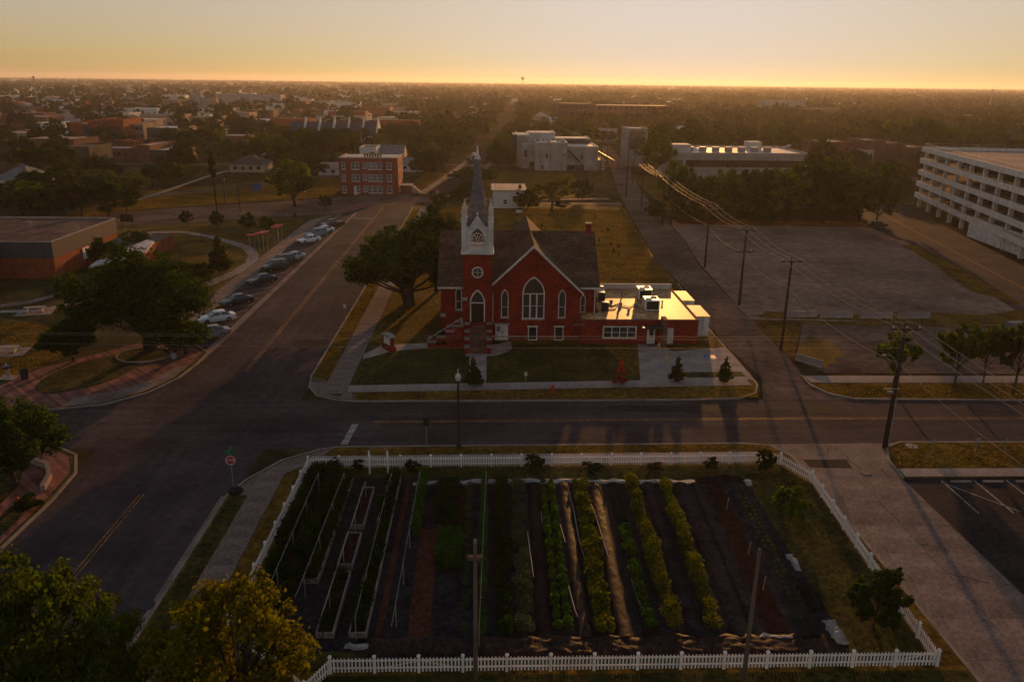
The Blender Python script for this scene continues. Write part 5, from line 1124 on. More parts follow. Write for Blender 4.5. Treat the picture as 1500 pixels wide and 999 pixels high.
# trellises
def trellis(px0,py0,px1,py1,label,z=1.75):
    a_, b_ = G(px0,py0,z), G(px1,py1,z); t = thing('trellis', label, 'trellis', (a_.x,a_.y,.13), 0, 'white trellis lines over the garden'); d = b_-a_
    n = max(3, round(d.length/2.2)); pts = [Vector((d.x*i/(n*2), d.y*i/(n*2), z-.13-(.035 if i%2 else 0))) for i in range(n*2+1)]
    obj('top_wire', MB().path(pts,.016,5), M['white_plastic'], t)
    for i in range(n+1): obj('post', MB().tube((d.x*i/n,d.y*i/n,0),(d.x*i/n,d.y*i/n,z-.1),.028), M['metal_dark'] if i%2 else M['galv'], t)
for i,(q) in enumerate([(466,693,392,862),(504,693,432,875),(535,705,470,903),(573,693,520,903),(615,690,573,918),(712,690,702,915)]):
    trellis(*q, ['leftmost white trellis line by the fence','second white trellis line from the left fence','white trellis line over the two empty raised beds','white trellis line over the long raised bed','white trellis line beside the pale bean row','white trellis line in the centre of the garden'][i])
ar = thing('garden_arch', 'small white garden arch at the back fence', 'arch', (-9.0,59.0,.13))
for s in (-.75,.75): obj('post', MB().box(s-.06,s+.06,-.06,.06,0,2.1), M['paint_fence'], ar)
obj('mesh_panel', MB().path([(-.75,0,2.1),(-.4,0,2.5),(.4,0,2.5),(.75,0,2.1)],.04), M['galv'], ar)
# crumpled plastic
def crumple(name, x0, x1, y0, y1, z, amp, m, label, seed, nu=40, nv=10, freq=7, arc=0):
    rs = np.random.RandomState(seed); K = rs.uniform(-1,1,(10,2))*freq; ph = rs.uniform(0,6.28,10)
    def f(u, v):
        x = x0+(x1-x0)*u; y = y0+(y1-y0)*v+arc*math.sin(u*9+seed); s = sum(abs(math.sin(K[i][0]*x+K[i][1]*y*2.2+ph[i])) for i in range(10))/10
        e = min(1, 6*v, 6*(1-v))
        return (x+(.05*math.sin(y*3.7+ph[2])+.05*math.sin(y*8.3+ph[3]+x)+.03*math.sin(y*17+ph[4])), y+.10*math.sin(x*1.7+ph[0])+.06*math.sin(x*4.3+ph[1])+.03*math.sin(x*11+ph[5]), z+max(0.004, amp*e*min(1,6*u,6*(1-u))*s))
    o = obj(name, MB().grid(f,max(nu,24),max(nv,24)), M[m], None, smooth=True); return tag(o, label, 'plastic sheet')
crumple('plastic_sheet',-7.5,20.6,36.9,38.7,.131,.26,'plastic_sunlit','crumpled black plastic along the inside of the front fence',3,150,12,5)
crumple('plastic_sheet',-6,17,57.25,57.85,.134,.22,'white_plastic','long pale plastic strip along the back end of the rows',4,120,6,3,.1)
crumple('plastic_sheet',17,21.2,57.2,58.1,.134,.45,'plastic_black','bunched black plastic at the back right corner of the beds',8,40,8,5)
crumple('plastic_sheet',20.6,21.0,45.0,46.9,.134,.4,'white_plastic','white crumpled sack on the right edge of the beds, beside the bare pole',5,8,24,5)
crumple('plastic_sheet',20.3,21.0,37.9,40.0,.134,.5,'white_plastic','white and black crumpled sack at the front right corner of the beds',6,12,24,5)
crumple('plastic_sheet',20.0,20.9,40.7,43.6,.134,.45,'plastic_black','lumpy black sacks along the right edge of the beds',7,12,24,6)
crumple('plastic_sheet',20.9,21.4,56.6,57.5,.2,.3,'white_plastic','small white scrap of plastic at the back right corner',9,8,8,6)
crumple('plastic_sheet',-8.2,-6.8,37.8,38.2,.14,.25,'white_plastic','pale loose plastic scrap by the front raised beds',11,16,8,4)
crumple('plastic_sheet',15.5,18.3,38.2,38.5,.14,.22,'white_plastic','thin pale plastic strip at the front of the bare soil',12,24,5,4)
def hose(pts, label):
    q = [Vector((x,y,z)) for x,y,z in pts]; tag(obj('drip_hose', MB().path(q,.032,6), M['white_plastic'], None), label, 'hose', 'white drip hoses between the beds')
hose([(2.85,50,.2),(2.95,46,.25),(3.0,44.5,.2)],'short white hose piece beside the silvery grey row')
hose([(3.95,54,.2),(4.0,52,.25),(4.0,51,.2)],'short white hose left of the twin lettuce rows, far end')
hose([(5.2,43.5,.2),(5.35,41,.25),(5.6,39.5,.22)],'white hose right of the twin lettuce rows, near end')
hose([(5.3,51,.2),(5.45,48.5,.25)],'white hose right of the twin lettuce rows, middle')
hose([(6.3,57.2,.25),(6.5,53,.3),(6.45,49,.3),(6.6,46,.25)],'white hose left of the gold edged row')
hose([(7.9,57.3,.3),(7.75,55,.4),(8.0,52,.45),(8.1,49,.45),(8.2,46.5,.35)],'long white hose on the wrinkled bed coloured as sunlit')
hose([(9.35,44,.3),(9.4,42,.3),(9.6,40.6,.3)],'white hose left of the sparse seedlings')
for i,(x,y) in enumerate(((18.2,53),(18.0,47),(17.7,43))): t = tag(obj('garden_stake', MB().tube((x,y,.13),(x+.1,y+.05,1.15),.025), M['white_plastic'], None), ['far','middle','near'][i]+' white stake standing in the dark bare soil', 'stake', 'stakes in the bare soil')
for i,(px,py,w,h) in enumerate([(783,692,34,22),(1041,690,26,16),(605,694,26,16),(868,690,34,8),(958,690,30,8),(480,694,36,14),(525,690,20,14)]):
    b = G(px,py); tree('bush', (b.x,b.y,.12), w/PPM(b), h/14, 'dark bush against the back picket fence, '+['near the middle','farthest right','behind the bean row','low one right of the middle','low one between the middle and right','in the back left corner','beside the garden arch'][i], None, 'shrub', 'shrub')
# ================================================================== vehicles
def paint(name, c): 
    m = mat(name, c, var=.06, rough=.3, spec=.3, fine=0, scale=1); m.node_tree.nodes['Principled BSDF'].inputs['Coat Weight'].default_value = .2; return m
CP = {'white': paint('car_white',(.70,.69,.67)), 'black': paint('car_black',(.018,.018,.020)), 'navy': paint('car_navy',(.022,.026,.036)), 'silver': paint('car_silver',(.36,.37,.38)), 'blue': paint('car_blue',(.16,.20,.25)), 'maroon': paint('car_maroon',(.055,.016,.016)), 'grey': paint('car_grey',(.17,.17,.175))}
def loft(mb, st, prof):
    n = len(prof)
    vs = []
    for (x, hw, zb, zt) in st:
        for (a, b) in prof: vs.append((x, hw*a, zb+(zt-zb)*b))
    fs = [(j*n+i, j*n+(i+1)%n, (j+1)*n+(i+1)%n, (j+1)*n+i) for j in range(len(st)-1) for i in range(n)]
    fs += [tuple(range(n)), tuple(range((len(st)-1)*n, len(st)*n))]
    return mb.add(vs, fs)
BP = [(-.86,0),(-.97,.12),(-1,.45),(-.97,.78),(-.86,.97),(-.4,1.02),(0,1.03),(.4,1.02),(.86,.97),(.97,.78),(1,.45),(.97,.12),(.86,0)]
KIND = {
 'sedan': dict(st=[(2.40,.66,.34,.62),(2.28,.82,.24,.70),(1.7,.89,.2,.84),(.95,.91,.2,.93),(-1.45,.91,.2,.97),(-2.0,.89,.22,.98),(-2.32,.83,.28,.92),(-2.42,.7,.38,.80)], cab=((1.15,-1.85,.82,.92),(.25,-1.05,.60,1.44)), wb=(1.42,-1.38)),
 'suv': dict(st=[(2.32,.70,.36,.78),(2.2,.85,.26,.90),(1.6,.92,.24,1.02),(.95,.93,.24,1.08),(-1.9,.93,.24,1.10),(-2.25,.88,.28,1.08),(-2.34,.8,.38,1.0)], cab=((1.15,-2.30,.86,1.05),(.45,-2.02,.68,1.76)), wb=(1.40,-1.42)),
 'pickup': dict(st=[(2.75,.76,.42,.86),(2.62,.92,.30,1.0),(1.9,.97,.28,1.08),(1.2,.98,.28,1.12),(-2.5,.98,.30,1.12),(-2.72,.95,.36,1.08)], cab=((1.35,-.75,.90,1.08),(.75,-.45,.72,1.82)), wb=(1.75,-1.7)),
}
CACHE = {}
def quad_panel(mb, P4, inset=.12, off=.012):
    P4 = [Vector(p) for p in P4]; c = sum(P4, Vector())/4; n = (P4[1]-P4[0]).cross(P4[3]-P4[0]).normalized()
    if n.dot(c-Vector((c.x*.3,0,1.0))) < 0: n = -n
    q = [c+(p-c)*(1-inset)+n*off for p in P4]; mb.poly(q)
def car(kind, colour, loc, rz, label, group=None, name='car', cat='car'):
    K = KIND[kind]; t = thing(name, label, cat, loc, rz, group)
    if (kind) not in CACHE:
        b = MB(); loft(b, K['st'], BP); (x0,x1,hw,zc),(t0,t1,tw,zt) = K['cab']
        lo = [(x0,-hw,zc),(x0,hw,zc),(x1,hw,zc),(x1,-hw,zc)]; hi = [(t0,-tw,zt),(t0,tw,zt),(t1,tw,zt),(t1,-tw,zt)]
        mid = [(t0-.12,-tw*.86,zt+.05),(t0-.12,tw*.86,zt+.05),(t1+.1,tw*.86,zt+.05),(t1+.1,-tw*.86,zt+.05)]
        b.add(lo+hi+mid, [(0,1,5,4),(1,2,6,5),(2,3,7,6),(3,0,4,7),(4,5,9,8),(5,6,10,9),(6,7,11,10),(7,4,8,11),(8,9,10,11)])
        for wx in K['wb']:
            pass
        g = {}
        w1 = MB(); quad_panel(w1,(lo[0],lo[1],hi[1],hi[0]),.10); g['windscreen'] = w1
        w2 = MB(); quad_panel(w2,(lo[2],lo[3],hi[3],hi[2]),.14); g['rear_window'] = w2
        for s, (A,B,C,D) in ((0,(lo[0],lo[3],hi[3],hi[0])),(1,(lo[1],lo[2],hi[2],hi[1]))):
            A,B,C,D = map(Vector,(A,B,C,D)); m1, m2 = A.lerp(B,.52), D.lerp(C,.5)
            f = MB(); quad_panel(f,(A.lerp(D,.12),m1.lerp(m2,.12),m2.lerp(m1,.1),D.lerp(A,.1)),.12); quad_panel(f,(m1.lerp(m2,.12),B.lerp(C,.12),C.lerp(B,.1),m2.lerp(m1,.1)),.12); g['side_window%d'%s] = f
        fx = K['st'][0][0]; rx = K['st'][-1][0]; hz = K['st'][1][3]-.16
        lights = {}
        for s in (-1,1):
            lights['headlight%d'%s] = MB().box(fx-.28,fx-.04,min(s*.50,s*.80),max(s*.50,s*.80),hz-.02,hz+.10)
            zt2 = K['st'][-2][3]-.26; lights['tail_light%d'%s] = MB().box(rx+.0,rx+.2,min(s*.55,s*.86),max(s*.55,s*.86),zt2,zt2+.17)
        mi = MB(); mi.box(.75,.95,-1.05,-.9,.98,1.12).box(.75,.95,.9,1.05,.98,1.12)
        bp = MB().box(fx-.06,fx+.03,-.55,.55,.36,.52).box(rx-.03,rx+.06,-.6,.6,.42,.55)
        r = .36 if kind == 'pickup' else .335
        wh = MB(); n = 18
        def ringx(rr, y): return [(rr*math.cos(i*2*math.pi/n), y, rr*math.sin(i*2*math.pi/n)) for i in range(n)]
        rings = [ringx(r*.62,-.11),ringx(r*.95,-.115),ringx(r,-.08),ringx(r,.08),ringx(r*.95,.115),ringx(r*.62,.11)]
        wh.add(sum(rings,[]), [(j*n+i,j*n+(i+1)%n,(j+1)*n+(i+1)%n,(j+1)*n+i) for j in range(5) for i in range(n)])
        rm = MB(); rm.extr(ringx(r*.63,-.10), ringx(r*.63,.10))
        for i in range(5):
            a = i*2*math.pi/5; 
            for y in (-.112,.112): rm.tube((0,y,0),(r*.6*math.cos(a),y,r*.6*math.sin(a)),.035,.03,4)
        bd = MB()
        if kind == 'pickup': bd.box(-2.55,-.9,-.82,.82,1.125,1.135)
        CACHE[kind] = dict(body=b.mesh('body'), glass={k:v.mesh(k,False) for k,v in g.items()}, lights={k:v.mesh(k) for k,v in lights.items()}, mirror=mi.mesh('mirror'), bumper=bp.mesh('bumper'), tyre=wh.mesh('tyre'), rim=rm.mesh('rim'), r=r, bed=bd.mesh('bed') if bd.v else None)
        c = CACHE[kind]
        c['body'].shade_smooth()
        try: c['body'].set_sharp_from_angle(angle=rad(38))
        except Exception: pass
        for me in c['glass'].values(): me.materials.append(M['glass'])
        for k2, me in c['lights'].items(): me.materials.append(M['lens'] if k2[0]=='h' else M['tail'])
        c['mirror'].materials.append(M['metal_dark']); c['bumper'].materials.append(M['metal_dark']); c['tyre'].materials.append(M['rubber']); c['rim'].materials.append(M['rim'])
    c = CACHE[kind]
    k = (kind, colour)
    if k not in CACHE: me = c['body'].copy(); me.materials.append(CP[colour]); CACHE[k] = me
    b = link('body', CACHE[k], None, t)
    for n_, me in c['glass'].items(): link(n_.rstrip('01'), me, None, b)
    for n_, me in c['lights'].items(): link(n_.split('-')[0].rstrip('1'), me, None, t)
    link('mirror', c['mirror'], None, b); link('bumper', c['bumper'], None, t)
    if c['bed']:
        if not c['bed'].materials: c['bed'].materials.append(M['rubber'])
        link('cargo_bed', c['bed'], None, t)
    for wx in K['wb']:
        for s in (-1,1):
            w_ = link('wheel', c['tyre'], None, t); w_.location = (wx, s*(K['st'][3][1]-.10), c['r']); link('rim', c['rim'], None, w_)
    return t
gp = 'cars parked along the west kerb'
CA = rad(225)
def park(kind, colour, px, py, label, da=0):
    b = G(px,py); return car(kind, colour, (b.x,b.y,.015), CA+rad(da), label, gp)
park('sedan','grey',308,494,'silver car half hidden behind the low round tree',-14)
park('sedan','white',318,471,'white sedan nearest the camera in the parked row',-14)
park('sedan','black',347,446,'black sedan right behind the nearest white sedan')
park('sedan','navy',384,415,'dark navy sedan just in front of the two dark vans')
park('suv','black',403,396,'black boxy van in front of the parked pair of dark vans')
park('suv','navy',413,388,'dark van behind the black boxy van')
park('sedan','silver',429,381,'pale sedan half hidden behind the dark vans')
park('sedan','white',453,355,'white sedan at the near end of the four far parked cars')
park('suv','blue',463,347,'silver blue hatchback among the four far parked cars')
park('sedan','white',474,341,'white sedan next to the maroon pickup')
park('pickup','maroon',487,333,'maroon pickup farthest along the parked row')
b = G(663,262); car('pickup','silver',(b.x,b.y,.02),rad(-95),'pale pickup driving down the far street')
b = G(687,236); car('suv','navy',(b.x,b.y,.02),rad(85),'dark car parked on the far street, nearer of two','cars on the far street')
b = G(694,229); car('sedan','white',(b.x,b.y,.02),rad(85),'pale car parked on the far street, farther of two','cars on the far street')
b = G(1285,333); car('sedan','black',(b.x,b.y,.02),rad(12),'black car parked under the end of the wood by the gravel lot')
b = G(1090,303); car('suv','silver',(b.x,b.y,.02),rad(5),'silver car glimpsed under the wood behind the gravel lot')
b = G(197,284); car('sedan','black',(b.x,b.y,.03),rad(30),'dark car on the tree lined street behind the meadow')
b = G(882,250); car('sedan','silver',(b.x,b.y,.03),rad(80),'pale car beside the modern grey building')
b = G(1493,490); car('suv','black',(b.x,b.y,.03),rad(20),'dark car cut by the right edge above the verge trees')
R_ = Matrix.Rotation(ang,3,'Z')
for i,(x,y,k,kc,c_,lab) in enumerate([(20,5,4,'sedan','white','pale car on the top covered deck of the garage'),(28,5,4,'suv','black','dark car on the top covered deck of the garage'),(19,5,2,'suv','silver','silver car on the middle deck of the garage'),(26,5,2,'suv','black','dark car on the middle deck of the garage'),(28,5,1,'sedan','white','white car on the first deck of the garage'),(12,5,1,'sedan','navy','dark car on the first deck of the garage'),(38,5,2,'suv','maroon','red car on the middle deck of the garage'),(22,5,0,'sedan','silver','car on the ground floor of the garage')]):
    q = R_ @ Vector((x,y,0)); car(kc,c_,(A0.x+q.x,A0.y+q.y,k*lev+.01),ang+rad(90),lab,'cars inside the garage')

# ================================================================== utility poles and wires
def sag(a, b, s, n=12):
    a, b = Vector(a), Vector(b); return [a.lerp(b,i/n)-Vector((0,0,s*4*(i/n)*(1-i/n))) for i in range(n+1)]
def wire(a, b, s, label, group, r=.016): return tag(obj('power_line', MB().path(sag(a,b,s),r,5), M['wire_glint' if group.startswith('alley power') and a[1] > 120 else 'wire'], None), label, 'cable', group)
def pole(x, y, h, label, arm=True, rz=0, group='utility poles along the alley', r=.17, lean=(0,0), arm2=False, lamp=False, xfmr=False, wm='wood_pole'):
    t = thing('utility_pole', label, 'utility pole', (x,y,0), rz, group); tp = Vector((lean[0],lean[1],h))
    obj('shaft', MB().tube((0,0,-.2),tp,r,r*.62,10), M[wm], t, smooth=True)
    if arm:
        for k, z in enumerate([h-.45]+([h-3.6] if arm2 else [])):
            c = tp*(z/h); ca_ = obj('crossarm', MB().box(c.x-1.25,c.x+1.25,c.y-.20,c.y-.08,z-.07,z+.07), M['wood_pole'], t)
            for xx in ((-1.15,.0,1.15) if k == 0 else (-.9,.9)): obj('insulator', MB().lathe([(.03,z+.07),(.09,z+.13),(.06,z+.2),(.09,z+.27),(.03,z+.36)],8,c.x+xx,c.y-.14), M['ceramic'], ca_)
            obj('brace', MB().tube((c.x-.7,c.y-.14,z-.05),(c.x,c.y-.14,z-.75),.02).tube((c.x+.7,c.y-.14,z-.05),(c.x,c.y-.14,z-.75),.02), M['galv'], ca_)
    if xfmr:
        z = h-2.4; obj('transformer', MB().lathe([(.05,z-.5),(.24,z-.48),(.24,z+.4),(.1,z+.5)],12,.42,-.1), M['galv'], t)
    if lamp:
        z = h-4.2; ar_ = obj('lamp_arm', MB().path([(0,0,z),(-.5,-.2,z+.9),(-1.1,-.4,z+1.5),(-1.7,-.6,z+1.6)],.04), M['galv'], t)
        obj('lamp_head', MB().lathe([(.05,z+1.5),(.17,z+1.54),(.11,z+1.66)],10,-1.8,-.62), M['stone_cap'], ar_)
        obj('cable_box', MB().box(-.75,-.25,-.3,-.1,z-2.1,z-1.9).box(-1.1,.3,-.2,-.1,z-1.75,z-1.68), M['galv'], t); obj('guard_strip', MB().box(.10,.22,-.22,-.1,0,h*.42), M['galv'], t)
    return t
PL = [(35.4,33.5,11.7),(35.8,64.0,11.7),(36.0,91.4,11.6),(37.1,112.2,11.6),(38.5,137.2,11.2),(40.0,181,11.2),(40.3,209,11.2),(38.9,225,17.0)]
labs = [None,'leaning utility pole with a street light at the right end of the road','utility pole between the alley and the lower lot','utility pole at the edge of the gravel lot, third along the alley','utility pole on the grass by the gravel lot, fourth along the alley','dark utility pole in front of the clipped hedge bush','utility pole in the sunlit far end of the alley','tallest utility pole, in the glare at the far end of the alley']
for i,(x,y,h) in enumerate(PL):
    if i == 0: continue
    pole(x,y,h,labs[i], arm2=(i==3), lamp=(i==1), xfmr=False, r=.24 if i == 1 else .20)
FAR = [(36.5,262,13),(34,330,12),(31,420,12),(46.5,258,11),(44,300,11)]
for i,(x,y,h) in enumerate(FAR): pole(x,y,h,'small far utility pole in the glare beyond the alley, '+['beside the modern building','left line, second','left line, farthest','right line, nearest','right line, second'][i])
pts = [(x,y,h) for x,y,h in PL]+[FAR[0],FAR[1],FAR[2]]
for i in range(len(pts)-1):
    (xa,ya,ha),(xb,yb,hb) = pts[i], pts[i+1]
    for k, o in enumerate((-1.15,0,1.15)): wire((xa+o,ya-.14,ha-.12),(xb+o,yb-.14,hb-.12),.55 if yb-ya > 20 else .3,['left','middle','right'][k]+' conductor of the alley power line, span '+['towards the camera off the right edge','from the leaning pole to the second pole','from the second to the third pole','from the third to the fourth pole','from the fourth pole to the hedge pole','over the hedge end','up to the tallest pole','past the tallest pole','beyond the modern building','at the far end'][i],'alley power line conductors',.022)
    if i < 5: wire((xa-.1,ya,ha-3.6),(xb-.1,yb,hb-3.6),.9,'lower communication cable of the alley line, '+['span off the right edge','first span','second span','third span','fourth span'][i],'alley communication cable',.022)
wl0 = (-64,66.0)
pole(wl0[0],wl0[1],11.4,'utility pole outside the left edge of the picture', rz=rad(90), group='utility poles at the corner')
for k,(z,dy,s) in enumerate(((10.6,-.6,.25),(10.25,.3,.3),(9.5,.1,.35))): wire((wl0[0],wl0[1]+dy,z),(35.8,64+dy*.3,z),s,['upper','second','lowest'][k]+' wire crossing in front of the church above the road','wires along the road',.010)
for i,(px,py,h,lab) in enumerate([(697,1075,11.0,'bare wooden pole in front of the garden, left of two'),(1079,1075,10.7,'bare wooden pole in front of the garden, right of two')]):
    g_ = G(px,py); t = pole(g_.x,g_.y,h,lab,arm=False,group='poles in front of the garden',r=.13,wm='wood_light')
    if i == 0: obj('crossarm', MB().box(-.35,.35,-.12,.12,h-.9,h-.72), M['wood_light'], t); obj('pole_cap', MB().lathe([(.09,h-.02),(.10,h+.12),(.04,h+.2)],8), M['stone_step'], t)
g_ = G(318,312); t = pole(g_.x,g_.y,15.7,'tall pole wrapped in dark ivy behind the park',arm=False,group='poles by the cross street',r=.2)
iv = link('ivy', PR['bush'][0], None, t); iv.scale = (2.2,2.2,8.0); iv.location = (0,0,7.0)
for (px,py,ty,lab) in ((352,311,262,'plain dark pole on the cross street right of the ivy pole'),(331,302,255,'thin pale pole in the meadow behind the ivy pole'),(869,284,254,'lone short pole beyond the church lawn'),(971,290,262,'pole stub behind the hedge pole')):
    g_ = G(px,py); pole(g_.x,g_.y,HG(px,py,ty),lab,arm=False,group='poles by the cross street',r=.11)
# street lamp by the road
t = thing('street_lamp', 'black street lamp with a pale globe standing in the verge before the church', 'street lamp', (-2.6,64.0,.12))
obj('base', MB().lathe([(.24,0),(.24,.25),(.15,.4),(.13,.9)],12), M['metal_dark'], t); obj('post', MB().tube((0,0,.9),(0,0,6.3),.11,.085,10), M['metal_dark'], t)
obj('globe', MB().lathe([(.10,6.3),(.22,6.42),(.27,6.65),(.22,6.88),(.08,6.98)],12), M['lens'], t); obj('finial', MB().lathe([(.09,6.98),(.05,7.1),(.01,7.5)],8), M['paint_white'], t)
for (px,py,ty,lab) in ((148,1,0,0),) and ((449,309,280,'thin white lamp post at the plaza by the cross street'),(332,300,262,'thin white lamp post in the meadow'),):
    g_ = G(px,py); h = HG(px,py,ty); t = thing('lamp_post', lab, 'lamp post', g_, 0, 'thin white lamp posts')
    obj('post', MB().tube((0,0,0),(0,0,h-.3),.07,.05), M['galv'], t); obj('lamp_head', MB().lathe([(.05,h-.3),(.25,h-.15),(.12,h)],10), M['white_paint_gloss'], t)

# ================================================================== signs and furniture
def text_mesh(s, size):
    cu = bpy.data.curves.new('t','FONT'); cu.body = s; cu.size = size; cu.align_x = 'CENTER'; cu.align_y = 'CENTER'; cu.extrude = .004
    o = bpy.data.objects.new('t', cu); COL.objects.link(o); dg = bpy.context.evaluated_depsgraph_get(); me = bpy.data.meshes.new_from_object(o.evaluated_get(dg)); bpy.data.objects.remove(o); me.transform(Matrix.Rotation(math.pi/2,4,'X')); return me
def stop_sign(x, y, label, h=3.0, rz=0, street=False, facing=True):
    t = thing('stop_sign', label, 'sign', (x,y,.1), rz, 'stop signs'); obj('post', MB().tube((0,0,0),(0,0,h+.2),.035), M['galv'], t)
    oc = lambda r: [(r*math.cos(math.pi/8+i*math.pi/4), h-.35+r*math.sin(math.pi/8+i*math.pi/4)) for i in range(8)]
    pl_ = obj('plate', MB().prism_y(oc(.42),-.06,-.04), M['red_paint'], t); rg = MB(); ring_y(rg, oc(.36), oc(.41), -.066, -.061); obj('border', rg, M['paint_white'], pl_)
    me = text_mesh('STOP', .30); me.materials.append(M['paint_white']); o = link('lettering', me, None, pl_); o.location = (0,-.066,h-.35)
    if street:
        for k,(a_,z) in enumerate(((0,h+.2),(math.pi/2,h+.42))):
            q = obj('street_name_plate', MB().box(-.45,.45,-.012,.012,z,z+.2), M['green_sign'], t); q.rotation_euler = (0,0,a_)
    return t
stop_sign(-20.0,56.2,'red stop sign with green street name plates at the near corner',3.1,street=True)
t = tag(obj('sand_bag', MB().lathe([(.1,.1),(.5,.12),(.58,.3),(.4,.5),(.1,.56)],10,-19.8,56.05), M['rubber'], None, smooth=True),'black bag lying at the foot of the near stop sign','bag')
g_ = G(641,296); stop_sign(g_.x,g_.y,'small far stop sign at the end of the street',3.0)
def plate_sign(px, py, h, label, w=.45, hh=.6, m='galv', disc_=False, rz=0, z=.12):
    g_ = G(px,py); t = thing('sign_post', label, 'sign', (g_.x,g_.y,z), rz, 'small signs on posts'); obj('post', MB().tube((0,0,0),(0,0,h),.03), M['galv'], t)
    if disc_: obj('plate', MB().prism_y([(.36*math.cos(i*.524),h-.3+.36*math.sin(i*.524)) for i in range(12)],-.05,-.03), M[m], t)
    else: obj('plate', MB().box(-w/2,w/2,-.05,-.03,h-hh,h), M[m], t)
plate_sign(625,657,2.9,'back of a dark road sign standing in the near verge','.' and .5,.8,'metal_dark')
plate_sign(258,548,2.3,'round backed sign on the brick plaza corner',disc_=True)
plate_sign(770,567,1.6,'short white sign post on the verge before the church',.3,.4,'paint_white')
plate_sign(506,468,2.0,'small white parking sign at the kerb under the oak',.35,.5,'paint_white')
plate_sign(1365,664,1.3,'leaning small sign on the right verge nearest the leaning pole',.4,.4)
plate_sign(1428,664,1.4,'small square sign on the right verge',.45,.45,'stone_cap'); plate_sign(1471,664,1.3,'thin sign stub on the right verge edge',.2,.2)
plate_sign(1264,548,1.3,'thin post in the grass behind the right sidewalk',.15,.15,'metal_dark'); plate_sign(448,693,1.8,'thin dark post at the back left fence corner',.1,.1,'metal_dark')
plate_sign(1162,522,1.1,'red and white marker post by the leaning barrier',.14,.5,'red_paint')
for i,px in enumerate((1162,1203,1275,1336,1395,1454)): plate_sign(px,446,.9,'small pale notice on a stake above the barriers, '+['leftmost','second','third','fourth','fifth','rightmost'][i],.4,.45,'stone_cap',z=0)
def hydrant(px, py, label):
    g_ = G(px,py); t = thing('fire_hydrant', label, 'hydrant', (g_.x,g_.y,.12), 0, 'fire hydrants')
    obj('barrel', MB().lathe([(.2,0),(.2,.08),(.14,.1),(.14,.6),(.18,.62),(.16,.75),(.06,.85),(.04,.92)],10), M['red_paint'], t); obj('outlet', MB().tube((-.26,0,.48),(.26,0,.48),.07).tube((0,0,.42),(0,-.26,.42),.085), M['red_paint'], t)
hydrant(809,577,'red fire hydrant on the verge before the church'); hydrant(28,745,'red fire hydrant on the near left sidewalk')
def bin_(px,py,label,h=1.1,r=.38):
    g_ = G(px,py); t = thing('trash_bin', label, 'trash bin', (g_.x,g_.y,.13), 0, 'trash bins'); obj('drum', MB().lathe([(r*.85,0),(r,.1),(r,h*.85),(r*.9,h*.88)],14), M['metal_dark'], t); obj('lid', MB().lathe([(r*1.08,h*.86),(r*1.05,h*.95),(r*.3,h)],14), M['rubber'], t)
bin_(37,556,'round black trash bin at the edge of the brick plaza'); bin_(432,320,'black trash bin on the far plaza')
g_ = G(13,555); t = thing('drinking_fountain', 'small pale drinking fountain beside the trash bin', 'fountain', (g_.x,g_.y,.13))
obj('slab', MB().box(-.9,.9,-.7,.7,0,.06), M['concrete'], t); obj('pedestal', MB().lathe([(.3,.06),(.2,.2),(.18,1.0),(.25,1.1)],10), M['stone_cap'], t); obj('basin', MB().lathe([(.15,1.05),(.42,1.15),(.45,1.3),(.3,1.28)],12), M['metal_dark'], t); obj('spout', MB().lathe([(.12,1.2),(.16,1.5),(.05,1.75)],8), M['stone_cap'], t)
def picnic(px, py, label, rz):
    g_ = G(px,py); t = thing('picnic_table', label, 'picnic table', (g_.x,g_.y,.13), rz, 'picnic tables on the lawn'); obj('slab', MB().box(-2.2,2.2,-1.6,1.6,0,.05), M['concrete'], t)
    for k in range(5): obj('table_plank', MB().box(-1.3,1.3,-.48+k*.2,-.30+k*.2,.72,.77), M['stone_cap'], t)
    for s in (-1,1):
        obj('bench_plank', MB().box(-1.3,1.3,min(s*.7,s*1.0),max(s*.7,s*1.0),.42,.47), M['stone_cap'], t)
        obj('leg_frame', MB().box(s*.9-.05,s*.9+.05,-.95,.95,.34,.419).box(s*.9-.06,s*.9+.06,-.5,.5,.05,.34).box(s*.9-.06,s*.9+.06,-.3,.3,.421,.718), M['galv'], t)
picnic(52,459,'pale picnic table beside the upper lawn path',rad(15)); picnic(10,518,'pale picnic table cut by the left edge',rad(10))
def barrier(px, py, label, rz=0, L_=4.6, m='concrete'):
    g_ = G(px,py); t = thing('concrete_barrier', label, 'barrier', (g_.x,g_.y,.0), rz, 'concrete barriers by the lots')
    pr = [(-.3,0),(.3,0),(.3,.08),(.16,.3),(.09,.85),(-.09,.85),(-.16,.3),(-.3,.08)]; obj('body', MB().prism_x(pr,-L_/2,L_/2), M[m], t)
    obj('drain_slot', MB().box(-L_*.3,-L_*.3+.5,-.306,-.29,.0,.07).box(L_*.3-.5,L_*.3,-.306,-.29,.0,.07), M['metal_dark'], t)
barrier(1172,464,'concrete barrier with a white painted end nearest the alley',rad(2)); barrier(1225,465,'second concrete barrier from the alley',rad(2)); barrier(1283,466,'third concrete barrier from the alley',rad(2)); barrier(1338,466,'fourth concrete barrier from the alley, farthest right',rad(2))
g_ = G(1168,463); tag(obj('barrier_panel', MB().box(g_.x-.8,g_.x+.8,g_.y-.42,g_.y-.36,.05,.9), M['paint_white'], None),'white board leaning on the first barrier','board')
barrier(1185,533,'single skewed concrete barrier on the grass by the alley mouth',rad(-52),3.4)
for i in range(5):
    x = 41+i*2.75; tag(obj('wheel_stop', MB().prism_x([(-.08,0),(.08,0),(.06,.13),(-.06,.13)],x-1.95-.85,x-1.95+.85), M['concrete'], None),'concrete wheel stop at the head of the lower right stalls','wheel stop','wheel stops in the lower right lot').location = (0,57.55,.01)
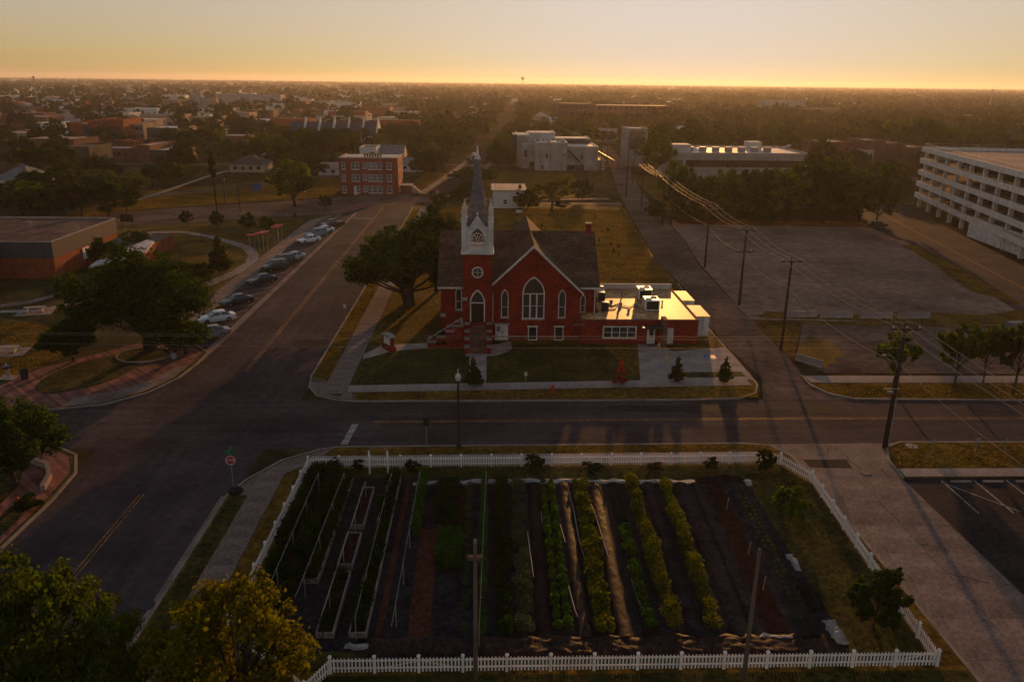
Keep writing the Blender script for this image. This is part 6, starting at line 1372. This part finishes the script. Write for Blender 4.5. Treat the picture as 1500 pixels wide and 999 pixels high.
g_ = G(377,279); t = thing('dumpster', 'blue dumpster on the meadow edge', 'dumpster', g_, rad(15)); obj('body', MB().prism_x([(-1,0),(1,0),(1.15,1.6),(-1.05,1.9)],-1.3,1.3), M['blue_paint'], t); obj('lid', MB().extr([(-1.35,-1.1,1.92),(1.35,-1.1,1.92),(1.35,1.2,1.62),(-1.35,1.2,1.62)],[(-1.35,-1.1,2.0),(1.35,-1.1,2.0),(1.35,1.2,1.7),(-1.35,1.2,1.7)]), M['blue_paint'], t)
for i,(px,py) in enumerate(((965,514),(976,533))):
    g_ = G(px,py); t = thing('bollard', ['yellow bollard by the annex door','yellow bollard at the annex parking bay'][i], 'bollard', (g_.x,g_.y,.13), 0, 'yellow bollards'); obj('post', MB().lathe([(.12,0),(.12,.95),(.08,1.03)],10), M['yellow_paint'], t); obj('band', MB().lathe([(.125,.6),(.125,.75)],10), M['paint_white'], t)
# red canopies on white posts along the park path
for i,(px,py) in enumerate(((371,374),(384,371),(390,369),(406,361),(411,358))):
    g_ = G(px,py); t = thing('red_canopy', 'small red canopy on white posts beside the park path, '+['first from the left','second from the left','middle one','second from the right','farthest right'][i], 'canopy', (g_.x,g_.y,.12), rad(20), 'red canopies by the park')
    for s in (-.35,.35): obj('post', MB().tube((s,0,0),(s*1.3,0,3.6),.05), M['stone_cap'], t)
    obj('panel', MB().box(-.85,.85,-.5,.5,3.6,3.75), M['red_paint'], t); obj('trim', MB().box(-.6,.6,-.3,.3,3.5,3.6), M['stone_cap'], t)
for i,(px,py,h) in enumerate(((877,358,1.0),(890,343,1.3),(871,324,1.5),(894,362,.9),(898,374,1.2),(906,378,.9),(834,326,1.8),(793,336,1.0),(764,330,.9),(726,326,.9),(756,332,.9),(905,366,.8))):
    g_ = G(px,py); t = thing('sapling', 'tiny dark sapling with its stake on the sunlit lawn behind the church', 'sapling', (g_.x,g_.y,.12), 0, 'saplings on the back lawn'); obj('stake', MB().tube((0,0,0),(0,0,h),.035), M['wood_pole'], t); c = link('crown', PR['young'][0], None, t); c.scale = (.7,.7,h*1.1)
g_ = G(98,319); t = thing('notice_board', 'dark notice board on two legs beside the cross street', 'sign', G(187,333)); obj('board', MB().box(-1.4,1.4,-.05,.05,1.2,2.9), M['wood_pole'], t); obj('leg', MB().box(-1.1,-1.0,-.04,.04,0,1.2), M['wood_pole'], t); obj('leg', MB().box(1.0,1.1,-.04,.04,0,1.2), M['wood_pole'], t)
# pedestrian at the far corner: one skinned body
g_ = G(631,288); pm = bpy.data.meshes.new('person'); 
J = [(0,0,.95),(0,0,1.2),(0,0,1.45),(0,0,1.55),(0,-.02,1.66),(0,-.02,1.78),(.2,0,1.42),(.27,.03,1.15),(.28,-.08,.92),(-.2,0,1.42),(-.27,-.03,1.15),(-.28,.05,.92),(.1,0,.9),(.12,-.12,.5),(.12,-.05,.08),(.12,-.2,.05),(-.1,0,.9),(-.12,.12,.5),(-.12,.28,.12),(-.12,.16,.05)]
E_ = [(0,1),(1,2),(2,3),(3,4),(4,5),(2,6),(6,7),(7,8),(2,9),(9,10),(10,11),(0,12),(12,13),(13,14),(14,15),(0,16),(16,17),(17,18),(18,19)]
RD = [.16,.15,.17,.07,.11,.09,.08,.06,.045,.08,.06,.045,.11,.08,.055,.05,.11,.08,.055,.05]
pm.from_pydata(J,E_,[]); pm.materials.append(M['metal_dark']); pe_ = bpy.data.objects.new('person', pm); COL.objects.link(pe_); pe_.location = g_
pe_.modifiers.new('skin','SKIN'); pe_.modifiers.new('sub','SUBSURF').render_levels = 1
for i, sv in enumerate(pm.skin_vertices[0].data): sv.radius = (RD[i],RD[i]*.8); sv.use_root = (i == 0)
tag(pe_, 'person in dark clothes walking near the far crosswalk', 'person')
# ================================================================== town filling and the far wood
bpy.context.view_layer.update()
OCC = []; TP = []
for o in list(COL.objects):
    if o.parent is None and o.get('category') in ('building','house','garage','enclosure','church','grain elevator'):
        xs = []; ys = []
        for c in o.children:
            if c.type == 'MESH':
                mw = Matrix.Translation(o.location) @ o.rotation_euler.to_matrix().to_4x4() @ Matrix.Translation(c.location)
                for v in c.bound_box:
                    q = mw @ Vector(v); xs.append(q.x); ys.append(q.y)
        if xs: OCC.append((min(xs),max(xs),min(ys),max(ys)))
    if o.parent is None and o.get('category') == 'tree': TP.append((o.location.x,o.location.y))
FS = [(-18,224),(-10.7,274),(-1.5,370),(7,520),(18,760),(52,1500),(87,2400)]
AL = [(39,201),(42.5,240),(49.5,300),(60.5,420)]
CS = [(-160,148),(-84,186),(-39,208),(-18,224)]
LS = [(-100,215),(-62,262),(-40,300),(-20,330)]
ST2 = [(-300,300),(300,330)]; ST3 = [(-400,470),(400,500)]; ST4 = [(-160,300),(-150,900)]; ST5 = [(150,260),(190,900)]
def near(pl, x, y, d):
    for (ax,ay),(bx,by) in zip(pl[:-1],pl[1:]):
        vx, vy = bx-ax, by-ay; t = max(0,min(1,((x-ax)*vx+(y-ay)*vy)/(vx*vx+vy*vy)))
        if (x-ax-t*vx)**2+(y-ay-t*vy)**2 < d*d: return True
    return False
for nm, pl, w in (('side_street',LS,7),('side_street',ST2,8),('side_street',ST3,8),('side_street',ST4,8),('side_street',ST5,8)):
    struct(nm, MB().strip(pl, w, .001, .016+.001*w), M['asphalt_old'])
def free(x, y, r, streets=True):
    if 205 < y < 400 and abs(x-(35+.227*(y-215))) < 7: return False
    for (a_,b_,c_,d_) in OCC:
        if a_-r < x < b_+r and c_-r < y < d_+r: return False
    if near(FS,x,y,5.5+r*.8) or near(AL,x,y,7+r) or near(CS,x,y,12+r) or near(LS,x,y,5+r): return False
    if streets and (near(ST2,x,y,5+r) or near(ST3,x,y,5+r) or near(ST4,x,y,5+r) or near(ST5,x,y,5+r)): return False
    return True
def inview(x, y, m=15): return abs(x-.032*y) < .655*y+m
MEADOW = [(-100,-44,176,268)]
# --- individual far houses and shops
hw_ = ['stucco_white','stucco_tan','brick_brown','stucco','brick_orange']; hr_ = ['roof_dark','roof_grey','roof_tan','roof_pale','slate']
wnm = {'stucco_white':'white','stucco_tan':'tan','brick_brown':'brown','stucco':'grey','brick_orange':'orange'}
hn = {'roof_dark':'dark','roof_grey':'grey','roof_tan':'reddish tan','roof_pale':'pale','slate':'slate grey'}
cnt = 0; tries = 0
while cnt < 160 and tries < 6000:
    tries += 1
    y = 300+900*rnd.random()**1.25; x = (rnd.uniform(-.64,-.1) if rnd.random() < .5 else rnd.uniform(-.64,.70))*y
    w = rnd.uniform(10,18); dp_ = rnd.uniform(9,13)
    if not inview(x,y) or not free(x,y+dp_/2,max(w,dp_)*.75) or (-110 < x < 10 and y < 430) or near(FS,x,y,26): continue
    left = x < -.10*y
    if left and rnd.random() < .75:
        w *= rnd.uniform(1.3,3.0); dp_ *= rnd.uniform(1.3,2.2)
        if not free(x,y+dp_/2,max(w,dp_)*.62): continue
        h = rnd.uniform(4,7.5); rf = rnd.choice(['roof_pale','roof_pale','roof_grey','roof_tan']); wl = rnd.choice(hw_)
        t = thing('shop', 'far %s walled %s shop with a %s flat roof among the downtown blocks' % (wnm[wl], 'wide' if w > 28 else 'narrow', hn[rf]), 'building', (x,y,0), rad(rnd.choice((0,0,3,-4))), 'far %s %s shops with %s roofs' % ('wide' if w > 28 else 'narrow', wnm[wl], hn[rf]))
        obj('wall', MB().box(-w/2,w/2,0,dp_,0,h), M[wl], t); obj('roof', MB().box(-w/2+.2,w/2-.2,.2,dp_-.2,h-.2,h+.04), M[rf], t)
        pr = MB(); pr.box(-w/2-.05,w/2+.05,-.05,.2,h,h+.5); pr.box(w/2-.2,w/2+.05,.203,dp_,h,h+.5); obj('parapet', pr, M[wl], t)
        if y < 650: windows(t, None, 0, lin(-w/2+1,w/2-1,max(2,int(w/5))), [1.0], 2.4, 1.8, 'glass')
        if rnd.random() < .7: obj('roof_unit', MB().box(-1,1,dp_*.5-1,dp_*.5+1,h,h+1.3), M['galv'], t)
    else:
        rf = rnd.choice(hr_); side = 'left of the far street' if x < 10 else 'right of the far street'
        wl = rnd.choice(hw_); house_at('far %s house with a %s roof among the trees %s' % (wnm[wl], hn[rf], side), x, y, w, dp_, rnd.uniform(2.8,4.2), rnd.uniform(5.2,7.5), wl, rf, rnd.choice((0,0,.8)), 3 if y < 600 else 0, 'far %s houses %s, %s roofs' % (wnm[wl], side, hn[rf]), 'house', rnd.choice('xy'), 'house', rad(rnd.choice((0,0,4,-4))))
    OCC.append((x-w/2,x+w/2,y,y+dp_)); cnt += 1
# --- individual trees of the middle distance
cnt = 0; tries = 0
while cnt < 190 and tries < 8000:
    tries += 1
    y = 232+330*rnd.random()**1.2; x = rnd.uniform(-.62,.68)*y
    if not inview(x,y) or not free(x,y,3.0): continue
    if -104 < x < -40 and 170 < y < 275: continue
    if -12 < x < 36 and y < 290: continue
    if 35 < x < 118 and y < 286: continue
    if x > 118 and y < 240: continue
    if 60 < x < 116 and 275 < y < 318: continue
    if x < -.12*y and rnd.random() < .68: continue
    if any((x-a_)**2+(y-b_)**2 < 49 for a_,b_ in TP): continue
    reg = 'downtown roofs on the left' if x < -.12*y else ('houses along the far street' if x < .10*y else 'backlit houses on the right')
    w = rnd.uniform(7,12); pk_ = rnd.choice(['midA','midB','midC','midD','midE']); tn_ = {'midA':'mid green','midB':'dark','midC':'olive','midD':'dull green','midE':'deep green'}[pk_]; big = 'large' if w > 9.5 else 'smallish'; tree(pk_, (x,y,0), w, w*rnd.uniform(.8,1.15), '%s %s tree standing among the %s' % (big, tn_, reg), '%s %s middle distance trees among the %s' % (big, tn_, reg))
    TP.append((x,y)); cnt += 1
# --- the far wood: one mass nobody could count
rsF = np.random.RandomState(77); C = []; S = []
def blob(x, y, w, h, nq):
    d = rsF.normal(size=(nq,3)); d /= np.linalg.norm(d,axis=1)[:,None]; d[:,2] = np.abs(d[:,2])*1.0-.25*rsF.rand(nq)
    lob = rsF.uniform(.72,1.1,(nq,1))
    c = d*lob*np.array([w/2,w/2,h*.52])+np.array([x,y,h*.42]); c[:,2] = np.maximum(c[:,2],.5)
    C.append(c); S.append(np.full(nq, 1.0)*max(w*.30,1.0))
def blocked(x, y):
    return y < 330 and ((-104 < x < -40 and y < 275) or (-12 < x < 36 and y < 300) or (35 < x < 118 and y < 286) or (x > 118 and y < 245) or (60 < x < 116 and 275 < y < 318))
def fill(n, y0, y1, pw, wr, nq, keep_left):
    k = 0; tr = 0
    while k < n and tr < n*6:
        tr += 1
        y = y0+(y1-y0)*rsF.rand()**pw; x = (rsF.uniform(-.67,.74))*y
        clump = math.sin(x*.011+1.3)*math.sin(y*.007+.4)+.5*math.sin(x*.031+y*.017)
        if clump < -.55 and rsF.rand() < .8: continue
        if x < -.10*y and rsF.rand() > keep_left: continue
        if y < 1300 and not free(x,y,3.0,y<800): continue
        if near(FS,x,y,7 if y < 400 else 4.5) or blocked(x,y): continue
        w = rsF.uniform(*wr); blob(x,y,w,min(w*rsF.uniform(.75,1.1),16),nq); k += 1
fill(600, 250, 520, .9, (6,10), 120, .12)
fill(2600, 430, 1300, .75, (7,13), 44, .28)
fill(3800, 1200, 3200, .8, (10,20), 20, .5)
fill(3800, 3000, 9000, .8, (22,45), 10, .75)
c = np.concatenate(C); s = np.concatenate(S)[:,None]
v = leaf_arrays(rsF, c, 1.0, None, .8).reshape(-1,4,3); v = (v-c[:,None,:])*s[:,:,None]+c[:,None,:]; v[:,:,2] = np.maximum(v[:,:,2], .05)
fw = link('far_wood', quads_mesh('far_wood', v.reshape(-1,3), L['far']), None); fw['kind'] = 'stuff'; fw['label'] = 'distant tree cover reaching the horizon'
# --- far roofs too small to pick apart
fr_ = MB(); rr2 = random.Random(3); k = 0
while k < 330:
    y = 1150+3300*rr2.random()**1.6; x = rr2.uniform(-.66,.72)*y
    if x > -.1*y and rr2.random() < .6: continue
    w = rr2.uniform(10,45) if x < -.05*y else rr2.uniform(10,20); d = rr2.uniform(9,25); h = rr2.uniform(4,8)
    fr_.box(x-w/2,x+w/2,y,y+d,0,h); k += 1
o = struct('distant_rooftops', fr_, M['roof_pale'], 'stuff'); o['label'] = 'pale far roofs scattered through the distant trees'
# --- masts and the water tower on the horizon
def mast(px, py, ty, label):
    g_ = G(px,py); h = HG(px,py,ty); t = thing('radio_mast', label, 'mast', g_, 0, 'radio masts'); r = h*.010+.12
    lg_ = MB()
    for i in range(3):
        a_ = i*2.094; lg_.tube((r*3*math.cos(a_),r*3*math.sin(a_),0),(r*.8*math.cos(a_),r*.8*math.sin(a_),h),r*.34,None,4)
    obj('legs', lg_, M['galv'], t); br = MB(); n = 14
    for i in range(n):
        z0, z1 = h*i/n, h*(i+1)/n; q0 = r*(3-2.2*i/n); q1 = r*(3-2.2*(i+1)/n)
        for j in range(3): a_, b_ = j*2.094, (j+1)*2.094; br.tube((q0*math.cos(a_),q0*math.sin(a_),z0),(q1*math.cos(b_),q1*math.sin(b_),z1),r*.2,None,4)
    obj('bracing', br, M['galv'], t); obj('antenna', MB().box(-r*2,r*2,-r,r,h*.95,h), M['galv'], t)
mast(57,163,112,'pale lattice radio mast above the left roofs')
mast(1448,165,131,'thin dark mast on the right horizon')
wt = thing('water_tower', 'tiny water tower on the bright horizon', 'water tower', (145,3600,0)); obj('tank', MB().lathe([(1.5,38),(6.5,42),(7,46),(5.5,50),(1,52)],12), M['stucco'], wt)
for i in range(4): a_ = i*1.57+.78; obj('leg', MB().tube((7*math.cos(a_),7*math.sin(a_),0),(4.5*math.cos(a_),4.5*math.sin(a_),42),.7,None,5), M['stucco'], wt)
# ================================================================== grass
def inside(poly, X, Y):
    r = np.zeros(len(X), bool); n = len(poly)
    for i in range(n):
        (xa,ya),(xb,yb) = poly[i], poly[(i+1)%n]
        if ya == yb: continue
        c_ = ((ya > Y) != (yb > Y)) & (X < (xb-xa)*(Y-ya)/(yb-ya)+xa); r ^= c_
    return r
def grass(name, polys, dens, leaf, hmin, hmax, label, seed, z=.125):
    rs = np.random.RandomState(seed); out = []
    for poly in polys:
        xs = [p[0] for p in poly]; ys = [p[1] for p in poly]; A_ = (max(xs)-min(xs))*(max(ys)-min(ys)); n = int(A_*dens)
        X = rs.uniform(min(xs),max(xs),n); Y = rs.uniform(min(ys),max(ys),n); k = inside(poly,X,Y)
        f_ = np.sin(X*.9+1)*np.sin(Y*.7+2)+np.sin(X*.31+Y*.23)*.8; k &= (f_+rs.uniform(-1,1,n)) > -.75
        X, Y = X[k], Y[k]; n = len(X); a_ = rs.uniform(0,6.283,n); w_ = rs.uniform(.025,.07,n); h = rs.uniform(hmin,hmax,n); ln_ = rs.uniform(-.6,.6,(n,2))*h[:,None]
        dx, dy = np.cos(a_)*w_, np.sin(a_)*w_; Z = np.full(n, z-.02)
        q = np.stack([np.stack([X-dx,Y-dy,Z],1), np.stack([X+dx,Y+dy,Z],1), np.stack([X+dx*.6+ln_[:,0],Y+dy*.6+ln_[:,1],Z+h],1), np.stack([X-dx*.6+ln_[:,0],Y-dy*.6+ln_[:,1],Z+h],1)],1)
        out.append(q.reshape(-1,3))
    o = link(name, quads_mesh(name, np.concatenate(out), L[leaf]), None); o['kind'] = 'stuff'; o['label'] = label
grass('grass', [[(-13,120),(29.3,119),(30.3,145),(32.8,175),(34.6,203),(12,205),(-13,205)]], 17, 'grass_dry', .05, .15, 'golden grass on the lawn behind the church', 1)
grass('grass', [[(-19.1,80),(-17.5,80),(-17.5,200),(-19.1,200)],[(-14.6,94),(-14.6,128),(-6.4,128),(-6.4,97.5),(-8,94)],[(-13.3,75.2),(28,75.8),(28.8,78.6),(-13.5,77.0)],[(-13.6,64.0),(23,64.5),(24.6,63.8),(-13.9,62.5)],[(-16.6,38),(-16.6,58.3),(-15.4,59.7),(-15.4,38)],[(25.5,36),(26.8,36),(26.8,58),(26.0,60.8),(25.8,60.4),(26.6,57.2)],
  [(36.2,77.3),(38.4,75.9),(61.8,75.3),(61.8,79.8),(35.8,79.8)],[(35.2,60),(36.3,63.6),(38,64.6),(90,64.5),(90,59.9),(35,59.9)],[(-95,82),(-52,82.5),(-50,88),(-53,98),(-70,105),(-95,103)]], 26, 'grass_dry', .04, .12, 'dry grass of the verges and lots', 2)
grass('grass', [[(-14.4,79.4),(-2.8,79.8),(-2.8,91),(-6.4,91),(-14.2,88)],[(.2,80),(16.4,80.9),(17.8,93),(3,93.2),(.2,88)],[(21.4,37.2),(25.0,36.5),(26.2,57),(24.8,60),(-14,59.7),(-14,58.9),(21.4,58.3)],[(-9,30),(26.8,28),(26.8,35.6),(-9,35.5)],isl,[(-20.1,30),(-20.1,55.2),(-18.9,55.2),(-18.9,30)]], 26, 'grass_green', .04, .12, 'short green grass of the church lawn and garden', 3)
grass('grass', [[(-75,171),(-44,186),(-42,180),(-42,102),(-46,99),(-52,112),(-60,135),(-72,158)]], 12, 'grass_green', .05, .14, 'park grass beside the parked cars', 4)
grass('grass', [[(-98,178),(-87,198),(-44,226),(-44,260),(-60,270),(-98,231)],[(-10,226),(28,228),(30,290),(6,290),(-3,281)]], 6, 'grass_dry', .08, .22, 'golden meadow grass beyond the cross street', 5, .02)
# ================================================================== haze
hz = MB().box(-R0-200,R0+200,-1100,R0+200,-1.2,75).mesh('haze'); ho = link('haze', hz, None); ho['kind'] = 'stuff'; ho['label'] = 'warm evening haze over the town'
hm = bpy.data.materials.new('haze'); hm.use_nodes = True; nt = hm.node_tree; nt.nodes.remove(nt.nodes['Principled BSDF'])
pv = nt.nodes.new('ShaderNodeVolumePrincipled'); pv.inputs['Color'].default_value = (.94,.90,.85,1); pv.inputs['Density'].default_value = 0.95e-4; pv.inputs['Anisotropy'].default_value = .5
nt.links.new(pv.outputs[0], nt.nodes['Material Output'].inputs['Volume']); hz.materials.append(hm)
